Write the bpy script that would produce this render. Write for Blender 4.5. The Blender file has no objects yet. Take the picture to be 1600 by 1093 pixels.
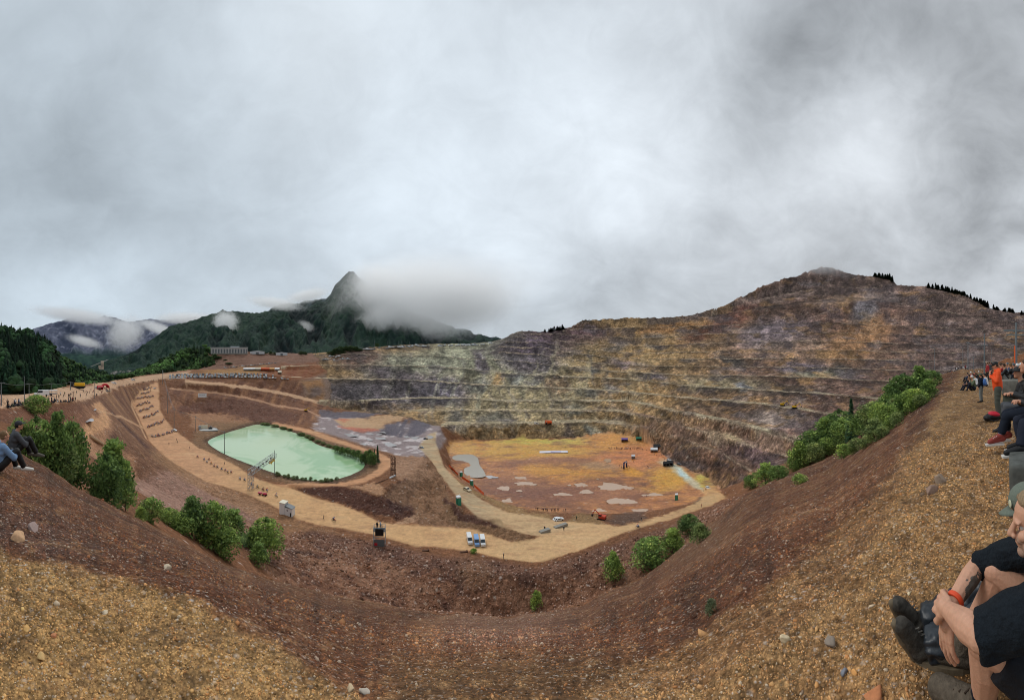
import bpy, bmesh, math, random
import numpy as np
from mathutils import Vector, Matrix, Euler

# ------------------------------------------------------------------ scene, camera, sky, sun
sc = bpy.context.scene
COL = sc.collection
F = 1600.0/math.pi          # photograph pixels per radian of the half-turn panorama
HOR = 570.0                 # horizon row in the photograph (1600 x 1093)

cam_d = bpy.data.cameras.new('camera')
cam = bpy.data.objects.new('camera', cam_d); COL.objects.link(cam)
cam_d.type = 'PANO'
cam_d.panorama_type = 'CENTRAL_CYLINDRICAL'
cam_d.central_cylindrical_range_u_min = -math.pi/2
cam_d.central_cylindrical_range_u_max = math.pi/2
cam_d.central_cylindrical_range_v_min = -(1093-HOR)/F
cam_d.central_cylindrical_range_v_max = HOR/F
cam_d.central_cylindrical_radius = 1.0
cam_d.clip_start = 0.05
cam_d.clip_end = 30000
cam.location = (0, 0, 0)
cam.rotation_euler = (math.pi/2, 0, 0)
sc.camera = cam

SUN_EL, SUN_AZ = math.radians(48), math.radians(-35)   # azimuth measured from the view direction, to the right
sun_d = bpy.data.lights.new('sun', 'SUN')
sun_d.energy = 1.25; sun_d.angle = math.radians(25); sun_d.color = (1.0, 0.96, 0.9)
sun = bpy.data.objects.new('sun', sun_d); COL.objects.link(sun)
sdir = Vector((math.sin(SUN_AZ)*math.cos(SUN_EL), math.cos(SUN_AZ)*math.cos(SUN_EL), math.sin(SUN_EL)))
sun.rotation_euler = (-sdir).to_track_quat('-Z', 'Y').to_euler()

sc.view_settings.view_transform = 'Standard'
sc.view_settings.look = 'None'
sc.view_settings.gamma = 1.0
sc.view_settings.use_curve_mapping = False
sc.view_settings.exposure = 0.0
cy = sc.cycles
cy.use_denoising = True; cy.filter_width = 1.0
cy.max_bounces = 34; cy.diffuse_bounces = 2; cy.glossy_bounces = 2; cy.transmission_bounces = 2
cy.volume_bounces = 32; cy.transparent_max_bounces = 16
cy.volume_step_rate = 1.0; cy.volume_max_steps = 256

class NT:
    """tiny helper for node trees"""
    def __init__(s, tree): s.t = tree; s.n = tree.nodes; s.l = tree.links
    def new(s, typ, **kw):
        nd = s.n.new(typ)
        for k, v in kw.items(): setattr(nd, k, v)
        return nd
    def put(s, sock, v):
        if hasattr(v, 'is_linked') or isinstance(v, bpy.types.NodeSocket): s.l.new(v, sock)
        else: sock.default_value = v
    def math(s, op, a, b=0.0, c=0.0, clamp=False):
        nd = s.n.new('ShaderNodeMath'); nd.operation = op; nd.use_clamp = clamp
        for i, v in enumerate((a, b, c)):
            s.put(nd.inputs[i], v)
        return nd.outputs[0]
    def vmath(s, op, a, b=(0,0,0), out=0):
        nd = s.n.new('ShaderNodeVectorMath'); nd.operation = op
        s.put(nd.inputs[0], a)
        if op == 'SCALE': s.put(nd.inputs['Scale'], b)
        else: s.put(nd.inputs[1], b)
        return nd.outputs[out]
    def noise(s, vec, scale=1, detail=4, rough=.55, dist=0.0, dim='3D', out=0):
        nd = s.n.new('ShaderNodeTexNoise'); nd.noise_dimensions = dim
        s.put(nd.inputs['Vector'], vec); nd.inputs['Scale'].default_value = scale
        nd.inputs['Detail'].default_value = detail; nd.inputs['Roughness'].default_value = rough
        nd.inputs['Distortion'].default_value = dist
        return nd.outputs[out]
    def mix(s, fac, a, b, typ='MIX'):
        nd = s.n.new('ShaderNodeMix'); nd.data_type = 'RGBA'; nd.blend_type = typ
        s.put(nd.inputs[0], fac); s.put(nd.inputs[6], a); s.put(nd.inputs[7], b)
        return nd.outputs[2]
    def ramp(s, fac, stops, interp='LINEAR'):
        nd = s.n.new('ShaderNodeValToRGB'); cr = nd.color_ramp; cr.interpolation = interp
        while len(cr.elements) < len(stops): cr.elements.new(0.5)
        for e, (p, c) in zip(cr.elements, stops):
            e.position = p; e.color = tuple(c)+(1.0,) if len(c) == 3 else c
        s.put(nd.inputs[0], fac)
        return nd.outputs[0]
    def maprange(s, v, a, b, c=0.0, d=1.0, smooth=False):
        nd = s.n.new('ShaderNodeMapRange')
        if smooth: nd.interpolation_type = 'SMOOTHSTEP'
        s.put(nd.inputs[0], v)
        for i, x in enumerate((a, b, c, d)): nd.inputs[i+1].default_value = x
        return nd.outputs[0]

def lin(c):
    return tuple((v/255/12.92 if v <= 10 else ((v/255+.055)/1.055)**2.4) for v in c)

# overcast sky: the Nishita sky seen through a nearly closed layer of cloud
world = bpy.data.worlds.new('World'); sc.world = world; world.use_nodes = True
w = NT(world.node_tree); w.n.clear()
wo = w.new('ShaderNodeOutputWorld'); bg = w.new('ShaderNodeBackground')
sky = w.new('ShaderNodeTexSky'); sky.sky_type = 'NISHITA'; sky.sun_disc = False
sky.sun_elevation = SUN_EL; sky.sun_rotation = SUN_AZ
tc = w.new('ShaderNodeTexCoord')
dirv = w.vmath('NORMALIZE', tc.outputs['Generated'])
warp = w.vmath('SCALE', w.vmath('SUBTRACT', w.noise(dirv, 3.0, 5, .6, out=1), (.5,.5,.5)), .26)
wdir = w.vmath('NORMALIZE', w.vmath('ADD', dirv, warp))
# cloud-deck coordinates (a layer seen in perspective) for the fine texture
sepd = w.new('ShaderNodeSeparateXYZ'); w.l.new(dirv, sepd.inputs[0])
elz = w.math('MAXIMUM', sepd.outputs[2], 0.0)
deck = w.vmath('SCALE', dirv, w.math('DIVIDE', 1.0, w.math('ADD', elz, .22)))
n1 = w.noise(deck, .9, 6, .52, .5)
n2 = w.noise(w.vmath('MULTIPLY', dirv, (1.0, 1.0, 1.9)), 3.1, 7, .56, .35)
val = w.math('ADD', 0.60, w.math('MULTIPLY', w.math('SUBTRACT', n1, .5), .26))
n3 = w.noise(w.vmath('ADD', w.vmath('MULTIPLY', dirv, (1.0, 1.0, 1.6)), w.vmath('SCALE', w.noise(dirv, 5.0, 3, .6, out=1), .12)), 6.5, 6, .6, .8)
ragged = w.maprange(sepd.outputs[0], -.75, .85, .30, .60)
val = w.math('ADD', val, w.math('MULTIPLY', w.math('SUBTRACT', n2, .5), ragged))
val = w.math('ADD', val, w.math('MULTIPLY', w.math('SUBTRACT', n3, .5), w.math('MULTIPLY', ragged, .42)))
def pdir(px, py):
    a = (px-800)/F; t = (HOR-py)/F
    v = Vector((math.sin(a), math.cos(a), t)); v.normalize(); return v
# broad light and dark masses of the cloud layer (direction, angular radius, amount)
LOBES = [(560,150,26,.14),(700,60,24,.08),(480,300,10,.02),(620,345,10,.13),(800,400,9,.10),(760,300,14,.07),
         (120,480,10,.16),(330,470,12,.12),(20,470,8,.05),(60,100,22,-.03),(0,270,16,-.09),(130,330,12,-.10),(330,345,15,-.13),(430,400,9,-.06),
         (200,190,18,.02),(980,120,18,.07),(900,280,15,.14),(1000,330,12,.10),(940,200,12,.03),
         (1190,60,8,-.20),(1205,140,6,-.16),(1270,60,7,-.10),(1280,30,8,-.08),(1460,90,13,-.15),(1420,150,10,-.04),(1560,40,10,-.07),(1100,285,5,-.08),(1230,300,4,-.07),
         (1390,235,8,.20),(1320,265,9,.19),(1240,320,9,.10),(1250,160,4,.09),(1345,120,4,.05),(1480,300,10,-.14),(1590,250,10,-.20),(1290,350,6,-.07),(1550,380,14,-.12),
         (1150,375,9,.02),(1050,395,10,-.08),(980,440,10,-.07),(860,450,9,-.07),(1000,470,8,-.05),(700,440,9,.03)]
for (px, py, rad, amt) in LOBES:
    d = w.vmath('DOT_PRODUCT', wdir, tuple(pdir(px, py)), out=1)
    k = 1.0/(1-math.cos(math.radians(rad)))
    g = w.math('EXPONENT', w.math('MULTIPLY', w.math('SUBTRACT', d, 1.0), k))
    val = w.math('ADD', val, w.math('MULTIPLY', g, amt*(.78 if amt > 0 else .48)))
# cool on the left, neutral grey on the right
side = w.maprange(sepd.outputs[0], -1.0, .8, 0, 1)
tint = w.mix(side, (.865, 1.0, 1.115, 1), (.945, 1.0, 1.06, 1))
cl = w.vmath('SCALE', tint, val)
skyc = w.vmath('SCALE', sky.outputs[0], .08)
below = w.maprange(sepd.outputs[2], -.12, 0.0, 0, 1)
full = w.mix(.95, skyc, cl)
full = w.mix(below, (.12,.10,.085,1), full)
w.l.new(full, bg.inputs[0]); bg.inputs[1].default_value = 1.0
w.l.new(bg.outputs[0], wo.inputs[0])
world.cycles.sampling_method = 'MANUAL'; world.cycles.sample_map_resolution = 512

# ------------------------------------------------------------------ numpy noise
def _hash(ix, iy, iz, seed):
    h = (ix.astype(np.uint32)*np.uint32(374761393)) ^ (iy.astype(np.uint32)*np.uint32(668265263)) ^ (iz.astype(np.uint32)*np.uint32(2147483647)) ^ np.uint32((seed*144269) & 0xffffffff)
    h = (h ^ (h >> np.uint32(13)))*np.uint32(1274126177)
    h = (h ^ (h >> np.uint32(16)))*np.uint32(2246822519)
    h ^= h >> np.uint32(15)
    return h.astype(np.float32)*np.float32(1/4294967295.0)
def vnoise(x, y, z=0.0, seed=0):
    """value noise, -1..1"""
    x = np.asarray(x, np.float32); y = np.asarray(y, np.float32); z = np.asarray(z, np.float32)
    x, y, z = np.broadcast_arrays(x, y, z)
    fx, fy, fz = np.floor(x), np.floor(y), np.floor(z)
    ux, uy, uz = x-fx, y-fy, z-fz
    ix, iy, iz = fx.astype(np.int64), fy.astype(np.int64), fz.astype(np.int64)
    ux = ux*ux*(3-2*ux); uy = uy*uy*(3-2*uy); uz = uz*uz*(3-2*uz)
    def H(a, b, c): return _hash(ix+a, iy+b, iz+c, seed)
    def plane(c):
        return (H(0,0,c)*(1-ux)+H(1,0,c)*ux)*(1-uy)+(H(0,1,c)*(1-ux)+H(1,1,c)*ux)*uy
    if not np.any(z): return plane(0)*2-1
    return (plane(0)*(1-uz)+plane(1)*uz)*2-1
def fbm(x, y, z=0.0, oct=5, gain=.5, seed=0):
    s = 0; a = 1.0; tot = 0; x = np.asarray(x, np.float32); y = np.asarray(y, np.float32); z = np.asarray(z, np.float32)
    for i in range(oct):
        s = s+a*vnoise(x, y, z, seed+i*17); tot += a
        x = x*2.03+11.3; y = y*2.03+5.7; z = z*2.03+(3.1 if np.any(z) else 0); a *= gain
    return s/tot
def ss(a, b, x):
    t = np.clip((x-a)/(b-a+1e-9), 0, 1); return t*t*(3-2*t)

def P(px, py, r):
    a = (px-800)/F
    return Vector((r*math.sin(a), r*math.cos(a), -r*(py-HOR)/F))

def mesh_np(name, V, Fq, mat=None, cols=None, smooth=True, parent=None, mats=None, midx=None):
    """mesh object from numpy arrays: V (n,3), Fq (m,k)"""
    me = bpy.data.meshes.new(name)
    V = np.asarray(V, np.float32); Fq = np.asarray(Fq, np.int32)
    k = Fq.shape[1]
    me.vertices.add(len(V)); me.vertices.foreach_set('co', V.ravel())
    me.loops.add(Fq.size); me.loops.foreach_set('vertex_index', Fq.ravel())
    me.polygons.add(len(Fq)); me.polygons.foreach_set('loop_start', np.arange(0, Fq.size, k, dtype=np.int32))
    try: me.polygons.foreach_set('loop_total', np.full(len(Fq), k, np.int32))
    except Exception: pass
    if smooth: me.polygons.foreach_set('use_smooth', np.ones(len(Fq), bool))
    for m in (mats or ([mat] if mat else [])): me.materials.append(m)
    if midx is not None: me.polygons.foreach_set('material_index', np.asarray(midx, np.int32))
    me.update(calc_edges=True)
    if cols is not None:
        at = me.color_attributes.new('Col', 'FLOAT_COLOR', 'POINT')
        c4 = np.ones((len(V), 4), np.float32); c4[:, :cols.shape[1]] = cols
        at.data.foreach_set('color', c4.ravel())
    o = bpy.data.objects.new(name, me); COL.objects.link(o)
    if parent: o.parent = parent
    return o
def tag(o, label=None, cat=None, group=None, kind=None):
    if label: o['label'] = label
    if cat: o['category'] = cat
    if group: o['group'] = group
    if kind: o['kind'] = kind
    return o

# ------------------------------------------------------------------ terrain: one height map on a polar grid, harmonic between break lines
CPX = np.arange(-160, 1761, 2.0)            # columns, in photograph pixels of azimuth
NC = len(CPX); AZ = (CPX-800)/F
_r = []
for (a, b, d) in ((.35,14,.016),(14,70,.0065),(70,360,.0036),(360,900,.0028),(900,2600,.0055)):
    n = int(math.ceil(math.log(b/a)/d)); _r.append(np.exp(np.linspace(math.log(a), math.log(b), n, endpoint=False)))
RR = np.concatenate(_r+[np.array([2600.0])]); NR = len(RR); LR = np.log(RR)
GX = RR[:, None]*np.sin(AZ)[None, :]; GY = RR[:, None]*np.cos(AZ)[None, :]

def curve(pts, px):
    p = np.array(sorted(pts), float)
    return [np.interp(px, p[:, 0], p[:, i]) for i in range(1, p.shape[1])]

# near slope: rim edge and the foot / horizon line of the slope (px, py, r)
EDGE = [(-160,875,2.5),(0,866,2.5),(100,880,2.4),(200,898,2.3),(330,932,2.05),(450,1005,1.75),(560,1085,1.47),(700,1093,1.42),(1000,1090,1.45),(1090,1080,1.5),(1150,1025,1.65),
        (1200,990,1.8),(1290,950,2.0),(1370,850,2.7),(1410,790,3.4),(1450,710,5.2),(1475,660,8.0),(1500,625,13),(1530,595,29),(1560,580.5,70),(1600,577.4,120),(1760,577.4,120)]
FOOT = [(-160,650,9),(-80,655,10),(0,690,13),(60,725,16),(130,768,21),(200,802,27),(270,842,35),(350,882,46),(430,908,56),(520,932,64),(650,956,70),(790,966,74),(900,950,76),
        (1000,905,82),(1060,862,90),(1100,830,98),(1170,768,118),(1235,742,112),(1300,712,108),(1350,672,106),(1400,630,106),(1440,602,112),(1470,586,118),(1500,578,124),(1530,577,126),(1600,576.8,130),(1760,576.8,130)]
e_py, e_r = curve(EDGE, CPX); f_py, f_r = curve(FOOT, CPX)
def _sm(v, n=9):
    k = np.hanning(2*n+3)[1:-1]; k /= k.sum()
    return np.convolve(np.pad(v, n, mode='edge'), k, mode='valid')
e_py, e_r, f_py, f_r = _sm(e_py, 12), np.exp(_sm(np.log(e_r), 12)), _sm(f_py, 7), np.exp(_sm(np.log(f_r), 7))
f_py = f_py+3.5*fbm(CPX/38, CPX*0, oct=4, seed=71)*ss(0, 40, f_py-590)
e_z = -e_r*(e_py-HOR)/F; f_z = -f_r*(f_py-HOR)/F
def near_z(R):
    """height of the near slope for radii R (n,) in all columns"""
    out = np.empty((len(R), NC))
    for c in range(NC):
        out[:, c] = np.interp(R, [0.2, e_r[c]*.55, e_r[c], e_r[c]*1.35+.2, f_r[c]], [-1.40, -1.43, e_z[c]-.02, e_z[c]+(f_z[c]-e_z[c])*((e_r[c]*.35+.2)/(f_r[c]-e_r[c]))*.92, f_z[c]])
    return out
FIX = np.zeros((NR, NC), bool); FZ = np.zeros((NR, NC))
NEARM = RR[:, None] <= f_r[None, :]
nz = near_z(RR)
FIX |= NEARM; FZ[NEARM] = nz[NEARM]

def row_of(r): return np.interp(np.log(r), LR, np.arange(NR))
LINES = {}
def setline(name, pts, mode='z', jit=0.0, dz=0.0, ext=False):
    """break line through (px, py, z) or (px, py, r) points; heights are fixed along it"""
    P3 = []
    for p in pts:
        px, py, q = p
        t = (py-HOR)/F
        if mode == 'z': r = -q/t
        else: r = q
        P3.append((px, r, -r*t))
    if ext:
        if ext in ('l', 'b'): P3.insert(0, (-162, P3[0][1], P3[0][2]))
        if ext in ('r', 'b'): P3.append((1762, P3[-1][1], P3[-1][2]))
    LINES[name] = P3
    A = np.array(P3); seg = []
    for i in range(len(A)-1):
        c0, c1 = (A[i][0]+160)/2, (A[i+1][0]+160)/2
        r0, r1 = row_of(A[i][1]), row_of(A[i+1][1])
        n = int(max(abs(c1-c0), abs(r1-r0))*2)+2
        s = np.linspace(0, 1, n)
        L = np.exp(np.log(A[i][1])*(1-s)+np.log(A[i+1][1])*s)
        seg.append(np.stack([c0+(c1-c0)*s, row_of(L), A[i][2]*(1-s)+A[i+1][2]*s+dz], 1))
    S = np.concatenate(seg)
    if jit:
        S[:, 1] += jit*fbm(S[:, 0]*.11, S[:, 0]*0+len(LINES)*3.3, oct=3, seed=5)
        S[:, 2] += .35*jit*vnoise(S[:, 0]*.05, S[:, 0]*0+len(LINES)*7.7, seed=9)*.3
    c = np.clip(np.rint(S[:, 0]), 0, NC-1).astype(int); r = np.clip(np.rint(S[:, 1]), 0, NR-1).astype(int)
    ok = ~NEARM[r, c]
    FIX[r[ok], c[ok]] = True; FZ[r[ok], c[ok]] = S[ok, 2]
def bench(name, pts, w, mode='r', up=.3, jit=.8, ext=False, wobble=.5):
    """lip of a quarry bench and the toe of the next face, w metres behind it"""
    setline(name, pts, mode, jit, 0, ext)
    P3 = LINES[name]
    n0 = dict(LINES)
    setline(name+'_toe', [(p[0], HOR-(p[2]+up)/((p[1]+w))*F, p[1]+w) for p in P3], 'r', jit*.7, 0, False)

# hidden ground behind the near slope, the gully on the left
setline('gully', [(-160,650,95),(0,655,85),(60,668,90),(130,694,100),(180,730,118),(215,765,120),(300,795,118),(380,810,116),(430,838,108)], 'r')
setline('hid_r', [(1180,790,140),(1240,790,140),(1300,770,140),(1350,740,140),(1400,700,140),(1440,660,145),(1470,630,150),(1500,600,155),(1540,588,160),(1600,582,160),(1760,582,160)], 'r')
# plateau on the left with the crowd
P1 = [(-160,640,62),(0,636,68),(50,630,88),(100,628,112),(130,624,150),(165,613,240),(200,603,365),(245,594.5,440),(290,591,452)]
setline('plateau_edge', P1, 'r', .8)
P2 = [(-160,628,80),(0,622,90),(65,612,133),(110,603,200),(165,597.5,290),(205,590,420),(250,583,640)]
setline('plateau_far', P2, 'r', .8)
setline('valley_l', [(-160,640,140),(0,632,170),(110,612,300),(165,604,420),(205,598,560),(240,592,800)], 'r')
# haul road
RO = [(240,600,-24),(222,612,-31),(209,626,-38),(208,634,-42),(222,661,-50),(234,689,-54),(258,713,-55),(285,731,-55),(321,751,-55),(373,766,-55),(420,786,-55),(466,811,-55),(497,820,-55),(529,824,-55),
      (581,834,-55),(603,840,-55),(649,853,-55),(681,854,-55),(737,861,-55),(787,872,-55),(837,878,-55),(875,868,-55),(906,859,-55),(970,833,-57),(1000,823,-60),(1047,811,-65),(1079,799,-69),(1111,789,-72),(1135,776,-76)]
RI = [(247,596,-23),(248,612,-31),(248,624,-38),(250,642,-45),(260,659,-50),(276,675,-54),(309,699,-55),(339,713,-55),(371,729,-55),(395,745,-55),(431,758,-55),(458,763,-55),(490,777,-55),(529,787,-55),
      (561,799,-55),(591,815,-55),(621,819,-55),(661,821,-55),(720,825,-55.3),(745,828,-55.3),(770,837,-55.3),(800,848,-55.2),(826,848,-55.2),(843,839,-55.8)]
PL = [(654,698,-70),(670,715,-69),(686,739,-66),(706,765,-60),(724,787,-57),(745,807,-54),(781,821,-53.5),(821,834,-54.5),(841,837,-55.5)]
PR = [(690,668,-71),(682,674,-71),(680,690,-70.5),(694,729,-69),(720,757,-66),(753,781,-63),(793,801,-61),(829,805,-60),(871,813,-59),(912,824,-58),(970,822,-60),(1005,815,-63),(1055,799,-67),(1087,785,-70),(1105,772,-74),(1108,762,-78)]
setline('road_out', RO, 'z', .6); setline('road_in', RI, 'z', .6); setline('ramp_l', PL, 'z', .6); setline('ramp_r', PR, 'z', .6)
setline('pile', [(704,783,131),(722,800,118.5),(745,808,113.5),(762,811,111.5),(778,808.5,111),(790,819,109),(806,829,106),(826,838,103.5)], 'r', 1.)
setline('pile_b', [(722,800,123),(745,809,117),(762,813,114.5),(778,815,113),(790,823,111.5)], 'r')
# spoil bank this side of the road: crest just outside the road, then rubble down to the foot
setline('foot2', [(430,905,60),(520,930,68),(650,952,74),(790,961,78),(900,944,80),(1000,900,86),(1060,858,94),(1100,826,104)], 'r', 1.)
setline('bank_mid', [(330,775,141),(400,800,122),(470,836,104),(530,852,97),(600,868,92),(660,884,87),(740,892,85),(800,900,84),(860,895,86),(920,875,92),(985,846,103),(1050,822,120)], 'r', 3.)
# pond and its shore
POND = [(323,689),(353,677),(387,667),(403,663),(421,664),(450,673),(466,678),(485,688),(497,696),(521,702),(545,709),(561,714),(570,725),(565,733),(549,741),(531,747),(505,751),(480,749),(460,746),(430,739),(397,727),(375,719),(349,708),(331,697)]
ZP = -57.0
setline('shore', [(x, y, ZP) for x, y in POND+POND[:1]], 'z')
setline('pond_bed', [(365,687,-58.2),(410,690,-58.2),(460,715,-58.2),(520,728,-58.2)], 'z')
BT = [(431,757.5,-54.6),(470,757,-53),(520,759,-52),(560,764,-51.5),(592,772,-51),(620,760,-52),(645,745,-53),(655,733,-56),(664,708,-62)]
setline('bank_top', BT, 'z', .6)
PO = [(497,760,-52.5),(541,759,-52),(571,753,-52),(597,741,-53),(611,729,-54.5),(611,718,-56),(601,711,-57),(581,704,-58),(541,690,-58),(513,680,-57.5),(480,670,-56.5),(426,659,-55),(400,657,-54)]
setline('pondroad_out', PO, 'z')
setline('pondroad_in', [(466,753,-53.5),(525,754,-52.5),(545,752,-52.5),(571,745,-53),(589,733,-54),(594,720,-56),(589,712,-57),(560,703,-57.5),(515,690,-57),(480,677,-56),(440,665,-55)], 'z')
setline('vale', [(665,800,-57.5),(690,812,-57.3),(672,765,-63)], 'z')
# bowl and ramps on the far left side of the pond
setline('bowl_foot', [(289,647,-52),(331,645,-54),(361,649,-54),(401,656,-54),(452,660,-55.5),(490,663,-58)], 'z', 1.)
setline('bowl_top', [(287,634,375),(311,628,390),(341,624.5,398),(367,622,408),(381,623,415)], 'r', 1.)
setline('ramp2', [(266,607,420),(341,614,428),(381,621,426),(431,633.5,412),(480,641.5,397),(500,651,382)], 'r', .6)
setline('ramp2b', [(266,606,426),(341,612.6,434),(381,619.5,433),(431,631.5,420),(480,640,405),(500,649,392)], 'r', .6)
UR = [(290,597,430),(340,601,440),(400,609,450),(450,618,455),(500,631,452),(530,637,448),(560,641.5,442),(600,643.5,440),(640,642.5,438)]
setline('upramp', UR, 'r', .6)
setline('upramp_b', [(290,594.5,442),(340,598,453),(400,605,463),(450,613,467),(500,626.5,462),(530,633,462),(560,638,456),(600,640,452),(640,640,448)], 'r', .6)
# grey floor north of the pond
setline('gf1', [(520,654,-62),(529,655,-62),(581,655,-62),(601,651,-62.5)], 'z', 1.)
setline('gf2', [(530,666,-63),(560,669,-63.5),(595,668,-64),(621,658,-64),(651,648,-63),(660,642.5,-62)], 'z', .8)
setline('gf3', [(545,675,-65),(601,679,-68.5),(629,684,-69.5),(661,679,-70),(676,664,-70),(686,657,-70)], 'z', 1.)
setline('gf4', [(560,690,-64),(600,700,-65),(630,700,-68)], 'z')
setline('gf0', [(500,641,-60),(521,647,-60.5),(560,646,-60.5),(600,645,-61)], 'z', 1.)
# pit floor
PFB = [(700,722,-85),(703,700,-86),(706,690,-86),(740,686,-86),(790,684,-85),(830,683,-84.5),(870,684,-84),(900,684,-83.5),(926,681,-82),(954,674.5,-78.5),(993,684,-83.5),(1011,692,-85),(1037,708,-86),(1071,729,-86),(1097,739,-86),(1117,753,-86),(1123,763,-86),(1131,772,-84.5)]
setline('floor_back', PFB, 'z', .8)
PFF = [(704,735,-84),(725,755,-83),(760,776,-81),(790,790,-79),(830,798,-78),(870,803,-76),(905,812,-70),(930,808,-74),(970,804,-75),(1010,799,-76),(1050,785,-78),(1080,771,-81),(1104,758,-84)]
setline('floor_front', PFF, 'z', .8)
for (y, z) in ((700,-86),(715,-86),(735,-86),(755,-85.5),(772,-84)):
    x0 = {700:715,715:720,735:730,755:755,772:800}[y]; x1 = {700:1015,715:1040,735:1080,755:1095,772:1060}[y]
    setline('floor%d' % y, [(x0, y, z), (x1, y, z)], 'z')
setline('mound_c', [(880,806,-66),(905,803,-66),(925,808,-66.5)], 'z')
# benches of the quarry wall
bench('L0', [(690,666,-70),(700,662.5,-70),(745,662,-70),(800,662,-70),(857,661,-70),(900,659,-70),(930,658,-70),(960,660,-70),(985,664,-70),(1040,677,-70),(1090,693,-70),(1140,714,-70),(1152,722,-70),(1175,735,-71)], 15, 'z')
bench('L1', [(640,642.5,-60.5),(660,640.5,-60),(720,640.5,-60),(775,641,-60),(850,641,-60),(900,641,-60),(960,641.5,-60),(990,646,-60),(1037,658,-60),(1081,668,-60),(1117,678,-60),(1158,690,-60),(1200,702,-61),(1240,715,-61)], 12, 'z')
bench('L2', [(500,626,454),(550,627,447),(600,624,470),(660,622,487),(720,622,487),(787,626,456),(850,625,463),(900,625,463),(980,626.5,452),(1030,636,387),(1060,643,350),(1110,653,309),(1150,661,281),(1190,672,252),(1235,685,226),(1280,700,205)], 11)
bench('L3', [(440,588,500),(500,591,525),(600,592,530),(680,596,530),(725,599,525),(800,603,518),(875,606,505),(940,609,498),(1000,614,452),(1080,622,390),(1150,628,345),(1200,632,320),(1260,641,283),(1300,648,262),(1380,660,240)], 10)
bench('L4', [(440,572,560),(500,570,585),(587,570,590),(650,571,585),(720,575,580),(762,580,570),(812,585,555),(875,587,545),(980,592,525),(1025,597,482),(1075,602,432),(1125,605,402),(1200,610,370),(1287,615,330),(1365,622,302),(1430,628,285)], 10)
bench('L5', [(515,557,640),(540,551.5,640),(600,554,640),(675,555,640),(720,559,630),(775,562,615),(825,566,600),(912,575,585),(975,581,565),(1075,586,500),(1200,587,450),(1275,589,422),(1350,594,400),(1381,595,395),(1450,598,382),(1520,600,380)], 9, ext='r')
bench('L6', [(780,550,650),(830,552,645),(925,566,620),(975,570,605),(1050,572,560),(1200,573,510),(1300,574,490),(1400,578,470),(1600,580,460)], 8, ext='r')
bench('L7', [(780,540,670),(850,543,672),(925,555,650),(1000,560,635),(1075,561,600),(1175,559,560),(1300,560,545),(1400,562,530),(1600,566,520)], 8, ext='r')
bench('L8', [(790,533,692),(850,535,697),(925,547,680),(1000,552,660),(1050,550,640),(1175,546,612),(1300,546,600),(1400,549,590),(1600,552,580)], 8, ext='r')
bench('L9', [(805,526,712),(850,528,722),(925,538,712),(1000,541,700),(1100,536,682),(1200,533,670),(1300,533,665),(1400,536,655),(1600,540,640)], 8, ext='r')
bench('L10', [(830,521,738),(870,521,748),(925,525,752),(1000,528,742),(1100,522,742),(1200,520,740),(1300,519,735),(1400,522,720),(1600,528,700)], 9, ext='r')
bench('L11', [(880,515,772),(960,512,792),(1040,510,802),(1100,508,812),(1200,505,815),(1300,504,812),(1400,508,790),(1600,516,760)], 10, ext='r')
bench('L12', [(1100,497,885),(1162,484,935),(1250,471,962),(1330,463,972),(1400,470,940),(1450,480,905),(1520,495,862),(1600,504,840)], 12, ext='r')
bench('L13', [(1180,470,1005),(1250,455,1045),(1300,448,1062),(1370,450,1032),(1400,460,1000)], 10)
RIDGE = [(775,533,792),(787,529,765),(800,522,735),(812,517,745),(850,518.5,768),(875,514,785),(897,510,795),(910,501,805),(942,498.5,825),(1000,497,845),(1037,496,855),(1062,495,865),(1087,491,885),(1117,482,905),(1125,480,940),(1147,470,980),(1169,459,1020),
         (1194,447,1060),(1225,436,1100),(1250,430,1130),(1275,419.5,1160),(1287,417,1170),(1312,420,1170),(1331,428,1160),(1366,433,1130),(1391,434,1100),(1400,446,1062),(1430,448,1040),(1453,447,1030),(1490,456,1000),(1522,467,970),(1553,484,930),(1587,488,900),(1762,500,880)]
setline('ridge', RIDGE, 'r', 2.)
setline('ridge_back', [(p[0], HOR-(-p[2] and p[2]*.35)/(p[1]*1.5)*F, p[1]*1.5) for p in LINES['ridge']], 'r')
# upper plateau behind the wall, left
setline('top_l', [(545,548,690),(575,543,715),(600,541,750),(650,537.5,800),(700,537.5,820),(750,536.5,822),(775,533.5,800)], 'r', 1.)
setline('top_m', [(540,550,665),(600,547,700),(650,546,720),(700,545,725),(760,544,720)], 'r', 1.)
setline('top_back', [(545,560,1000),(650,556,1050),(780,556,1050)], 'r')
setline('park_back', [(255,588,470),(300,583.5,480),(380,583.5,490),(420,585,495),(440,587,499)], 'r')
setline('tent_f', [(300,579.5,528),(380,579,536),(440,579,545),(480,580,552)], 'r')
setline('tent_b', [(300,578,545),(380,577,553),(440,577,560),(480,578,565)], 'r')
setline('q3', [(250,581,660),(330,573,600),(380,570,605),(440,565.5,605),(500,563,610)], 'r')
setline('q4', [(275,560,690),(320,551.5,680),(390,550.5,690),(440,554,700),(500,556,690),(515,556,665)], 'r', 1.)
setline('q5', [(320,551,790),(390,550,800),(500,552.5,800)], 'r')
setline('q6', [(240,590,900),(320,570,950),(500,566,1000)], 'r')
setline('berm_r', [(1535,578,168),(1560,566,170),(1600,551,172),(1640,545,172),(1762,540,172)], 'r', 1.)
setline('berm_rb', [(1535,582,200),(1600,575,215),(1762,570,220)], 'r')
FIX[-1, :] = True; FZ[-1, :] = np.interp(CPX, [-160,700,900,1760], [-150,-150,60,80])

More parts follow.
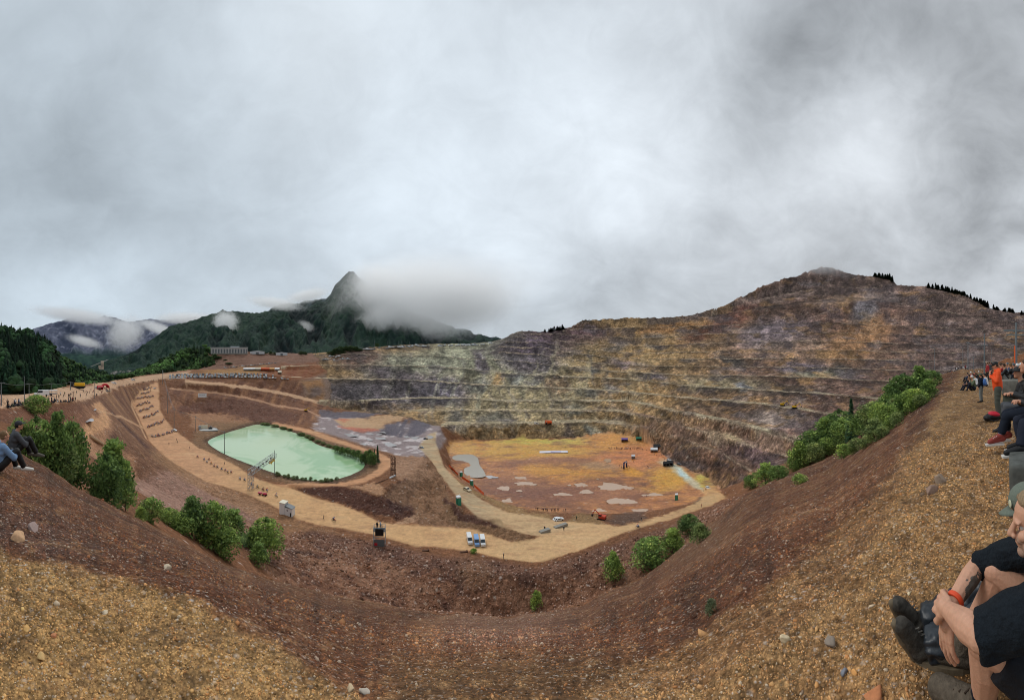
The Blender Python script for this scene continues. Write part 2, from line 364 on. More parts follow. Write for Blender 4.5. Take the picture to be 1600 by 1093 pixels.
def harmonic(fix, val, init=None, it=(400, 160)):
    nr, ncl = fix.shape
    if min(nr, ncl) > 24:
        h, wd = (nr+1)//2, (ncl+1)//2
        f2 = np.zeros((h*2, wd*2)); v2 = np.zeros((h*2, wd*2)); f2[:nr, :ncl] = fix; v2[:nr, :ncl] = np.where(fix, val, 0)
        n = f2.reshape(h, 2, wd, 2).sum((1, 3)); s = v2.reshape(h, 2, wd, 2).sum((1, 3))
        c = harmonic(n > 0, np.where(n > 0, s/np.maximum(n, 1), 0), it=it)
        u = np.repeat(np.repeat(c, 2, 0), 2, 1)[:nr, :ncl]; k = it[1]
    else:
        u = np.full(fix.shape, val[fix].mean() if fix.any() else 0.0); k = it[0]
    u = np.where(fix, val, u).astype(np.float32); val = val.astype(np.float32)
    p = np.empty((nr+2, ncl+2), np.float32)
    for _ in range(k):
        p[1:-1, 1:-1] = u; p[0, 1:-1] = u[0]; p[-1, 1:-1] = u[-1]; p[1:-1, 0] = u[:, 0]; p[1:-1, -1] = u[:, -1]
        u = .25*(p[:-2, 1:-1]+p[2:, 1:-1]+p[1:-1, :-2]+p[1:-1, 2:])
        u = np.where(fix, val, u)
    return u
k0 = int(row_of(11.0))              # everything nearer is the analytic slope
ZB = nz.copy()
ZB[k0:] = harmonic(FIX[k0:], FZ[k0:], it=(300, 70))
GZ = ZB.astype(np.float64)
GPX = np.broadcast_to(CPX[None, :], GZ.shape)
RC = np.broadcast_to(RR[:, None], GZ.shape)
GPY = HOR-GZ/RC*F

# ------------------------------------------------------------------ rock and soil colours of the ground (geology, plus shading painted on some faces)
LGR = np.broadcast_to((LR*F)[:, None], GZ.shape)          # log-radius in the same unit as the azimuth: noise keeps its grain everywhere
nA = fbm(GPX/90, LGR/90, oct=5, seed=1).astype(np.float32)
nB = fbm(GPX/24, LGR/24, oct=5, seed=2).astype(np.float32)
nC = fbm(GPX/7, LGR/7, oct=4, gain=.6, seed=3).astype(np.float32)
nD = fbm(GPX/3.2, LGR/3.2, oct=3, gain=.65, seed=4).astype(np.float32)
wpx = GPX+14*nA+7*nB+2.5*nC
wpy = GPY+6*fbm(GPX/70, LGR/70, oct=4, seed=11)+2.5*nC
C3 = np.zeros(GZ.shape+(3,), np.float32); C3[:] = (102, 68, 46)
ROUGH = np.full(GZ.shape, 2.2, np.float32)                 # relief in photograph pixels
CLS = np.zeros(GZ.shape, np.int8)                          # 0 pit ground, 1 near slope, 2 road, 3 quarry wall, 4 pit floor
def lay(m, rgb, amt=1.0):
    m = (m*amt)[..., None].astype(np.float32)
    C3[:] = C3*(1-m)+np.array(rgb, np.float32)*m
def rband(px, a, b):  return (ss(a-6, a+6, px)*(1-ss(b-6, b+6, px)))
def poly(pts, soft=2.0, x=None, y=None, rmin=0, rmax=1e9):
    """soft mask of a polygon in azimuth / elevation"""
    x = wpx if x is None else x; y = wpy if y is None else y
    p = np.array(pts, float); m = np.zeros(GZ.shape, np.float32)
    pad = soft*2+2
    sel = (x > p[:,0].min()-pad) & (x < p[:,0].max()+pad) & (y > p[:,1].min()-pad) & (y < p[:,1].max()+pad) & (RC >= rmin) & (RC <= rmax)
    X, Y = x[sel], y[sel]; ins = np.zeros(X.shape, bool); d = np.full(X.shape, 1e9)
    for i in range(len(p)):
        a, b = p[i], p[(i+1) % len(p)]
        if a[1] != b[1]:
            c = ((a[1] > Y) != (b[1] > Y)) & (X < (b[0]-a[0])*(Y-a[1])/(b[1]-a[1])+a[0]); ins ^= c
        e = b-a; L = (e*e).sum()+1e-9
        t = np.clip(((X-a[0])*e[0]+(Y-a[1])*e[1])/L, 0, 1)
        d = np.minimum(d, np.hypot(X-a[0]-t*e[0], Y-a[1]-t*e[1]))
    m[sel] = ss(-soft, soft, np.where(ins, d, -d))
    return m
def blob(cx, cy, sx, sy, rot=0, x=None, y=None, hard=.5):
    x = wpx if x is None else x; y = wpy if y is None else y
    a = math.radians(rot); dx, dy = x-cx, y-cy
    u = (dx*math.cos(a)+dy*math.sin(a))/sx; v = (-dx*math.sin(a)+dy*math.cos(a))/sy
    d = np.sqrt(u*u+v*v)
    return 1-ss(1-hard, 1+hard, d)
def lip_r(name): 
    A = np.array(sorted(LINES[name])); return np.interp(CPX, A[:,0], A[:,1], left=np.nan, right=np.nan)
FAR = ss(0, 1, (RC-f_r[None,:])/3)

# --- the mine floor and banks
lay(poly([(120,600),(165,612),(240,600),(215,640),(235,690),(300,740),(420,800),(300,800),(215,770),(120,700)], 6, rmin=60), (100,71,54))
stripe = fbm((-.196*GX+.98*GY)/5.0, (.98*GX+.196*GY)/70., oct=5, seed=21)
bank = poly([(120,640),(165,615),(250,600),(208,640),(240,700),(300,745),(380,785),(300,770),(205,745),(120,700)], 8, rmin=95, rmax=460)
lay(bank*ss(.05,.4,stripe), (132,100,72), .8); lay(bank*ss(.1,.45,-stripe), (72,50,42), .95)
lay(poly([(110,648),(150,630),(170,640),(168,660),(172,690),(215,715),(215,745),(190,750),(130,705)], 5, rmin=70), (150,112,84), .7)
lay(poly([(130,632),(158,628),(166,645),(160,668),(128,690),(118,672),(140,655)], 3, rmin=70), (176,134,98), .9)
lay(poly([(205,755),(260,735),(330,750),(420,800),(440,850),(360,810),(280,812),(215,790)], 8, rmin=60), (130,101,88), .8)
lay(poly([(230,700),(300,722),(400,778),(470,815),(560,838),(560,850),(450,835),(360,790),(290,758),(235,720)], 5, rmin=60), (128,96,68), .7)
# left plateau
lay(poly([(-170,650),(0,640),(60,628),(130,624),(165,613),(205,601),(250,593),(300,590),(300,578),(240,584),(165,598),(65,612),(-170,620)], 2, rmin=60), (172,140,112), .9)
lay(poly([(-170,660),(60,634),(135,628),(150,640),(120,690),(-170,690)], 4, rmin=60), (92,62,48), .7)
# left benches and ramps
lay(poly([(262,596),(300,592),(470,592),(520,640),(500,665),(400,660),(330,650),(288,650),(262,640)], 4, rmin=300), (101,69,51))
gl = fbm(GPX/5.5+.25*GPY*.4, LGR/60, oct=4, seed=31)
lay(poly([(262,596),(470,592),(530,640),(500,665),(288,650),(262,640)], 4, rmin=300)*ss(.05,.5,gl), (132,95,66), .7)
lay(poly([(262,596),(470,592),(530,640),(500,665),(288,650),(262,640)], 4, rmin=300)*ss(.05,.5,-gl), (80,53,42), .7)
lay(poly([(287,636),(311,628),(341,625),(381,624),(440,640),(480,652),(450,660),(400,655),(331,645),(289,646)], 2.5, rmin=300), (84,56,45), .85)
lay(poly([(300,647),(331,647),(401,658),(380,668),(330,680),(300,665)], 3, rmin=230), (136,100,74), .85)
lay(poly([(300,583),(340,573),(440,566),(520,562),(545,575),(500,592),(440,590),(380,587)], 3, rmin=470), (116,80,54))
lay(poly([(300,583),(340,573),(420,570),(400,588)], 4, rmin=470), (134,100,60), .8)
lay(poly([(400,588),(430,565),(510,562),(490,592)], 4, rmin=470)*(.5+.5*ss(-.2,.3,gl)), (110,64,44), .8)
lay(poly([(310,577),(320,551),(400,549),(520,553),(520,566),(440,568)], 3, rmin=560), (104,76,62))
lay(poly([(470,592),(520,575),(560,592),(560,625),(500,628),(470,615)], 5, rmin=430), (104,88,78), .8)
lay(poly([(470,594),(500,590),(505,626),(480,622)], 4, rmin=430), (140,98,58), .7)
lay(blob(490,612,12,9), (84,72,70), .8)
for nm, wpix, col in (('upramp', 4.0, (182,146,114)), ('ramp2', 2.4, (150,114,88))):
    A = np.array(sorted([(p[0], HOR-p[2]/p[1]*F) for p in LINES[nm]]))
    yy = np.interp(CPX, A[:,0], A[:,1], left=-99, right=-99)[None,:]
    lay((ss(-wpix*1.2,-wpix*.8, GPY-yy)*(1-ss(.3,1.4,GPY-yy)))*(RC > 300), col, .9)
rampm = np.zeros(GZ.shape, np.float32)
for nm in ('upramp','ramp2'):
    A = np.array(sorted([(q[0], HOR-q[2]/q[1]*F) for q in LINES[nm]])); yy = np.interp(CPX, A[:,0], A[:,1], left=-99, right=-99)[None,:]
    rampm = np.maximum(rampm, (ss(-11,-7,GPY-yy)*(1-ss(4,8,GPY-yy)))*(RC > 300))
# pond surroundings
lay(poly([(300,690),(330,660),(420,655),(520,690),(585,705),(600,730),(560,752),(470,760),(400,745),(340,715)], 4, rmin=140, rmax=420), (104,80,58), .8)
dark_bank = poly([(455,762),(480,757),(520,760),(560,766),(592,774),(640,748),(650,750),(640,790),(660,815),(600,808),(540,788),(480,772)], 3, rmin=100)
lay(dark_bank, (68,43,34), .97)  # dark tone carries the shading of the steep bank face
lay(poly([(455,761),(480,756),(520,758.5),(560,764),(592,772),(603,765),(590,757),(545,762),(500,757)], 1.2, rmin=125), (146,112,84), .8)
lay(poly([(596,778),(625,755),(650,744),(664,748),(648,775),(640,795),(605,802)], 3, rmin=100), (60,40,35), .9)  # spoil heap face darkened likewise to carry its shading
lay(poly([(612,722),(650,716),(668,712),(664,735),(625,752)], 4, rmin=140), (140,106,82), .7)
lay(poly([(655,812),(625,818),(610,820),(640,806),(650,800)], 1.5, rmin=95), (176,142,112), .7)
lay(poly([(592,774),(640,748),(668,712),(690,735),(700,775),(735,815),(700,822),(650,818),(640,790)], 5, rmin=100), (116,88,66), .8)
lay(poly([(600,690),(668,712),(668,745),(620,760),(612,720)], 6, rmin=150), (134,104,82), .7)
lay(poly([(690,778),(705,786),(722,801),(745,809),(762,812),(778,809),(792,820),(812,832),(835,842),(828,849),(800,849),(770,838),(745,829),(720,825),(692,808)], 2.5, rmin=95, rmax=200), (104,78,56), .9)
lay(poly([(690,780),(705,786),(722,801),(745,809),(762,812),(778,809),(792,820),(770,824),(735,818),(705,802)], 2, rmin=95, rmax=200), (66,42,34), .9)
shore = poly([(pc0[0], pc0[1]) for pc0 in [(446+(x-446)*1.05, 704+(y-704)*1.13) for x, y in POND]], 3, x=GPX, y=GPY, rmin=140, rmax=380); lay(shore, (66,49,37), .75)
# grey floor
gfm = poly([(500,652),(545,650),(600,668),(690,655),(700,690),(672,712),(625,715),(590,702),(545,690),(490,672)], 4, rmin=210, rmax=420)
lay(gfm, (122,110,110), .95)
lay(gfm*ss(.15,.4,fbm(GPX/12, GPY/3.2, oct=4, seed=41)+.15*blob(600,690,50,14)), (188,178,176), .85)
lay(poly([(522,656),(600,653),(650,644),(660,646),(625,660),(590,669),(545,668),(525,662)], 2, rmin=280, rmax=470), (166,134,102), .95)
lay(poly([(522,664),(585,667),(592,671),(560,672),(525,667)], 1.5, rmin=280, rmax=470), (165,100,82), .9)
lay(blob(535,657,12,1.6), (180,110,84), .8)
lay(poly([(590,671),(625,661),(652,649),(682,642),(690,656),(662,680),(629,686),(601,680)], 2, rmin=280, rmax=470)*ss(-.6,.2,gl), (82,77,84), .95)
lay(poly([(500,641),(521,645),(600,645),(606,649),(581,654),(529,655),(505,652)], 1.5, rmin=340, rmax=480), (84,78,84), .95)
lay(poly([(500,631),(560,642),(640,643),(640,640),(700,622),(600,625),(550,628),(500,627)], 1.0, rmin=400, rmax=490), (108,94,76), .9)

# --- quarry wall
w0 = np.exp(np.interp(wpx, [-160,470,520,690,860,960,1040,1097,1131,1175,1760], np.log([9e3,1000,440,371,371,371,306,248,205,200,200])))
WALL = (RC > w0) & (RC > f_r[None,:]*1.25)
wm = ss(0, 8, RC-w0)*WALL
U = GPX*.9+0*GZ; 
strat = fbm(GPX/60+.6*nA, (GZ+.10*GX)/7.0, oct=5, seed=51)
rk = fbm(GPX/16, (GZ*1.6+GPX*.25)/22., RC/40., oct=6, gain=.62, seed=52)
rk2 = fbm(GPX/5+.15*GPY, GPY/4.2, oct=4, gain=.65, seed=53)
lay(wm, (130,104,72))
def wl(m, c, a=1.0): lay(m*wm, c, a)
right = ss(1000, 1250, wpx)
wl(right, (90,68,58)); wl(ss(1380,1480,wpx), (84,68,62))
wl(poly([(1060,495),(1120,480),(1250,432),(1290,416),(1400,440),(1440,446),(1600,490),(1600,505),(1460,485),(1330,462),(1230,474),(1130,496)], 6), (84,68,62))
wl(ss(640,720,wpy)*ss(985,1040,wpx), (90,66,54), .9)
wl(blob(780,560,120,45), (150,148,122)); wl(blob(640,572,80,20), (138,136,116), .9); wl(blob(800,620,120,45), (146,132,100), .85)
wl(blob(600,612,122,22), (88,80,82)); wl(blob(620,585,45,10,8), (94,84,86), .9); wl(blob(690,610,35,22), (82,76,84), .9); wl(blob(560,560,40,16), (98,76,66), .9)
wl(blob(720,660,16,20)+blob(770,655,22,12), (110,106,98), .7)
wl(blob(745,565,11,14), (82,72,84), .85); wl(blob(815,592,25,12), (112,112,108), .8); wl(blob(770,590,14,9), (176,136,88), .7)
wl(blob(870,602,20,16), (156,124,96), .7); wl(blob(745,600,18,12), (104,104,100), .7)
wl(blob(850,540,78,24,-4), (92,78,86)); wl(blob(895,522,60,16), (86,66,68), .9); wl(blob(830,568,45,14), (98,88,92), .9)
wl(blob(940,560,70,30), (138,114,80), .9); wl(blob(1010,552,70,22), (140,112,76), .9)
wl(blob(960,540,24,8,-15), (94,86,80), .8); wl(blob(1020,532,16,14), (86,80,78), .8); wl(blob(1050,510,55,9,-8), (140,100,62), .9); wl(blob(1120,505,60,12,-25), (104,66,54), .8)
wl(blob(925,583,14,7,-10), (82,80,76), .9); wl(blob(915,615,18,8), (88,86,80), .85); wl(blob(985,572,34,8,8), (108,92,96), .8); wl(blob(1015,590,24,6), (100,92,102), .8)
wl(blob(1130,600,70,12), (138,126,98), .8); wl(blob(1160,605,9,9), (92,96,104), .8); wl(blob(1145,565,22,6,15), (78,72,68), .9)
wl(blob(1210,520,60,26,-10), (116,104,110), .8); wl(blob(1250,545,70,20), (132,112,98), .7); wl(blob(1300,560,120,22), (116,90,72), .7)
wl(blob(1340,530,60,30,-25), (134,98,66), .85); wl(blob(1355,482,26,14,-40), (104,100,104), .85); wl(blob(1330,468,60,7,-8), (152,124,102), .8); wl(blob(1225,462,80,9,-10), (100,84,76), .5)
wl(blob(1280,582,50,7), (124,122,100), .8); wl(blob(1250,575,38,7), (108,98,110), .8); wl(blob(1318,580,22,10,20), (62,58,56), .9); wl(blob(1400,600,50,8), (98,76,64), .7)
wl(blob(1230,608,60,9), (84,72,62), .8); wl(blob(1180,625,70,8), (128,100,68), .8); wl(blob(1100,640,40,8), (96,76,60), .8)
wl(blob(1210,655,50,16), (116,104,98), .8); wl(blob(1180,710,45,14,20), (92,74,76), .85); wl(blob(900,660,60,22), (128,112,84), .6)
wl(blob(900,640,18,8)+blob(955,610,12,6), (150,150,138), .6)
wl(blob(930,676,14,8,30), (160,162,150), .9)
wl(blob(1500,530,90,30), (88,70,64), .6)
ch_ = ss(.10,.42,fbm(wpx/8+GPY/26, GPY/85, oct=4, gain=.55, seed=64))
wl(ch_*blob(800,600,190,66), (160,156,132), .6); wl(ch_*blob(980,600,170,60), (150,126,88), .4); wl(ss(.1,.45,fbm(wpx/7-GPY/30, GPY/70, oct=4, seed=67))*blob(760,600,240,70), (92,86,84), .5)
# rock texture
t1 = .75*rk+.35*strat+.30*rk2
t2 = fbm(GPX/4.2+.8*nB, (GPY+.3*GPX)/3.4, oct=4, gain=.7, seed=57)
t3 = fbm(GPX/11+.6*nB, (GPY-.5*GPX)/7., oct=4, gain=.6, seed=56)
C3[:] = np.where((wm > 0)[..., None], C3*np.exp(wm*np.clip(.55*t1+.42*t3+.20*t2, -.6, .34))[..., None], C3)
wl(ss(.16,.46,t1+.3*t3), (160,146,122), .18)
wl(ss(.2,.5,fbm(GPX/30, GPY/9, oct=5, seed=58))*ss(850,1000,wpx), (150,112,66), .45)
wl(ss(.22,.5,fbm(GPX/40, GPY/12, oct=5, seed=59)), (104,96,98), .5)
lig = ss(.3,.55,fbm(GPX/34+.5*nB, (GPY+.22*GPX)/2.6, oct=4, gain=.6, seed=60))*ss(1080,1180,wpx)
wl(lig, (140,120,108), .5); wl(ss(.3,.55,-fbm(GPX/34+.5*nB, (GPY+.22*GPX)/2.6, oct=4, gain=.6, seed=61))*ss(1080,1180,wpx), (56,44,42), .6)
# the rock changes from bench to bench
lev = np.zeros(GZ.shape, np.float32)
for i in range(14): lev += (RC > np.interp(wpx, *np.array(sorted(LINES['L%d' % i]))[:, :2].T)-1.5).astype(np.float32)
lvx = wpx+9*nB+5*nC
lv1 = fbm(lvx/30+lev*31.7, lev*9.13, oct=4, gain=.6, seed=301); lv2 = fbm(lvx/8+GPY/9+lev*13.1, lev*5.7+GPY/14, oct=3, gain=.6, seed=302)
C3[:] = C3*np.exp(wm*(.42*lv1+.20*lv2))[..., None]
wl(ss(.18,.5,fbm(lvx/26+lev*11.3, lev*4.7+GPY/30, oct=4, seed=303)), (74,64,66), .55); wl(ss(.2,.5,fbm(lvx/24+lev*21.3, lev*7.7+GPY/30, oct=4, seed=304))*ss(840,960,wpx)*(1-ss(1300,1400,wpx)), (146,112,70), .5)
# every face: shading painted in under the lip, paler talus colour at the toe
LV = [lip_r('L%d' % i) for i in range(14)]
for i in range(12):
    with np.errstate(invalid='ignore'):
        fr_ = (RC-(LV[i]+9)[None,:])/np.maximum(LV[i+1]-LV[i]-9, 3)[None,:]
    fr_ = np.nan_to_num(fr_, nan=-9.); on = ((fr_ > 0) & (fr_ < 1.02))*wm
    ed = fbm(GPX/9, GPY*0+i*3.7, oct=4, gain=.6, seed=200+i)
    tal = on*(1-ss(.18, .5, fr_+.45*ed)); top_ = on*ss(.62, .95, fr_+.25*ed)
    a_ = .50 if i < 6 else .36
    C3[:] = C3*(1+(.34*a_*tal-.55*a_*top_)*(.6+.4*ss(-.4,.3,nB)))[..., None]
# bench floors
for nm, wdt, col, a in (('L0',15,(178,160,128),1),('L1',12,(184,164,130),1),('L2',11,(180,164,134),.95),('L3',10,(168,152,124),.9),('L4',10,(160,146,120),.85),('L5',9,(156,138,112),.8),('L6',8,(150,130,106),.7),('L7',8,(146,128,106),.7),('L8',8,(140,120,100),.6),('L9',8,(140,118,98),.6),('L10',9,(136,116,98),.5),('L11',10,(132,112,96),.5),('L12',12,(140,118,100),.6),('L13',10,(130,112,98),.5)):
    lr = lip_r(nm)[None,:]
    with np.errstate(invalid='ignore'):
        m = np.nan_to_num(ss(-1.5, .5, RC-lr)*(1-ss(wdt-1, wdt+2, RC-lr)))
    m = m*(.35+.65*ss(-.45,.15,fbm(GPX/22, GPY*0+sum(map(ord,nm))%97, oct=4, seed=77)))
    with np.errstate(invalid='ignore'): edge_ = np.nan_to_num(ss(-2.6,-1.4,RC-lr)*(1-ss(0,1.2,RC-lr)))*(.25+.75*ss(-.35,.2,fbm(GPX/15, GPY*0+sum(map(ord,nm)), oct=4, seed=78)))
    lay(edge_*(wm > .2), (172,152,128), min(1, .55+.4*a))
    rr_ = ss(960, 1010, GPX)*(1 if nm in ('L0','L1') else 0)
    lay(m*(1-rr_), col, a); 
    if nm in ('L0','L1'): lay(m*rr_, (124,98,82) if nm == 'L0' else (128,104,88), .9); lay(m*(blob(1135,682,26,6,18,GPX,GPY) if nm=='L1' else blob(1175,670,10,5,18,GPX,GPY)), (206,180,138), .9)
    ROUGH[m > .5] = .6

# --- pit floor
PITP = [(700,722),(703,700),(706,691),(740,687),(790,685),(830,684),(870,685),(900,684),(926,681),(954,675),(993,685),(1011,693),(1037,709),(1071,730),(1097,740),(1117,754),(1128,766),(1104,772),(1085,782),(1052,794),(1010,801),(970,806),(930,808),(900,803),(870,801),(830,797),(790,789),(760,774),(725,752),(706,735)]
pm = poly(PITP, 1.5, rmin=165, rmax=420)
lay(pm, (134,90,62))
sw = fbm(GPX/46+1.2*nA, GPY/9+.5*nB, oct=5, seed=62); sw2 = fbm(GPX/30, GPY/4.5, oct=5, seed=63)
def fl(m, c, a=1.0): lay(m*pm, c, a)
fl(ss(-.2,.5,sw), (160,114,78), .8); fl(ss(-.05,.55,-sw), (106,74,58), .8)
fl(blob(820,700,120,16), (182,142,72), .95); fl(blob(850,689,70,5), (176,166,84), .8); fl(blob(800,712,50,9), (186,140,66), .7)
fl(blob(960,690,50,14), (194,138,72), .9); fl(blob(1000,712,60,16), (190,122,80), .85); fl(blob(905,735,60,12), (178,128,62), .9); fl(blob(845,731,24,9), (172,124,62), .8)
fl(blob(985,737,16,8), (196,138,58), .95); fl(blob(1045,747,38,15), (188,142,66), .95); fl(blob(1030,765,40,6), (182,140,72), .8); fl(blob(1105,752,14,12,40), (176,160,76), .9)
fl(ss(.0,.6,sw2), (108,74,56), .65); fl(ss(.15,.4,fbm(GPX/16+.8*nA, GPY/3.4, oct=5, seed=65)), (186,122,60), .35); fl(ss(.2,.5,fbm(GPX/12, GPY/2.2+GPX/30, oct=5, seed=66)), (100,70,54), .35); fl(ss(.25,.55,-sw2), (196,146,84), .5)
fl(blob(860,722,70,7), (120,84,66), .7); fl(blob(790,760,70,14), (112,78,62), .75); fl(blob(860,770,80,14), (104,70,58), .7); fl(blob(960,775,60,14), (122,84,66), .6); fl(blob(940,728,30,6), (130,104,84), .7)
fl(blob(1060,733,26,6,30)+blob(1085,752,30,5,38), (176,168,144), .85)
fl(blob(726,717,8,5), (150,110,60), .5)
lay(poly([(1135,777),(1090,795),(1060,800),(1100,770),(1112,758),(1125,765)], 3, rmin=150, rmax=260), (200,152,100), .8)
lay(poly([(700,735),(760,778),(830,800),(870,804),(860,810),(800,802),(740,778),(700,745)], 3, rmin=110, rmax=300), (132,108,72), .7)
lay(poly([(880,815),(905,800),(925,803),(955,822),(900,826)], 3, rmin=105, rmax=220), (116,92,62), .85)
lay(poly([(945,812),(985,802),(1010,800),(1012,812),(970,822)], 3, rmin=105, rmax=220), (74,58,50), .8)
lay(poly([(1075,790),(1090,775),(1110,776),(1105,785)], 2, rmin=130, rmax=220), (72,58,48), .8)

# --- near slope
nm = NEARM.astype(np.float32)
fallu = (GX*math.cos(math.radians(11))+GY*math.sin(math.radians(11)))     # across the fall line
falld = (-GX*math.sin(math.radians(11))+GY*math.cos(math.radians(11)))
sc_ = np.maximum(RC, 1.5)
st1 = fbm(fallu/2.6, falld/60., oct=6, gain=.6, seed=72); st2 = fbm(GPX/16, falld/30., oct=4, seed=73)
st = .6*st1+.5*st2
lay(nm, (84,54,38))
lay(nm*ss(0,.5,st), (118,81,56), .8); lay(nm*ss(.05,.45,-st), (60,40,31), .85)
lay(nm*ss(880,960,GPY)*ss(640,740,GPX)*(1-ss(820,980,GPX))*(1-ss(985,1030,GPY)), (136,102,86), .5)
lay(nm*ss(1000,1060,wpy)*ss(560,640,wpx)*(1-ss(980,1100,wpx)), (92,70,48), .8)
bl = np.interp(GPX, [-160,0,100,200,330,450,560,640], [858,862,880,902,945,1010,1088,1200])
tanl = ss(-14, 14, wpy+2.5*nB*4-bl)
lay(nm*tanl*(GPX < 700), (140,107,66))
br = np.interp(GPX, [880,1000,1080,1150,1220,1300,1370,1420,1470,1500,1760], [1110,1095,1075,1030,985,930,830,720,630,590,578])
lay(nm*ss(-20, 20, wpy+12*nB-br)*(GPX > 700), (138,106,67), .95)
br2 = np.interp(GPX, [880,1000,1130,1240,1370,1470,1500,1760], [1095,1040,960,880,760,615,582,572])
lay(nm*ss(-12, 22, wpy+10*nB+14*st-br2)*(GPX > 700), (130,97,62), .75)
lay(nm*blob(470,985,150,60,30)*ss(-.2,.3,st), (70,49,38), .3)
lay(nm*blob(60,830,90,34,14), (80,62,56), .5)
lay(nm*ss(.1,.5,nB+nC*.5), (168,134,88), .28); lay(nm*ss(.1,.5,-nB-nC*.5), (74,54,38), .35)
lay(nm*(blob(1385,745,26,4,-38)+blob(1440,680,30,3,-48)), (74,54,44), .5)
# the foot fan and the spoil bank
bk = poly([(430,838),(480,828),(560,838),(660,866),(740,872),(840,888),(900,870),(980,842),(1050,822),(1140,785),(1170,768),(1060,862),(1000,905),(900,950),(790,968),(650,958),(520,932),(430,908),(330,800)], 5, rmin=45)
CLS_near = nm*(1-0)
lay(bk*FAR, (98,67,50), .9)
lay(bk*FAR*ss(.0,.45,nB+.4*nC), (134,100,78), .5); lay(bk*FAR*ss(.05,.5,-nB-.4*nC), (70,48,40), .75)
lay(poly([(480,828),(560,842),(650,862),(740,872),(840,886),(905,868),(985,838),(1060,815),(1060,835),(960,880),(860,910),(740,892),(640,885),(560,865),(500,860)], 5, rmin=80)*FAR, (86,60,49), .6)
lay(blob(740,895,30,22)+blob(1090,850,60,30,-25), (112,84,62), .5)
lay(poly([(1000,905),(1060,862),(1140,790),(1165,775),(1080,805),(1010,835),(960,870)], 6, rmin=80)*FAR, (102,72,56), .5)

# --- roads
rd = np.zeros(GZ.shape, np.float32)
def road(pts, col, rmin, rmax, soft=1.3, amt=.96):
    m = poly(pts, soft, x=GPX+1.6*nB+1.2*nC, y=GPY+1.2*nC, rmin=rmin, rmax=rmax); lay(m, col, amt); np.maximum(rd, m, out=rd); return m
xy = lambda L: [(p[0], p[1]) for p in L]
main = xy(RO)[:23]+[(912,824),(871,815),(843,839)]+xy(RI)[::-1]
lower = xy(RO)[18:]+xy(PR)[::-1][:6]+[(871,813),(843,839)]
road(main, (168,133,94), 85, 460, 2.4); road(lower, (172,137,96), 85, 230, 2.4)
lay(rd*(1-ss(300,420,GPX)), (150,112,84), .85)
road(xy(PL)+xy(PR)[2:10][::-1]+[(682,674),(668,680)], (140,122,95), 95, 400, 2.2)
lay(rd*ss(735,800,GPX)*ss(770,800,GPY), (162,132,96), .7)
road([(431,758),(466,754),(525,755),(552,751),(573,744),(590,732),(595,720),(589,711),(560,702),(515,689),(480,676),(426,664),(426,659),(480,670),(513,680),(541,690),(581,704),(601,711),(611,718),(611,729),(597,741),(571,753),(541,759),(497,760),(458,763)], (158,116,84), 120, 360, 1.8, .9)
edgeP = [(240,600),(222,612),(209,625),(206.5,634),(219,661),(231,689),(255,714)]
lay(poly(edgeP+[(x-2.2, y+.4) for x, y in edgeP[::-1]], .8, x=GPX, y=GPY, rmin=200), (176,142,108), .8)
lay(poly([(152,640),(190,650),(225,668),(224,670),(188,652.5),(151,642)], .8, x=GPX, y=GPY, rmin=120), (170,136,104), .7)
trk = fbm(GPX/38, (GPY+.0*GPX)/3.0, oct=4, seed=81)
lay(rd*ss(.15,.6,trk), (178,148,112), .4); lay(rd*ss(.1,.5,-trk), (132,102,76), .45)
lay(rd*ss(.25,.5,nB), (150,114,80), .35)
lay(rd*ss(.2,.5,fbm(GPX/9+GPY/6, GPY/1.6, oct=3, seed=83)), (128,96,70), .3)
ROUGH[rd > .5] = .35
ROUGH[pm > .6] = np.minimum(ROUGH[pm > .6], .9)
ROUGH[wm > .5] = np.where(ROUGH[wm > .5] > 1, 1.9, ROUGH[wm > .5])
ROUGH[(nm > .5)] = 2.0
ROUGH[bk*FAR > .5] = 3.2
ROUGH[gfm > .5] = .6
hum = poly([(600,765),(640,742),(668,708),(692,735),(702,775),(735,812),(700,820),(640,815),(600,810),(560,795)], 8, rmin=95, rmax=290)
hum2 = np.maximum(hum, poly([(262,600),(470,596),(530,640),(480,662),(400,655),(290,650)], 8, rmin=300)*.5)
pondm = poly(POND, 2, x=GPX, y=GPY, rmin=140, rmax=340); ROUGH[pondm > .2] = 0.05
platm = poly([(-170,640),(0,634),(60,626),(130,622),(165,612),(205,600),(250,592),(440,590),(440,583),(300,583),(250,583),(165,598),(65,612),(-170,620)], 2, x=GPX, y=GPY, rmin=60); ROUGH[platm > .3] = .3

# --- relief
ridged = 1-np.abs(fbm(GPX/9, LGR/26, oct=4, seed=91))*2
amp = ROUGH*RC/F
fine = .55*nB+.55*nC+.30*nD
steep = np.zeros(GZ.shape, np.float32); steep[1:] = np.abs(np.diff(GZ, axis=0)/np.diff(RC, axis=0)); steep = np.clip(steep, 0, 1.5)
dzf = amp*fine*(1+.6*steep)
dzf += np.where(wm > .5, amp*steep*(1.4*(ridged-.55)+1.3*rk), 0)
dzf += np.where(bank > .3, amp*1.6*stripe, 0)
dzf += hum2*RC/F*(8*fbm(GPX/24, LGR/34, oct=5, gain=.55, seed=97)+5*(ridged-.5))*(1-rd)*(1-rampm)
dzf += np.where(NEARM, amp*(1.6*st1*ss(2,7,RC)), 0)
dzf += np.where(NEARM & (RC < 9), .02*fbm(GX/.5, GY/.5, oct=4, seed=95)+.05*fbm(GX/1.6, GY/1.6, oct=3, seed=96), 0)
dzf *= ss(.4, 1.2, RC)
GZ = GZ+dzf
GPYd = HOR-GZ/RC*F
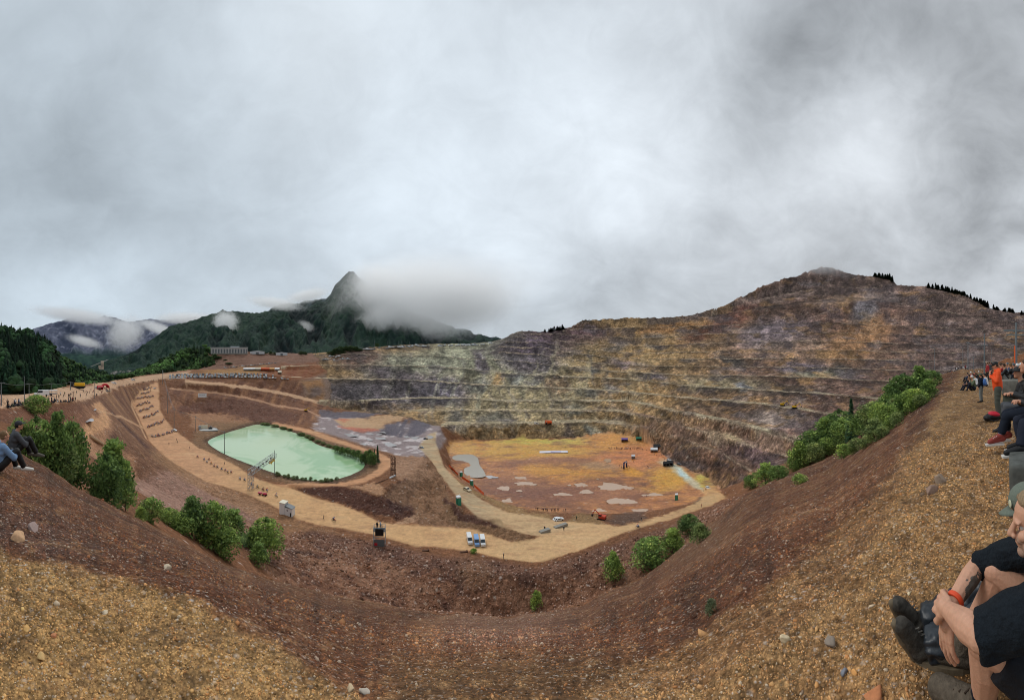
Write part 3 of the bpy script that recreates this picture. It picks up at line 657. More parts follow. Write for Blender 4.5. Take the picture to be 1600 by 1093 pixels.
# tint variation
var = 1+.10*nC+.10*nD+.05*nA
C3 = C3*var[..., None]*(1-.04*(pm > .5))[..., None]
lum = (C3*np.array((.3,.59,.11), np.float32)).sum(-1, keepdims=True)
C3 = (lum+(C3-lum)*np.where(wm > .5, .95, np.where(CLS_near > .5, np.where(C3[..., 0] > 112, .96, 1.10), np.where(pm > .5, 1.06, .98)))[..., None])
pk_ = C3.max(-1, keepdims=True); C3 = np.clip(np.where(pk_ > 150, C3*(150+30*(1-np.exp(-(pk_-150)/40)))/np.maximum(pk_, 1), C3), 4, 250)
E_LIT = .55
v = C3/255.
ALB = np.where(v <= .04045, v/12.92, ((v+.055)/1.055)**2.4)/E_LIT
ALB = np.clip(ALB, .004, .82).astype(np.float32)
CLS[NEARM] = 1; CLS[(wm > .5)] = 3; CLS[pm > .5] = 4; CLS[rd > .5] = 2

def ground_material(name, scales, stone=.5, bump=.5, rough=.95, fade=False, rock=False):
    m = bpy.data.materials.new(name); m.use_nodes = True
    t = NT(m.node_tree); t.n.clear()
    out = t.new('ShaderNodeOutputMaterial'); bs = t.new('ShaderNodeBsdfPrincipled')
    at = t.new('ShaderNodeAttribute'); at.attribute_name = 'Col'
    geo = t.new('ShaderNodeNewGeometry'); pos = geo.outputs['Position']; far = t.vmath('LENGTH', pos, out=1)
    col = at.outputs['Color']; h = None
    for (s, dens, dark) in scales:
        vo = t.new('ShaderNodeTexVoronoi'); vo.feature = 'F1'; t.put(vo.inputs['Vector'], pos); vo.inputs['Scale'].default_value = s
        rnd = t.new('ShaderNodeSeparateColor'); t.l.new(vo.outputs['Color'], rnd.inputs[0])
        cell = t.maprange(vo.outputs['Distance'], .55, .15, 0, 1)
        # each stone its own tone, gaps between stones dark
        tone = t.maprange(rnd.outputs[0], 0, 1, 1-dark, 1+dark)
        gap = t.maprange(vo.outputs['Distance'], .35, .75, 1.0, 1-dark*.9)
        k = t.math('MULTIPLY', tone, gap)
        if fade: k = t.math('ADD', 1.0, t.math('MULTIPLY', t.math('SUBTRACT', k, 1.0), t.maprange(far, F/(s*22), F/(s*10), 0, 1)))
        col = t.vmath('SCALE', col, k)
        if fade:
            # fine grit lies on the rim; the bigger stones have rolled further down the slope
            fo = t.maprange(far, F/(s*13), F/(s*7), 0, 1)
            cell = t.math('MULTIPLY', cell, fo)
        pick = t.math('MULTIPLY', t.math('GREATER_THAN', rnd.outputs[1], 1-dens), cell)
        col = t.mix(t.math('MULTIPLY', pick, stone), col, t.mix(rnd.outputs[2], (.46,.34,.24,1), (.60,.55,.50,1)))
        hh = t.math('MULTIPLY', t.math('SUBTRACT', 1.0, vo.outputs['Distance']), t.math('ADD', .4, rnd.outputs[0]))
        hh = t.math('MULTIPLY', hh, 1.0/s)
        h = hh if h is None else t.math('ADD', h, hh)
    if rock:
        sp = t.vmath('MULTIPLY', pos, (.05, .05, .22)); rn = t.noise(sp, 1.0, 9, .68, 1.2); r2 = t.noise(t.vmath('MULTIPLY', pos, (.22,.22,.10)), 1.0, 8, .7, .6)
        col = t.vmath('SCALE', col, t.maprange(rn, .36, .64, .74, 1.26)); col = t.vmath('SCALE', col, t.maprange(r2, .36, .64, .76, 1.24))
        h = t.math('ADD', h, t.math('MULTIPLY', r2, 5.0))
    n = t.noise(pos, .9, 6, .6); col = t.vmath('SCALE', col, t.maprange(n, .25, .75, .86, 1.14))
    t.l.new(col, bs.inputs['Base Color']); bs.inputs['Roughness'].default_value = rough
    bs.inputs['Specular IOR Level'].default_value = .25
    bp = t.new('ShaderNodeBump'); bp.inputs['Strength'].default_value = bump; bp.inputs['Distance'].default_value = 1.0
    t.l.new(h, bp.inputs['Height']); t.l.new(bp.outputs[0], bs.inputs['Normal'])
    t.l.new(bs.outputs[0], out.inputs[0])
    return m
M_near = ground_material('loose_gravel', [(60,.14,.34),(26,.10,.30),(9,.06,.2),(3.2,.05,.16),(1.2,.05,.14)], .8, .6, fade=True)
M_mid = ground_material('rubble_and_soil', [(2.6,.05,.16),(.9,.05,.14)], .6, .5)
M_road = ground_material('packed_earth', [(3.5,.02,.05)], .3, .15)
M_wall = ground_material('quarried_rock', [(.75,.05,.30),(.22,.03,.26)], .4, .8, rock=True)
M_floor = ground_material('wet_ore_mud', [(1.2,.03,.10),(.35,.03,.10)], .35, .25, .5)
fc = np.stack([CLS[:-1,:-1],CLS[1:,:-1],CLS[:-1,1:],CLS[1:,1:]]); fcls = np.maximum.reduce(fc)
IDX = np.arange(NR*NC).reshape(NR, NC)
quads = np.stack([IDX[:-1,:-1], IDX[:-1,1:], IDX[1:,1:], IDX[1:,:-1]], -1)
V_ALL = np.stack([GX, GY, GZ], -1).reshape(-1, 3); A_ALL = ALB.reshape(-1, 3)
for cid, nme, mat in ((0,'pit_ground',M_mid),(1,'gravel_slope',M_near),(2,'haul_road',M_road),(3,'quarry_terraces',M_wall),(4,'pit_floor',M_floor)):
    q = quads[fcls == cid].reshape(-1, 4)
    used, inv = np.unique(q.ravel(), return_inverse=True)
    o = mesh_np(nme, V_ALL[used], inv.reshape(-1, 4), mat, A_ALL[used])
    tag(o, kind='structure')

# where a photograph pixel meets the ground
def ground(px, py, rmin=0.0, rmax=1e9):
    c = (px+160)/2; c0 = int(min(max(math.floor(c), 0), NC-2)); f = c-c0
    z = GZ[:, c0]*(1-f)+GZ[:, c0+1]*f
    y = HOR-z/RR*F
    k = np.nonzero((y <= py) & (RR >= rmin) & (RR <= rmax))[0]
    if len(k) == 0: k = [NR-1]
    k = int(k[0])
    if k > 0 and y[k-1] > py and RR[k-1] >= rmin:
        g = (y[k-1]-py)/(y[k-1]-y[k]+1e-9); r = RR[k-1]+(RR[k]-RR[k-1])*g
    else: r = RR[k]
    a = (px-800)/F
    zz = float(np.interp(r, RR, z))
    return Vector((r*math.sin(a), r*math.cos(a), zz))
def zat(x, y):
    r = math.hypot(x, y); px = 800+F*math.atan2(x, y)
    c = min(max((px+160)/2, 0), NC-1.001); c0 = int(c); f = c-c0
    k = float(np.interp(math.log(max(r, .36)), LR, np.arange(NR))); k0 = int(min(k, NR-2)); g = k-k0
    return float((GZ[k0,c0]*(1-f)+GZ[k0,c0+1]*f)*(1-g)+(GZ[k0+1,c0]*(1-f)+GZ[k0+1,c0+1]*f)*g)

# ------------------------------------------------------------------ mountains, woods and low cloud beyond the mine
def simple_mat(name, col, rough=.8, spec=.3, metal=0.0, noise=0.0, nscale=8.0, bump=0.0, emit=None, trans=0.0):
    m = bpy.data.materials.new(name); m.use_nodes = True
    t = NT(m.node_tree); t.n.clear()
    out = t.new('ShaderNodeOutputMaterial'); bs = t.new('ShaderNodeBsdfPrincipled')
    bs.inputs['Roughness'].default_value = rough; bs.inputs['Specular IOR Level'].default_value = spec; bs.inputs['Metallic'].default_value = metal
    c = (*lin(col), 1)
    if noise:
        tcn = t.new('ShaderNodeTexCoord'); n = t.noise(tcn.outputs['Object'], nscale, 5, .6)
        k = t.maprange(n, .25, .75, 1-noise, 1+noise)
        t.l.new(t.vmath('SCALE', c[:3], k), bs.inputs['Base Color'])
        if bump:
            bp = t.new('ShaderNodeBump'); bp.inputs['Strength'].default_value = bump; bp.inputs['Distance'].default_value = .02
            t.l.new(n, bp.inputs['Height']); t.l.new(bp.outputs[0], bs.inputs['Normal'])
    else: bs.inputs['Base Color'].default_value = c
    t.l.new(bs.outputs[0], out.inputs[0])
    return m
def attr_mat(name, rough=.9, spec=.2, noise=.15, nscale=3.0, translucent=0.0):
    m = bpy.data.materials.new(name); m.use_nodes = True
    t = NT(m.node_tree); t.n.clear()
    out = t.new('ShaderNodeOutputMaterial'); bs = t.new('ShaderNodeBsdfPrincipled')
    at = t.new('ShaderNodeAttribute'); at.attribute_name = 'Col'
    geo = t.new('ShaderNodeNewGeometry'); n = t.noise(geo.outputs['Position'], nscale, 4, .6)
    col = t.vmath('SCALE', at.outputs['Color'], t.maprange(n, .25, .75, 1-noise, 1+noise))
    t.l.new(col, bs.inputs['Base Color']); bs.inputs['Roughness'].default_value = rough; bs.inputs['Specular IOR Level'].default_value = spec
    sh = bs.outputs[0]
    if translucent:
        tr = t.new('ShaderNodeBsdfTranslucent'); t.l.new(col, tr.inputs[0])
        mx = t.new('ShaderNodeMixShader'); mx.inputs[0].default_value = translucent
        t.l.new(sh, mx.inputs[1]); t.l.new(tr.outputs[0], mx.inputs[2]); sh = mx.outputs[0]
    t.l.new(sh, out.inputs[0])
    return m
def to_alb(c):
    v = np.asarray(c, np.float32)/255.
    return np.clip(np.where(v <= .04045, v/12.92, ((v+.055)/1.055)**2.4)/E_LIT, .003, .85)

def mountain(name, ridge, r0, r1, base_py, colfn, rows=110, step=2.0, rug=10, gully=1.0, seed=0, kind='structure'):
    """a hillside between radius r0 (foot) and r1 (ridge); ridge = (px, py)"""
    A = np.array(ridge, float); px = np.arange(A[0,0], A[-1,0]+.1, step); n = len(px)
    ry = np.interp(px, A[:,0], A[:,1]); ry = np.convolve(np.pad(ry, 2, mode='edge'), [.1,.2,.4,.2,.1], mode='valid')
    s = np.concatenate([np.linspace(0, 1, rows), np.array([1.06, 1.25])])[:, None]
    r = r0+(r1-r0)*s
    zr = (HOR-ry)/F*r1; zb = (HOR-base_py)/F*r0
    z = zb+(zr-zb)[None,:]*np.clip(s, 0, 1)**1.15
    z = z-np.clip(s-1, 0, 1)*(r1-r0)*1.2
    lx = px[None,:]*np.ones_like(s); ly = s*rows*1.3
    g = fbm(lx/26+.35*fbm(lx/30, ly/30, seed=seed+5), ly/90, oct=5, gain=.55, seed=seed)
    f = fbm(lx/7, ly/8, oct=4, gain=.6, seed=seed+3)
    pxm = r1/F
    z = z+np.clip(s*3, 0, 1)*(rug*pxm*gully*(1-np.abs(g)*2-.5)*(.35+.65*np.clip((1-s)*4, 0, 1))+rug*.22*pxm*f)
    a = ((px-800)/F)[None,:]
    V = np.stack([r*np.sin(a)*np.ones_like(lx), r*np.cos(a)*np.ones_like(lx), z], -1)
    col = colfn(lx, s*np.ones_like(lx), g, f)
    R = V.shape[0]; I = np.arange(R*n).reshape(R, n)
    q = np.stack([I[:-1,:-1], I[:-1,1:], I[1:,1:], I[1:,:-1]], -1).reshape(-1, 4)
    o = mesh_np(name, V.reshape(-1,3), q, M_hill, to_alb(col).reshape(-1,3))
    tag(o, kind=kind); o['_'] = 0; del o['_']
    return V, o
M_hill = attr_mat('wooded_hillside', .95, .1, .25, .03)

def mixc(a, b, m): return np.asarray(a, np.float32)*(1-m[...,None])+np.asarray(b, np.float32)*m[...,None]
def c_rock(x, s, g, f):  # distance haze put into the mountain colours as a blue cast
    c = mixc((66,70,84), (88,91,104), ss(-.3,.4,f+.3*g)); c = mixc(c, (50,56,70), ss(.0,.4,-g)); c = mixc(c, (128,130,140), .6*ss(.3,.55,f)); return mixc(c, (30,46,44), ss(.42,.2,s))
def c_wood(x, s, g, f):
    c = mixc((22,37,32), (32,48,38), ss(-.2,.5,f)); c = mixc(c, (13,24,25), ss(.0,.45,-g-.3*f)); c = mixc(c, (40,56,42), .6*ss(.12,.5,g))
    return mixc(c, (58,66,70), ss(.78,.98,s)*ss(.0,.3,f)*(x > 420))
def c_wood2(x, s, g, f): return mixc((20,38,36), (34,54,46), ss(-.3,.4,f))
mountain('rock_massif', [(-20,530),(20,524),(50,515),(75,507),(100,500),(120,495),(150,497),(164,493),(178,495),(200,503),(230,499),(255,501),(300,495),(345,497),(400,505)], 5200, 6800, 575, c_rock, 120, 1.5, 7, 1.0, 3)
mountain('valley_slope', [(60,556),(110,552),(150,556),(190,556),(215,548),(260,540)], 3600, 4300, 580, c_wood2, 40, 2, 3, 1.0, 8)
mountain('wooded_mountain', [(120,585),(150,576),(180,562),(215,545),(245,525),(265,511),(300,502),(322,492),(345,485),(370,488),(400,489),(430,480),(450,474),(480,471),(510,467),(517,458),(524,444),(530,440),(537,430),(545,425),(553,424),(560,432),(574,446),(600,466),(650,490),(700,510),(760,524),(800,535),(860,560)],
         1300, 3300, 588, c_wood, 190, 1.3, 10, 1.25, 14)

# --- low cloud: soft volumes of drifting mist, lit by the sky
def mist(name, px, py, r, hw, hh, depth, dens, label, seed=0, tilt=0, fine=2.2, cut=.46, soft=.22, aniso=.55):
    bm = bmesh.new(); bmesh.ops.create_icosphere(bm, subdivisions=3, radius=1.0)
    me = bpy.data.meshes.new(name); bm.to_mesh(me); bm.free()
    o = bpy.data.objects.new(name, me); COL.objects.link(o)
    o.location = P(px, py, r); o.scale = (hw*r/F, depth, hh*r/F)
    o.rotation_euler = Euler((0, math.radians(tilt), -(px-800)/F), 'XYZ')
    m = bpy.data.materials.new(name); m.use_nodes = True; t = NT(m.node_tree); t.n.clear()
    out = t.new('ShaderNodeOutputMaterial'); pv = t.new('ShaderNodeVolumePrincipled')
    pv.inputs['Color'].default_value = (1, 1, 1, 1); pv.inputs['Anisotropy'].default_value = aniso
    tcn = t.new('ShaderNodeTexCoord'); ob = tcn.outputs['Object']
    asp = hw/hh
    q = t.vmath('ADD', t.vmath('MULTIPLY', ob, (asp, 1.0, 1.0)), (seed*3.7, seed*1.3, seed*.7))
    n = t.noise(q, fine*1.9, 8, .68, 1.6)
    d = t.vmath('LENGTH', ob, out=1)
    fall = t.maprange(d, 1.0, .15, 0, 1, True)
    v = t.math('ADD', n, t.math('MULTIPLY', fall, .28))
    k = t.maprange(v, cut+.12, cut+.12+soft*.62, 0, 1, True)
    k = t.math('MULTIPLY', k, t.math('MULTIPLY', fall, dens))
    t.l.new(k, pv.inputs['Density']); t.l.new(pv.outputs[0], out.inputs[1])
    me.materials.append(m)
    tag(o, label, 'mist', kind='stuff')
    return o

mist('mist', 655, 474, 2300, 170, 76, 460, .0058, 'thick white cloud bank covering the mountain behind the pit wall', 1, 0, 2.6, .34)
mist('mist', 735, 470, 2200, 125, 62, 340, .005, 'cloud bank trailing away over the far edge of the plateau', 5, 0, 2.4, .40)
mist('mist', 596, 448, 2600, 70, 40, 240, .008, 'cloud wrapping the flank of the dark mountain peak', 2, 25, 2.2, .36)
mist('mist', 352, 503, 2500, 32, 28, 180, .014, 'small cloud caught on the wooded ridge', 3, 0, 2., .44)
mist('mist', 430, 474, 2600, 70, 14, 180, .014, 'thin cloud lying along the crest of the wooded ridge', 9, 8, 2., .44)
mist('mist', 478, 510, 2300, 22, 13, 120, .012, 'torn scrap of cloud halfway down the wooded mountain', 6, 20, 2., .46)
mist('mist', 196, 520, 4700, 46, 38, 400, .006, 'wisps of cloud rising in front of the grey rock massif', 4, -35, 2.2, .42)
mist('mist', 248, 513, 4600, 56, 13, 400, .006, 'long wisp of cloud between the rock massif and the wooded ridge', 7, 20, 2.2, .42)
mist('mist', 120, 493, 5600, 105, 15, 600, .006, 'cloud cap draped along the top of the grey rock massif', 8, 8, 2., .40)
mist('mist', 132, 533, 4700, 44, 12, 400, .006, 'low wisp of cloud at the foot of the grey rock massif', 10, 15, 2.2, .43)
mist('mist', 1285, 420, 1120, 58, 18, 130, .008, 'thin mist veiling the bare summit above the terraces', 11, 0, 2., .38)

mist('mist', 690, 436, 2500, 210, 46, 500, .0022, 'thin veil of cloud joining the bank on the mountain to the overcast', 14, 0, 1.4, .26)
mist('mist', 590, 500, 2050, 60, 30, 160, .009, 'torn lower edge of the cloud bank hanging over the dark slope', 15, -20, 2.4, .38)
mist('mist', 290, 497, 4200, 70, 12, 400, .007, 'cloud lying along the saddle between the massif and the ridge', 12, 0, 2., .38)
mist('mist', 480, 462, 2700, 50, 14, 200, .012, 'cloud drifting off the left shoulder of the dark peak', 13, -12, 2., .40)
# wooded hills at the left edge of the mine, with their trees
def tint(n, base, var, rng): return np.clip(base+rng.normal(0, 1, (n,1))*var, 5, 200)
def conifer_proto(rng, layers=7, seg=8):
    V = []; Fc = []
    for i in range(layers):
        t = i/(layers-1); z0 = .08+.80*t; rad = .19*(1-t)**.8+.015; h = .22*(1-.4*t)
        b = len(V); V.append((0, 0, min(z0+h, 1.0)))
        a0 = rng.random()*6.28
        for k in range(seg):
            a = a0+k*2*math.pi/seg; q = rad*(.65+.6*rng.random()); V.append((q*math.cos(a), q*math.sin(a), z0-.03*rng.random()-.03))
        for k in range(seg): Fc.append((b, b+1+k, b+1+(k+1) % seg))
    return np.array(V, np.float32), np.array(Fc, np.int32)
def broad_proto(rng, lumps=11):
    V = []; Fc = []
    bm = bmesh.new(); bmesh.ops.create_icosphere(bm, subdivisions=2, radius=1.0)
    sv = np.array([v.co[:] for v in bm.verts], np.float32); sf = np.array([[v.index for v in f.verts] for f in bm.faces], np.int32); bm.free()
    for i in range(lumps):
        c = np.array((rng.normal(0,.16), rng.normal(0,.16), .35+.5*rng.random()))
        rad = .12+.12*rng.random()
        d = 1+.55*fbm(sv[:,0]*3+i*9, sv[:,1]*3, sv[:,2]*3+.01, oct=3, seed=i)[:,None]
        Fc.append(sf+sum(len(v) for v in V)); V.append(c+sv*d*rad*np.array((1,1,1.15)))
    return np.concatenate(V).astype(np.float32), np.concatenate(Fc).astype(np.int32)
def plant_many(name, pts, hts, wid, kinds, protos, cols, mat, rng):
    Vs, Fs, Cs, off = [], [], [], 0
    for p, h, w_, k, c in zip(pts, hts, wid, kinds, cols):
        pv, pf = protos[k]; a = rng.random()*6.28; ca, sa = math.cos(a), math.sin(a)
        v = np.stack([(pv[:,0]*ca-pv[:,1]*sa)*w_, (pv[:,0]*sa+pv[:,1]*ca)*w_, pv[:,2]*h], 1)+np.asarray(p)
        Vs.append(v); Fs.append(pf+off); off += len(pv)
        Cs.append(np.clip(c*(.75+.5*rng.random((len(pv),1))), 3, 220))
    return mesh_np(name, np.concatenate(Vs), np.concatenate(Fs), mat, to_alb(np.concatenate(Cs)), smooth=False)
M_leafmass = attr_mat('forest_foliage', .95, .1, .2, .4)
rg = np.random.default_rng(5)
PRO = [conifer_proto(rg) for _ in range(4)]+[broad_proto(rg) for _ in range(4)]
def wood(name, label, ridge, r0, r1, base_py, n, hpx, conif, seed, base_col, xlim, broad_col=(62,84,42)):
    rg = np.random.default_rng(seed)
    V, o = mountain(name+'_hill', ridge, r0, r1, base_py, lambda x, s, g, f: mixc((24,36,22), (40,52,30), ss(-.3,.4,f)), 60, 2, 2, .6, seed)
    o.name = 'hill'
    R, N = V.shape[:2]
    rows = np.clip((rg.random(n)**.8)*60, 2, 59).astype(int); cs = rg.integers(0, N, n)
    pts = V[rows, cs]; px = np.array(ridge)[0][0]+cs*2
    rr = np.hypot(pts[:,0], pts[:,1]); clump = fbm(px/22., rows/14., oct=3, seed=seed)
    iscon = (clump+rg.normal(0,.25,n)) < conif
    h = np.clip(hpx*(.75+.5*rg.random(n)), 3, 99)*r1/F*np.where(iscon, 1.0, .72)
    kinds = np.where(iscon, rg.integers(0,4,n), rg.integers(4,8,n))
    bc = np.where(iscon[:,None], np.array(base_col), np.array(broad_col))*(1+.22*rg.normal(0,1,(n,1)))
    bc = bc*(1+.5*clump[:,None])
    order = np.argsort(-rr)
    t = plant_many(name, pts-np.array((0,0,1.0)), h, h*np.where(iscon, 1.0, 1.25), kinds, PRO, bc, M_leafmass, rg)
    tag(t, label, 'forest', kind='stuff')
wood('forest', 'dark spruce forest covering the hill at the left edge', [(-160,470),(-60,495),(0,517),(25,523),(50,527),(70,536),(82,548),(90,562),(100,590)], 260, 620, 622, 1700, 15, .25, 21, (18,32,22), None, (28,43,26))
wood('forest', 'mixed green wood on the spur running down to the valley', [(60,560),(82,556),(110,567),(140,580),(165,588),(190,596),(215,600)], 520, 760, 606, 700, 10, .0, 22, (24,40,26), None, (44,60,34))
wood('forest', 'wood on the slope below the long pale building', [(170,596),(205,586),(235,574),(260,562),(285,549),(305,543),(322,543),(340,556),(352,572)], 560, 700, 592, 800, 8, -.1, 23, (28,44,27), None, (46,62,34))

# ------------------------------------------------------------------ water
def water_mat(name, col, rough, spec=.5, bump=.02, scale=1.2, mottled=None):
    m = bpy.data.materials.new(name); m.use_nodes = True; t = NT(m.node_tree); t.n.clear()
    out = t.new('ShaderNodeOutputMaterial'); bs = t.new('ShaderNodeBsdfPrincipled')
    geo = t.new('ShaderNodeNewGeometry'); pos = geo.outputs['Position']
    c = (*[v/E_LIT for v in lin(col)], 1)
    if mottled:
        n = t.noise(pos, .022, 4, .55, 1.2)
        c = t.mix(t.maprange(n, .45, .62, 0, 1, True), c, (*[v/E_LIT for v in lin(mottled)], 1))
    t.put(bs.inputs['Base Color'], c)
    bs.inputs['Roughness'].default_value = rough; bs.inputs['Specular IOR Level'].default_value = spec
    bp = t.new('ShaderNodeBump'); bp.inputs['Strength'].default_value = bump; bp.inputs['Distance'].default_value = .1
    t.l.new(t.noise(pos, scale, 3, .5), bp.inputs['Height']); t.l.new(bp.outputs[0], bs.inputs['Normal'])
    t.l.new(bs.outputs[0], out.inputs[0]); return m
M_pond = water_mat('milky_green_water', (146,164,132), .07, .5, .04, .6, (118,148,110))
M_puddle = water_mat('muddy_water', (146,120,98), .12, .5, .01, .5)
M_greyp = water_mat('grey_slurry_water', (132,126,116), .2, .45, .01, .5)
M_pale = water_mat('pale_puddle_water', (140,138,138), .14, .5, .01, .5)
def smooth_poly(pts, it=2):
    p = [tuple(x) for x in pts]
    for _ in range(it):
        q = []
        for i in range(len(p)):
            a, b = p[i], p[(i+1) % len(p)]
            q += [(a[0]*.75+b[0]*.25, a[1]*.75+b[1]*.25), (a[0]*.25+b[0]*.75, a[1]*.25+b[1]*.75)]
        p = q
    return p
def sheet(name, pts, z, mat, up=.05, jag=0.0, seed=0):
    """flat water surface bounded by a shoreline seen at photograph points"""
    P2 = smooth_poly(pts)
    bm = bmesh.new(); vs = []
    for i, (x, y) in enumerate(P2):
        if jag: x += jag*vnoise(i*.7, seed*3.1, seed=seed); y += .35*jag*vnoise(i*.9, 7+seed*1.7, seed=seed+1)
        r = -z*F/(y-HOR); v = P(x, y, r); vs.append(bm.verts.new((v.x, v.y, z+up)))
    bm.faces.new(vs); bmesh.ops.triangulate(bm, faces=bm.faces[:])
    me = bpy.data.meshes.new(name); bm.to_mesh(me); bm.free(); me.materials.append(mat)
    for f in me.polygons:
        if f.normal.z < 0: f.flip()
    o = bpy.data.objects.new(name, me); COL.objects.link(o); tag(o, kind='structure'); return o
pc = np.array(POND, float).mean(0)
sheet('pond', [(pc[0]+(x-pc[0])*1.012, pc[1]+(y-pc[1])*1.02) for x, y in POND], ZP+.12, M_pond, .03)
def puddle(cx, cy, hw, hh, mat=M_puddle, seed=0, z=None, rot=0):
    zz = ground(cx, cy).z+.10 if z is None else z
    pts = []
    for k in range(30):
        a = k*2*math.pi/30; q = 1+.75*fbm(math.cos(a)*1.5+seed*5.1, math.sin(a)*1.5+seed*2.3, oct=3, gain=.7, seed=seed)
        u, v = hw*q*math.cos(a), hh*q*math.sin(a); ra = math.radians(rot)
        pts.append((cx+u*math.cos(ra)-v*math.sin(ra)*2, cy+v*math.cos(ra)+u*math.sin(ra)*.5))
    return sheet('puddle', pts, zz, mat, .12)
for i, a in enumerate([(812,747,10,2.6),(820,756,15,3.6),(786,763,8,3.6),(792,783,9,4.5),(812,767,5,1.4),(880,773,14,3.8),(907,758,10,4),(915,769,12,3.2),(962,764,27,7.5),(975,786,22,8),
                       (1018,774,17,4.5),(938,798,12,3),(1000,798,14,3.4),(950,719.5,6,3.4),(890,758,3,1.2)]):
    puddle(*a, seed=i+1)
sheet('puddle', [(706,712),(722,709),(740,710),(748,716),(748,724),(754,733),(762,744),(745,747),(730,744),(716,732),(709,722)], -84.4, M_greyp, .1, 1.0, 3)
puddle(766,745,12,2.2, M_pale, 31)
for i, a in enumerate([(573,677,10,1.8),(598,675,6,1.2),(544,680,14,2.2),(592,685,12,2),(576,687,10,1.5),(604,694,12,3),(566,694,8,1.4),(635,682,5,2.2),(648,684,8,2.2),(672,683,6,2.4),(590,679,7,1.1)]):
    puddle(*a, mat=M_pale, seed=40+i, rot=10 if i < 7 else -15)
for i, a in enumerate([(139,656,8,2.6,-12),(125,682,6,3,0),(148,640,3,1,0)]):
    puddle(a[0], a[1], a[2], a[3], M_pale, 60+i, None, a[4])

# ------------------------------------------------------------------ loose stones (nobody could count them)
ICO_V, ICO_F = None, None
_b = bmesh.new(); bmesh.ops.create_icosphere(_b, subdivisions=1, radius=1.0)
ICO_V = np.array([v.co[:] for v in _b.verts], np.float32); ICO_F = np.array([[v.index for v in f.verts] for f in _b.faces], np.int32); _b.free()
def stones(name, pts, size, cols, mat, rng, label, flat=(.45,.9), jit=.28):
    n = len(pts); nv = len(ICO_V)
    sc3 = np.stack([1+.5*rng.random(n), .7+.5*rng.random(n), rng.uniform(*flat, n)], 1)*size[:,None]*.5
    v = ICO_V[None]*(1+jit*rng.normal(0, 1, (n, nv, 1)).clip(-1.6,1.6))*sc3[:,None,:]
    a = rng.random(n)*6.283; ca, sa = np.cos(a)[:,None], np.sin(a)[:,None]
    tl = rng.normal(0,.35,n); ct, st_ = np.cos(tl)[:,None], np.sin(tl)[:,None]
    x, y, z = v[...,0], v[...,1]*ct-v[...,2]*st_, v[...,1]*st_+v[...,2]*ct
    v = np.stack([x*ca-y*sa, x*sa+y*ca, z], -1)+pts[:,None,:]
    f = ICO_F[None]+(np.arange(n)*nv)[:,None,None]
    pk = cols.max(1, keepdims=True); cols = np.where(pk > 176, cols*176/pk, cols)
    c = np.repeat(cols[:,None,:], nv, 1)
    o = mesh_np(name, v.reshape(-1,3), f.reshape(-1,3), mat, to_alb(c.reshape(-1,3)), smooth=False)
    tag(o, label, 'stones', kind='stuff'); return o
M_stone = attr_mat('loose_stone', .9, .25, .2, 40)
M_rock = attr_mat('broken_rock', .9, .2, .25, 3)
def zats(x, y):
    r = np.hypot(x, y); px = 800+F*np.arctan2(x, y)
    c = np.clip((px+160)/2, 0, NC-1.001); c0 = c.astype(int); f = c-c0
    k = np.interp(np.log(np.maximum(r,.36)), LR, np.arange(NR)); k0 = np.minimum(k.astype(int), NR-2); g = k-k0
    return (GZ[k0,c0]*(1-f)+GZ[k0,c0+1]*f)*(1-g)+(GZ[k0+1,c0]*(1-f)+GZ[k0+1,c0+1]*f)*g
def albcol(x, y):
    r = np.hypot(x, y); px = 800+F*np.arctan2(x, y)
    c = np.clip(np.rint((px+160)/2), 0, NC-1).astype(int); k = np.clip(np.rint(np.interp(np.log(np.maximum(r,.36)), LR, np.arange(NR))), 0, NR-1).astype(int)
    return C3[k, c]
rg = np.random.default_rng(11)
# gravel of the rim: uniform over the ground near the viewer
n = 112000
r = np.exp(rg.uniform(math.log(1.1), math.log(7.5), n)); a = rg.uniform(-1.62, 1.62, n); x, y = r*np.sin(a), r*np.cos(a)
base = albcol(x, y)
sz = np.exp(rg.normal(math.log(.0076), .45, n))*np.clip(r/2.2, .75, 1.9)
hue = rg.random((n,1)); tone = np.clip(rg.normal(1.10,.22,(n,1)), .5, 1.7)
col = base*tone; col = np.where(hue > .90, base*.4+np.array((178,168,152))*.6, col); col = np.where(hue < .07, base*.5+np.array((92,86,84))*.5, col); col = np.where((hue > .07)&(hue < .16), base*.5+np.array((172,112,66))*.5, col)
keep = (rg.random(n) < np.where(base.mean(1) > 88, 1.0, .25))
x, y, sz, col = x[keep], y[keep], sz[keep], col[keep]
stones('gravel', np.stack([x, y, zats(x,y)+sz*.12], 1), sz, np.clip(col, 20, 235), M_stone, rg, 'tan pebbles lying loose over the rim in the foreground')
# larger stones down the slope: sized so they show as flecks at every distance
n = 9500
px = rg.uniform(-20, 1640, n); q = rg.random(n)
fr = np.interp(px, CPX, f_r)
r = np.exp(math.log(2.2)+(np.log(fr*.98)-math.log(2.2))*q); a = (px-800)/F; x, y = r*np.sin(a), r*np.cos(a)
sz = r/F*np.exp(rg.normal(math.log(1.35), .45, n)).clip(.6, 5); sz = np.minimum(sz, .40)
clus = fbm(px/60, np.log(r)*F/60, oct=3, seed=44); keep = rg.random(n) < .25+1.5*np.clip(clus+.1, 0, 1)
x, y, sz = x[keep], y[keep], sz[keep]; m_ = keep.sum(); base = albcol(x, y)
hue = rg.random((m_,1)); col = np.where(hue > .45, base*.35+np.array((150,136,122))*.65, base*rg.uniform(.8,1.35,(m_,1)))
stones('rubble', np.stack([x, y, zats(x,y)+sz*.1], 1), sz, np.clip(col, 20, 230), M_rock, rg, 'pale stones scattered down the dark slope')
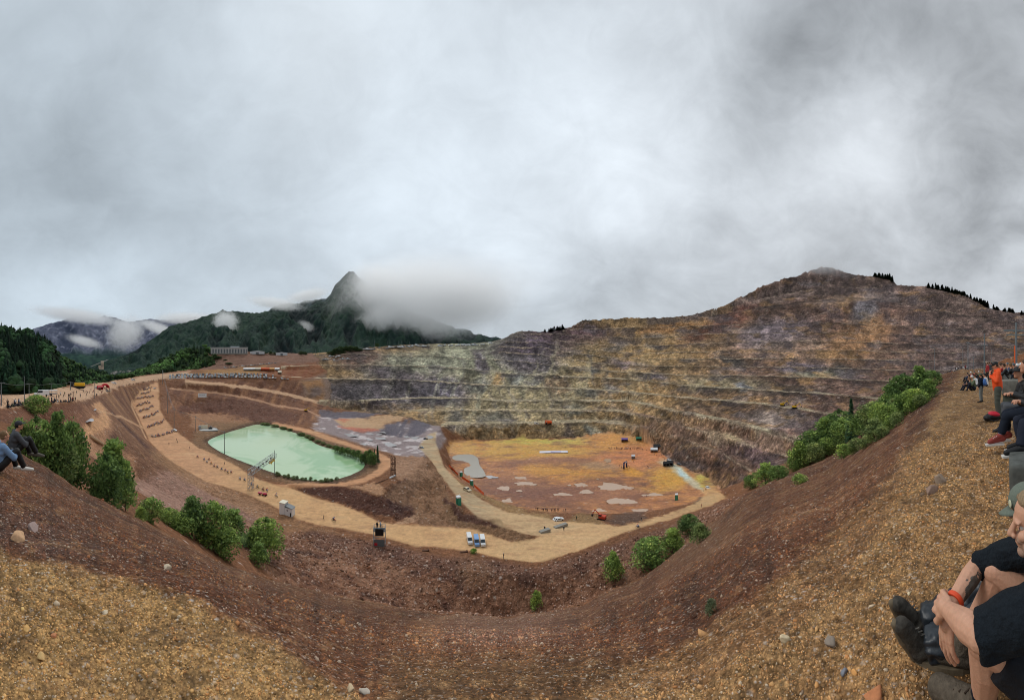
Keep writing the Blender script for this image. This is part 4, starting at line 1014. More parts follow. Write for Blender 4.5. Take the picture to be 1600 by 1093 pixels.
# rubble of the spoil bank at the foot
bmask = np.argwhere((bk*FAR > .5) & (RC < 170) & (GPX > 200) & (GPX < 1175))
sel = bmask[rg.integers(0, len(bmask), 9000)]; rr_, cc_ = sel[:,0], sel[:,1]
r = RR[rr_]*np.exp(rg.uniform(-.003,.003,len(sel))); a = AZ[cc_]+rg.uniform(-.002,.002,len(sel)); x, y = r*np.sin(a), r*np.cos(a)
sz = r/F*np.exp(rg.normal(math.log(1.35), .5, len(sel))).clip(.6, 5); base = albcol(x, y); hue = rg.random((len(sel),1))
col = np.where(hue > .62, base*.35+np.array((168,146,132))*.65, base*rg.uniform(.65,1.3,(len(sel),1)))
stones('rubble', np.stack([x, y, zats(x,y)+sz*.15], 1), sz, np.clip(col, 20, 230), M_rock, rg, 'broken rock covering the bank this side of the haul road', (.6,1.0))
# single larger rocks one can point at
def boulder(px, py, size, col, label, flat=.7, seed=0):
    rgb = np.random.default_rng(900+seed)
    b = bmesh.new(); bmesh.ops.create_icosphere(b, subdivisions=3, radius=1.0)
    v = np.array([q.co[:] for q in b.verts], np.float32); f = np.array([[q.index for q in g.verts] for g in b.faces], np.int32); b.free()
    for _ in range(13):
        nrm = rgb.normal(0,1,3); nrm /= np.linalg.norm(nrm); d = .42+.36*rgb.random(); s = v@nrm; v = v-np.where(s > d, s-d, 0)[:,None]*nrm
    v = v*(1+.07*fbm(v[:,0]*2.5, v[:,1]*2.5, v[:,2]*2.5+.01, oct=4, seed=seed)[:,None])
    g = ground(px, py); sz3 = np.array((.62,.45,.45*flat))*size
    ang = rgb.random()*6.28; R2 = np.array(((math.cos(ang),-math.sin(ang),0),(math.sin(ang),math.cos(ang),0),(0,0,1)))
    v = (v*sz3)@R2.T
    o = mesh_np('rock', v, f, M_stone, to_alb(np.tile(np.array(col, np.float32), (len(v),1))), smooth=False)
    o.location = (g.x, g.y, g.z+size*.12); tag(o, label, 'rock', 'loose rocks on the slope'); return o
for i, (px, py, s, c, lb) in enumerate([(40,984,.055,(156,122,76),'orange tan stone on the gravel near the bottom left corner'),(65,1028,.05,(158,130,88),'pale yellow stone in the gravel close to the bottom left corner'),
        (84,993,.035,(150,100,70),'reddish brown stone beside the orange tan stone'),(163,957,.04,(168,154,132),'whitish stone on the tan gravel crest'),(27,843,.16,(150,120,92),'block of tan rock on the dark rubble streak at the left'),(52,828,.15,(120,104,98),'grey block in the dark rubble streak at the left'),
        (1227,1001,.07,(166,150,122),'cream coloured stone on the gravel left of the boots'),(1297,1007,.08,(108,98,88),'grey stone sunk in the gravel left of the boots'),(1318,1052,.05,(96,98,104),'blue grey stone in the gravel at the bottom'),
        (1366,1090,.09,(150,98,66),'red brown stone at the bottom edge beside the brown boot'),(1336,1052,.035,(170,124,74),'small orange stone on the gravel'),(1420,927,.035,(176,160,130),'small cream stone above the black boots'),
        (548,1078,.06,(150,132,106),'pale stone at the bottom edge of the dark slope'),(570,1083,.05,(146,136,124),'grey white stone beside a pale stone at the bottom edge'),(262,888,.10,(156,142,122),'long pale stone on the dark slope'),(1470,752,.20,(120,104,90),'grey rock on the upper right slope'),
        (1455,770,.18,(112,92,80),'brown grey rock beside a furrow on the right slope')]):
    boulder(px, py, s, c, lb, .8, i)

# ------------------------------------------------------------------ trees and bushes of the pit
M_bark = simple_mat('grey_bark', (96,84,72), .9, .2, noise=.3, nscale=6)
M_leaf = attr_mat('birch_leaves', .7, .25, .18, 1.5, .35)
M_needle = attr_mat('spruce_needles', .8, .2, .2, 2.0, .1)
def leaf_crown(rng, n=2600, conic=False, lumps=16, leaf=.030):
    """crown in a unit box (radius .5, height 1): many leaf cards gathered on twig clumps"""
    cen = []
    for i in range(lumps):
        t = rng.random()**.8; zz = .16+.80*t
        prof = (1-t)**.7*.9+.1 if conic else math.sqrt(max(0, 1-(2*t-.86)**2*.85))
        a = rng.random()*6.28; q = .34*prof*math.sqrt(rng.random()*.85+.15)
        cen.append((q*math.cos(a), q*math.sin(a), zz, (.07+.09*rng.random())*(.6 if t > .8 else 1)))
    cen = np.array(cen); k = rng.integers(0, lumps, n)
    d = rng.normal(0, 1, (n,3)); d /= np.linalg.norm(d, axis=1, keepdims=True)
    rad = rng.random((n,1))**.45
    c = cen[k,:3]+d*rad*cen[k,3:4]*np.array((1.15,1.15,1.05))*1.25
    ex = rng.random(n) < .42; zz = .12+.84*rng.random(n); aa = rng.random(n)*6.283; qq = .42*np.sqrt(rng.random(n))*(np.sqrt(np.clip(1-(2*zz-.9)**2*.85,0,1)) if not conic else (1-zz)**.7)
    c = np.where(ex[:,None], np.stack([qq*np.cos(aa), qq*np.sin(aa), zz], 1), c)
    ok = c[:,2] > .02; c = c[ok]; d = d[ok]; n = len(c); k = k[ok]
    u = rng.normal(0,1,(n,3)); u /= np.linalg.norm(u,axis=1,keepdims=True)
    v = np.cross(u, d+rng.normal(0,.6,(n,3))); v /= np.linalg.norm(v,axis=1,keepdims=True)+1e-6
    L = leaf*rng.uniform(.6,1.5,(n,1)); W = L*.62
    q = np.stack([c-u*L, c+v*W, c+u*L, c-v*W], 1)
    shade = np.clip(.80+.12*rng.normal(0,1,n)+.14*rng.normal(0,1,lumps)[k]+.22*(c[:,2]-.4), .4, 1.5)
    return q.reshape(-1,3).astype(np.float32), np.arange(n*4).reshape(n,4), np.repeat(shade, 4), cen
def limb_mesh(rng, cen, h=1.0):
    """tapered trunk with limbs to the clumps, unit height"""
    Vs, Fs = [], []
    def tube(p0, p1, r0, r1, sides=6):
        p0, p1 = np.array(p0, float), np.array(p1, float); d = p1-p0; L = np.linalg.norm(d)+1e-9; d /= L
        s = np.cross(d, (0,0,1) if abs(d[2]) < .9 else (1,0,0)); s /= np.linalg.norm(s); t = np.cross(d, s); b = sum(len(x) for x in Vs)
        ang = np.arange(sides)*2*math.pi/sides
        ring = np.cos(ang)[:,None]*s+np.sin(ang)[:,None]*t
        Vs.append(np.concatenate([p0+ring*r0, p1+ring*r1]))
        for i in range(sides): Fs.append((b+i, b+(i+1)%sides, b+sides+(i+1)%sides, b+sides+i))
    pts = [(0,0,-.05)]; 
    for i in range(1,6): pts.append((pts[-1][0]+rng.normal(0,.012), pts[-1][1]+rng.normal(0,.012), i*.17))
    for i in range(5): tube(pts[i], pts[i+1], .020*(1-i*.17), .020*(1-(i+1)*.17)+.001)
    for c in cen:
        z = max(.06, c[2]-.18); i = int(min(4, z/.17)); p = np.array(pts[i]); tube((p[0],p[1],z), c[:3], .007, .002, 4)
    return np.concatenate(Vs), np.array(Fs)
class Proto: pass
def tree_protos():
    out = {}
    for kind, cfgs in (('birch', [(1500,26),(1700,30),(1600,22),(1300,28)]), ('bush', [(900,16),(800,20)])):
        L = []
        for i, (n, lu) in enumerate(cfgs):
            rng = np.random.default_rng(100+i+len(kind))
            q, f, sh, cen = leaf_crown(rng, n*2, conic=(i % 2 == 1), lumps=lu, leaf=.027 if kind == 'birch' else .036)
            tv, tf = limb_mesh(rng, cen); L.append((q, f, sh, tv, tf))
        out[kind] = L
    L = []
    for i in range(2):
        rng = np.random.default_rng(300+i); Q = []; S = []
        for j in range(1500):
            t = rng.random(); z = .06+.92*t; R = .20*(1-t)**.9+.01; R *= .75+.25*math.sin(t*60+i); a = rng.random()*6.28; q_ = R*rng.random()**.4
            c = np.array((q_*math.cos(a), q_*math.sin(a), z-q_*.25)); o_ = np.array((math.cos(a), math.sin(a), -.35)); s_ = np.array((-math.sin(a), math.cos(a), 0)); l = .035*rng.uniform(.6,1.4)
            Q += [c-o_*l, c+s_*l*.5, c+o_*l, c-s_*l*.5]; S += [.7+.4*rng.random()]*4
        tv, tf = limb_mesh(rng, np.zeros((0,4))); L.append((np.array(Q, np.float32), np.arange(len(Q)).reshape(-1,4), np.array(S), tv, tf))
    out['spruce'] = L
    return out
TP = tree_protos(); CROWN = {}
def crown_data(kind, i, colkey):
    key = (kind, i, colkey)
    if key not in CROWN:
        q, f, sh, tv, tf = TP[kind][i]
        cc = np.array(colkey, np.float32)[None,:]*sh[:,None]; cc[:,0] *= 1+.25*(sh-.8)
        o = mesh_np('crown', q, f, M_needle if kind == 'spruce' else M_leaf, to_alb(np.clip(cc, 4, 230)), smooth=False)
        t = mesh_np('trunk', tv, tf, M_bark); CROWN[key] = (o.data, t.data)
        bpy.data.objects.remove(o); bpy.data.objects.remove(t)
    return CROWN[key]
LT = 'trees beyond the edge of the left slope'
def tree(px, py_top, r, wpx, label, group, kind='birch', col=(74,104,50), seed=0, base=None, name=None):
    """a tree standing on the ground at azimuth px, its tip at py_top"""
    if group == LT: r = float(np.interp(px, CPX, f_r))*(1.10+.035*((seed*7) % 10))
    if base is not None: g = ground(px, base, rmin=2); r = math.hypot(g.x, g.y)
    a = (px-800)/F; x, y = r*math.sin(a), r*math.cos(a); z = zat(x, y)
    h = (HOR-py_top)/F*r-z
    L = TP[kind]; i = seed % len(L); cm, tm = crown_data(kind, i, col)
    e = bpy.data.objects.new(name or {'birch':'birch_tree','bush':'bush','spruce':'spruce_tree'}[kind], None); COL.objects.link(e); e.location = (x, y, z)
    e.rotation_euler = (0, 0, (seed*2.399) % 6.28)
    w_ = wpx*r/F*((1.75 if group == LT else 1.5) if kind != 'spruce' else (4.4 if group == 'conifers on the skyline' else 2.6))
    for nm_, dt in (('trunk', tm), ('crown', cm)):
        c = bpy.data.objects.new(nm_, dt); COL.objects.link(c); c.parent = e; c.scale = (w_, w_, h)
        if nm_ == 'trunk': c.scale = (max(w_*.8, h*.5), max(w_*.8, h*.5), h)
    tag(e, label, {'birch':'tree','bush':'bush','spruce':'tree'}[kind], group); return e
G1, G2, G3, G4 = (106,132,70), (88,114,62), (124,148,76), (112,130,78)
for i, (px, top, r, wd, c, lb) in enumerate([
    (57,616,80,26,G1,'small round tree in front of the crowd on the left plateau'),(30,655,58,44,G4,'pale bushy tree above the seated man in grey'),(58,652,60,46,G1,'leafy tree right of the seated man\'s head'),(90,640,62,44,G2,'dark green tree at the top of the left thicket'),
    (112,656,58,40,G2,'dark tree on the gully side of the left thicket'),(60,680,46,48,G1,'broad tree low in the left thicket, nearest the seated man'),(88,684,46,50,G4,'tree in the middle of the left thicket'),(112,692,45,44,G2,'dark lower tree at the right end of the left thicket'),(40,668,40,38,G4,'low tree directly behind the seated man'),
    (178,688,66,58,G1,'tall single birch standing beside the gully'),(166,712,60,44,G2,'lower dark half of the tree pair beside the gully'),(196,728,62,34,G1,'short birch at the foot of the tall single birch'),
    (237,778,74,30,G1,'round young tree between the gully birch and the thicket'),(220,792,66,18,G3,'sapling left of the round young tree'),(264,794,80,24,G3,'sapling at the left end of the lower thicket'),(300,774,90,46,G2,'tallest dark tree of the lower thicket'),
    (332,784,90,42,G1,'tree with a rounded top in the middle of the lower thicket'),(364,796,92,38,G1,'tree right of the rounded one in the lower thicket'),(284,803,84,34,G3,'light green tree low at the left of the lower thicket'),(322,818,82,40,G3,'light green tree in front of the tallest dark one'),
    (352,826,84,36,G1,'low tree in front of the lower thicket'),(394,832,92,32,G2,'narrow tree near the right end of the lower thicket'),(416,810,100,42,G3,'bright birch at the right end of the lower thicket'),(404,846,90,30,G1,'bush under the bright birch at the right end'),(376,842,88,28,G2,'bush between the narrow tree and the low tree')]):
    tree(px, top, r, wd*(1 if i else 1.3), lb, LT if i else None, 'birch', c, i)
RT = 'trees on the right slope'
for i, (px, top, base, wd, c, lb) in enumerate([
    (958,861,904,34,G3,'bright green bush standing alone at the foot of the slope, lowest of the five'),(1015,842,885,48,G1,'widest bush of the five at the foot of the slope'),(1052,826,864,38,G3,'tall bush next to the widest one at the foot of the slope'),(1077,804,834,30,G2,'dark bush at the upper end of the five'),(1094,816,847,34,G4,'pale sparse bush at the right end of the five'),
    (1172,742,764,18,G2,'small dark bush at the lower end of the right hand wood'),(1196,724,757,40,G3,'rounded bright bush below the right hand wood'),(1216,727,749,28,G1,'bush against the rounded bright bush'),
    (1248,688,731,36,G3,'light tree at the lower front of the right hand wood'),(1268,672,716,42,G2,'dark tree behind the light one in the right hand wood'),(1290,652,705,46,G1,'full tree in the lower middle of the right hand wood'),(1312,640,694,44,G2,'dark tree beside the spruce'),
    (1346,640,682,44,G1,'tree right of the spruce'),(1370,626,668,48,G4,'pale tree halfway up the right hand wood'),(1391,602,655,46,G1,'tall tree in the upper middle of the right hand wood'),(1411,584,642,50,G2,'tallest dark tree near the top of the right hand wood'),(1436,570,622,44,G1,'tree at the top of the right hand wood under the terraces'),(1455,578,606,28,G2,'last tree of the wood next to the rim crowd')]):
    tree(px, top, 0, wd, lb, RT, 'birch', c, i+3, base)
tree(1330, 621, 0, 26, 'dark pointed spruce among the leafy trees of the right hand wood', RT, 'spruce', (44,70,44), 1, 690)
for i, (px, top, base, wd, c, lb) in enumerate([(1318,692,716,30,G3,'low bush in front of the dark scree strip'),(1338,684,705,22,G4,'sparse bush right of the low one on the scree strip'),(1366,654,690,40,G4,'birch at the lower end of the second row'),(1386,630,672,38,G3,'light birch in the middle of the second row'),(1404,618,656,36,G1,'dense birch in the second row'),
    (1428,606,640,38,G3,'bright birch near the upper end of the second row'),(1450,592,624,32,G1,'topmost birch of the second row'),(1250,741,756,22,G3,'low bush on the bare slope below the wood')]):
    tree(px, top, 0, wd, lb, RT, 'bush' if i < 2 or i == 7 else 'birch', c, i+7, base)
rgt = np.random.default_rng(54)
for i in range(16):
    px = 1236+214*(i+.5)/16+rgt.normal(0,3); base = np.interp(px, [1236,1290,1345,1410,1455],[738,708,682,642,606])+rgt.uniform(-3,5); hh = np.interp(px, [1236,1300,1410,1455],[34,46,48,30])*rgt.uniform(.6,.95)
    tree(px, base-hh, 0, hh*rgt.uniform(.75,1.0), 'leafy young tree filling the belt of the right hand wood', RT, 'birch', (G1,G3,G4)[i % 3], i+2, base)
for i in range(9):
    px = 1325+130*(i+.5)/9+rgt.normal(0,3); base = np.interp(px, [1325,1370,1420,1460],[712,688,648,616])+rgt.uniform(-2,4); hh = rgt.uniform(16,30)
    tree(px, base-hh, 0, hh*rgt.uniform(.8,1.1), 'small light shrub in the second row of the right hand wood', RT, 'bush' if i % 2 else 'birch', (G3,G4)[i % 2], i+5, base)
tree(838, 921, 0, 19, 'lone green shrub in the rubble at the bottom of the bowl', None, 'bush', G3, 1, 950)
tree(740, 857, 0, 9, 'tuft of bright grass on the edge of the haul road below the vans', None, 'bush', (96,130,50), 0, 864, 'shrub')
tree(1110, 934, 0, 20, 'grey green tuft on the dark slope', None, 'bush', (96,110,80), 1, 958, 'grass_tuft')
# around the pond
PB = 'shrubs on the pond shore'
rgp = np.random.default_rng(77)
shp = [(527,696,708,9),(535,697,710,11),(543,699,713,12),(552,702,715,12),(560,703,718,12),(566,708,724,12),(573,704,722,11),(578,701,727,14),(582,706,728,12)]
for i, (px, top, base, wd) in enumerate(shp):
    tree(px, top, 0, wd, 'dark green shrub in the row along the far shore at the end of the pond', PB, 'bush', (84,108,60), i, base)
tree(590, 695, 0, 9, 'slim dark spruce at the end of the pond', None, 'spruce', (44,72,44), 0, 722)
tree(585, 701, 0, 8, 'shorter spruce beside the slim one at the pond', None, 'spruce', (46,74,44), 1, 725)
for i in range(15):
    px = 432+i*6.8+rgp.normal(0,1.5); yb = np.interp(px, [430,460,505,531,549], [742,749,753.5,750,744])
    tree(px, yb-4-4*rgp.random(), 0, 5+3*rgp.random(), 'small shrub in the row on the near shore of the pond', PB, 'bush', (104,122,80), i, yb)
for i in range(14):
    px = 412+i*8.5+rgp.normal(0,2); yb = np.interp(px, [405,450,485,521], [662,671.5,686,701])
    tree(px, yb-3-3*rgp.random(), 0, 8+3*rgp.random(), 'low green shrub in the row on the far shore of the pond', PB, 'bush', (92,108,64), i, yb)
# conifers on the skyline
SK = 'conifers on the skyline'
for i, px in enumerate(np.linspace(852, 880, 9)):
    tree(px, np.interp(px,[850,880],[516,508])-2*rgp.random(), 0, 4, 'small conifer in the clump on the skyline left of the terraces', SK, 'spruce', (40,62,38), i, None) if False else None
def skyline(px0, px1, n, lb, col=(40,60,38), hpx=(7,13)):
    for i in range(n):
        px = rgp.uniform(px0, px1); A = np.array(RIDGE); ry = np.interp(px, A[:,0], A[:,1]); rr = np.interp(px, A[:,0], A[:,2])*.995
        tree(px, ry-rgp.uniform(*hpx), rr, rgp.uniform(3.,5.), lb, SK, 'spruce', col, i)
skyline(849, 880, 16, 'small conifer in the clump on the skyline left of the terraces', hpx=(3,7))
skyline(1366, 1399, 14, 'small conifer on the right shoulder of the bare summit', hpx=(3,8))
skyline(1450, 1525, 30, 'conifer in the strip descending the right hand skyline', hpx=(3,8))
skyline(1526, 1560, 20, 'conifer in the dense clump low on the right hand skyline', hpx=(4,9))
KN = 'trees and bushes among the upper buildings'
for i, (px, top, r, wd) in enumerate([(517,548,660,12),(524,544,664,14),(532,541,668,14),(540,540,672,14),(548,540,676,14),(556,541,680,12),(562,544,684,10),(520,553,655,12),(529,550,658,14),(536,549,660,12)]):
    tree(px, top, r, wd, 'dark leafy tree in the woodland knoll on the rim of the wall', KN, 'birch', (56,76,42), i)
for i, (px, top, r, wd) in enumerate([(341,556,650,10),(336,552,655,9),(332,566,620,9),(346,569,615,8),(358,566,612,10),(352,561,640,8),(328,560,640,9)]):
    tree(px, top, r, wd, 'green bush on the slope under the long pale building', KN, 'bush', (58,78,44), i)
for i, (px, top, r, wd) in enumerate([(396,551,690,9),(405,552,690,9),(414,550,692,9),(423,548,694,8),(431,550,694,8),(438,553,692,8),(471,548,690,9),(477,549,690,7),(589,536,745,6)]):
    tree(px, top, r, wd, 'green tree among the low halls on the plateau', KN, 'birch', (58,78,44), i)
skyline(1566, 1610, 10, 'conifer at the right edge of the skyline', hpx=(3,7))

# ------------------------------------------------------------------ builder for made things
class MB:
    """collects shapes; build() links them as one mesh object (one part)"""
    def __init__(s): s.V = []; s.F = []; s.M = []
    def add(s, v, f, m=0):
        b = len(s.V); s.V += [tuple(map(float, p)) for p in v]; s.F += [tuple(b+i for i in q) for q in f]; s.M += [m]*len(f); return s
    def box(s, c, d, m=0, rz=0.0, taper=1.0, rot=None, shift=(0,0)):
        x, y, z = d[0]/2, d[1]/2, d[2]/2
        v = [(-x,-y,-z),(x,-y,-z),(x,y,-z),(-x,y,-z),(-x*taper+shift[0],-y*taper+shift[1],z),(x*taper+shift[0],-y*taper+shift[1],z),(x*taper+shift[0],y*taper+shift[1],z),(-x*taper+shift[0],y*taper+shift[1],z)]
        R = (rot if rot is not None else Matrix.Rotation(rz, 3, 'Z'))
        v = [R@Vector(p)+Vector(c) for p in v]
        return s.add(v, [(0,3,2,1),(4,5,6,7),(0,1,5,4),(1,2,6,5),(2,3,7,6),(3,0,4,7)], m)
    def tube(s, p0, p1, r0, r1=None, m=0, n=8, cap=True):
        r1 = r0 if r1 is None else r1
        p0, p1 = Vector(p0), Vector(p1); d = (p1-p0).normalized() if (p1-p0).length > 1e-9 else Vector((0,0,1))
        u = d.orthogonal().normalized(); w = d.cross(u); v = []
        for p, r in ((p0, r0), (p1, r1)):
            for i in range(n):
                a = i*2*math.pi/n; v.append(p+(u*math.cos(a)+w*math.sin(a))*r)
        f = [(i,(i+1)%n,n+(i+1)%n,n+i) for i in range(n)]
        if cap: f += [tuple(range(n-1,-1,-1)), tuple(range(n,2*n))]
        return s.add(v, f, m)
    def path(s, pts, r, m=0, n=6):
        for a, b in zip(pts[:-1], pts[1:]): s.tube(a, b, r, r, m, n)
        return s
    def ball(s, c, r, m=0, seg=10, rings=6, rot=None):
        r = (r,)*3 if not hasattr(r, '__len__') else r; v = []; f = []
        for i in range(rings+1):
            t = math.pi*i/rings
            for j in range(seg):
                a = 2*math.pi*j/seg; p = Vector((r[0]*math.sin(t)*math.cos(a), r[1]*math.sin(t)*math.sin(a), r[2]*math.cos(t)))
                v.append((rot@p if rot else p)+Vector(c))
        for i in range(rings):
            for j in range(seg): f.append((i*seg+j, (i+1)*seg+j, (i+1)*seg+(j+1)%seg, i*seg+(j+1)%seg))
        return s.add(v, f, m)
    def prism(s, poly2, w, m=0, axis='y', c=(0,0,0)):
        """poly2 in x,z extruded +-w/2 along y"""
        n = len(poly2); v = [(x, -w/2, z) for x, z in poly2]+[(x, w/2, z) for x, z in poly2]
        v = [Vector(p)+Vector(c) for p in v]
        return s.add(v, [tuple(range(n)), tuple(range(2*n-1, n-1, -1))]+[(i, n+i, n+(i+1)%n, (i+1)%n) for i in range(n)], m)
    def wheel(s, c, r, w, m=0, n=14, ax=(0,1,0)):
        a = Vector(ax)*w/2; c = Vector(c); return s.tube(c-a, c+a, r, r, m, n)
    def torus(s, c, R, r, m=0, n=16, k=6, ax='y'):
        v = []; f = []
        for i in range(n):
            a = 2*math.pi*i/n
            for j in range(k):
                b = 2*math.pi*j/k; q = R+r*math.cos(b); p = (q*math.cos(a), r*math.sin(b), q*math.sin(a)) if ax == 'y' else (q*math.cos(a), q*math.sin(a), r*math.sin(b))
                v.append(Vector(p)+Vector(c))
        for i in range(n):
            for j in range(k): f.append((i*k+j, ((i+1)%n)*k+j, ((i+1)%n)*k+(j+1)%k, i*k+(j+1)%k))
        return s.add(v, f, m)
    def build(s, name, mats, parent=None, smooth=False, loc=None):
        mats = mats if isinstance(mats, (list, tuple)) else [mats]
        me = bpy.data.meshes.new(name); me.from_pydata(s.V, [], s.F)
        for m in mats: me.materials.append(m)
        me.polygons.foreach_set('material_index', s.M)
        if smooth: me.polygons.foreach_set('use_smooth', [True]*len(s.F))
        me.validate(); me.update()
        bm = bmesh.new(); bm.from_mesh(me); bmesh.ops.recalc_face_normals(bm, faces=bm.faces[:]); bm.to_mesh(me); bm.free()
        o = bpy.data.objects.new(name, me); COL.objects.link(o)
        if parent: o.parent = parent
        if loc: o.location = loc
        return o
def empty(name, loc, rz=0.0, label=None, cat=None, group=None):
    o = bpy.data.objects.new(name, None); COL.objects.link(o); o.location = loc; o.rotation_euler = (0, 0, rz)
    return tag(o, label, cat, group)
def dup(root, loc, rz=0.0, label=None, group=None, scale=None):
    r = root.copy(); COL.objects.link(r); r.location = loc; r.rotation_euler = (0, 0, rz)
    if scale: r.scale = scale
    if label: r['label'] = label
    if group: r['group'] = group
    for ch in list(root.children):
        c = ch.copy(); COL.objects.link(c); c.parent = r
        for g in list(ch.children):
            d = g.copy(); COL.objects.link(d); d.parent = c
    return r
def drop(*objs):
    for o in objs:
        for ch in list(o.children):
            drop(ch)
        bpy.data.objects.remove(o)
_mc = {}
def mat(col, rough=.6, spec=.4, metal=0.0, noise=.12, nscale=6.0):
    k = (tuple(col), rough, spec, metal, noise, nscale)
    if k not in _mc: _mc[k] = simple_mat('paint_%d_%d_%d' % tuple(col), col, rough, spec, metal, noise, nscale)
    return _mc[k]
WHITE = mat((225,226,226), .35, .5, 0, .04); CREAM = mat((222,214,190), .5); DARK = mat((34,35,38), .5); BLACK = mat((22,22,24), .6); TYRE = mat((30,30,32), .9, .2)
GLASS = mat((40,52,60), .12, .6, 0, 0); STEEL = mat((140,146,152), .45, .5, .5); GALV = mat((120,126,128), .55, .4, .4); RUST = mat((96,70,56), .85, .2)
WOOD = mat((112,100,86), .9, .2, 0, .2); CONC = mat((150,146,138), .9, .2, 0, .1); ORANGE = mat((226,96,40), .7); RED = mat((190,40,48), .6); GREEN = mat((38,120,92), .5); YEL = mat((228,176,30), .6); BLUE = mat((70,112,176), .5); LBLUE = mat((118,158,206), .35, .5, 0, .04)
SILV = mat((158,162,166), .3, .5, .4, .04); REDC = mat((140,36,34), .3, .5, 0, .04); BLUEC = mat((52,74,110), .3, .5, 0, .04); GREYC = mat((92,96,100), .3, .5, 0, .04); BLACKC = mat((36,38,42), .25, .5, 0, .04)

# ------------------------------------------------------------------ vehicles
def car_proto(name, paint, kind='car', label=None, group=None):
    e = empty(name, (0,0,-500), 0, label, {'car':'car','van':'van'}[kind], group)
    if kind == 'car':
        L, W_, prof = 4.4, 1.78, [(-2.2,.35),(2.2,.35),(2.2,.72),(1.9,.86),(1.05,.95),(.35,1.45),(-1.2,1.48),(-1.9,1.0),(-2.2,.92)]
        win = [(.98,.97),(.36,1.40),(-1.15,1.43),(-1.75,1.02)]
    else:
        L, W_, prof = 5.4, 1.95, [(-2.7,.4),(2.7,.4),(2.7,.95),(2.45,1.12),(1.75,1.22),(1.15,2.15),(-2.6,2.25),(-2.7,2.1)]
        win = [(1.72,1.25),(1.18,2.0),(-.3,2.02),(-.3,1.3)]
    MB().prism(prof, W_).build('body', paint, e)
    g = MB(); ws = MB(); rw = MB()
    g.prism(win, W_+.02)
    if kind == 'car': ws.add([(1.0,-.72,.985),(1.0,.72,.985),(.40,.66,1.43),(.40,-.66,1.43)], [(0,1,2,3)]); rw.add([(-1.86,-.7,1.05),(-1.86,.7,1.05),(-1.26,.62,1.46),(-1.26,-.62,1.46)], [(0,3,2,1)])
    else: ws.add([(1.77,-.85,1.26),(1.77,.85,1.26),(1.22,.8,2.08),(1.22,-.8,2.08)], [(0,1,2,3)]); rw.add([(-2.71,-.7,1.4),(-2.71,.7,1.4),(-2.71,.7,2.0),(-2.71,-.7,2.0)], [(0,3,2,1)])
    g.build('window', GLASS, e)
    ws.build('windscreen', GLASS, e); rw.build('rear_window', GLASS, e)
    for sx in (1,-1):
        for sy in (1,-1):
            MB().wheel((sx*L*.31, sy*(W_/2-.12), .33), .33, .26).build('wheel', TYRE, e)
    for sy in (1,-1): MB().box((L/2+.005, sy*.62, .72 if kind == 'car' else .86), (.03,.30,.14)).build('headlight', SILV, e)
    return e
def place(e, px, py, yaw, label=None, group=None, scale=None, rmin=0, rmax=1e9):
    """copy of a thing standing at a photograph point; yaw in degrees, 0 = nose to the right as seen"""
    g = ground(px, py, rmin, rmax); a = (px-800)/F
    return dup(e, g, math.radians(yaw)-a, label, group, scale)
vanw = car_proto('parked_van', WHITE, 'van'); vanb = car_proto('parked_van', LBLUE, 'van')
place(vanw, 733.5, 846, -82, 'white van, nearest the platform of the three parked side by side on the haul road', 'vans parked on the haul road', (.82,.72,.88))
place(vanb, 744.5, 849, -84, 'light blue van between two white ones on the haul road', 'vans parked on the haul road', (.82,.72,.88))
place(vanw, 754, 849, -84, 'white van parked right of the light blue one on the haul road', 'vans parked on the haul road', (.82,.72,.88))
CARS = {k: car_proto('parked_car', m) for k, m in (('white',WHITE),('silver',SILV),('grey',GREYC),('black',BLACKC),('blue',BLUEC),('red',REDC))}
suv = car_proto('offroad_car', mat((206,190,160), .4), 'car'); place(suv, 730, 767, -48, 'beige off road car driving up the pit ramp beside the orange netting', None, (1.1,1.1,1.25))
place(CARS['white'], 273, 673, -50, 'white car standing at the edge of the start field behind the riders'); 
place(CARS['white'], 242, 607, 60, 'small white car at the top of the haul road behind the last start row')
place(CARS['silver'], 659, 700, -45, 'silver car parked at the end of the grey floor beside the pit ramp'); place(CARS['grey'], 665, 686, 10, 'grey car parked on the grey floor by the head of the ramp')
place(CARS['white'], 1106, 763, -60, 'white car on the light track at the right corner of the pit floor'); place(CARS['white'], 1045, 719, -40, 'white car under the terrace at the right side of the pit floor'); place(CARS['grey'], 1061, 726, -35, 'grey car parked on the light track below the terrace')
place(CARS['white'], 722, 640.5, 0, 'tiny white vehicle on the second terrace road'); place(vanw, 208, 594, 30, 'white van on the road leading to the car park')
place(vanw, 838, 662.5, 0, 'white van left of the orange dump truck')
rgc = np.random.default_rng(31); keys = list(CARS)
PK = 'cars in the long car park above the pit'
n_c = 0
for row in range(5):
    for px in np.arange(266, 452-row*8, 4.7):
        if rgc.random() < (.22 if px > 410 else .05): continue
        k = keys[int(rgc.choice(6, p=[.52,.22,.08,.07,.07,.04]))]
        y = np.interp(px, [266,300,380,420,452], [591.5,590,589.3,590.5,592.5])-row*1.35+.4
        place(CARS[k], px+rgc.normal(0,.5), y, 90+rgc.normal(0,10), k+' car in the tightly parked rows of the long car park', PK, (1.3,1.3,1.3), 400); n_c += 1
PU = 'vans and campers on the upper plateau'
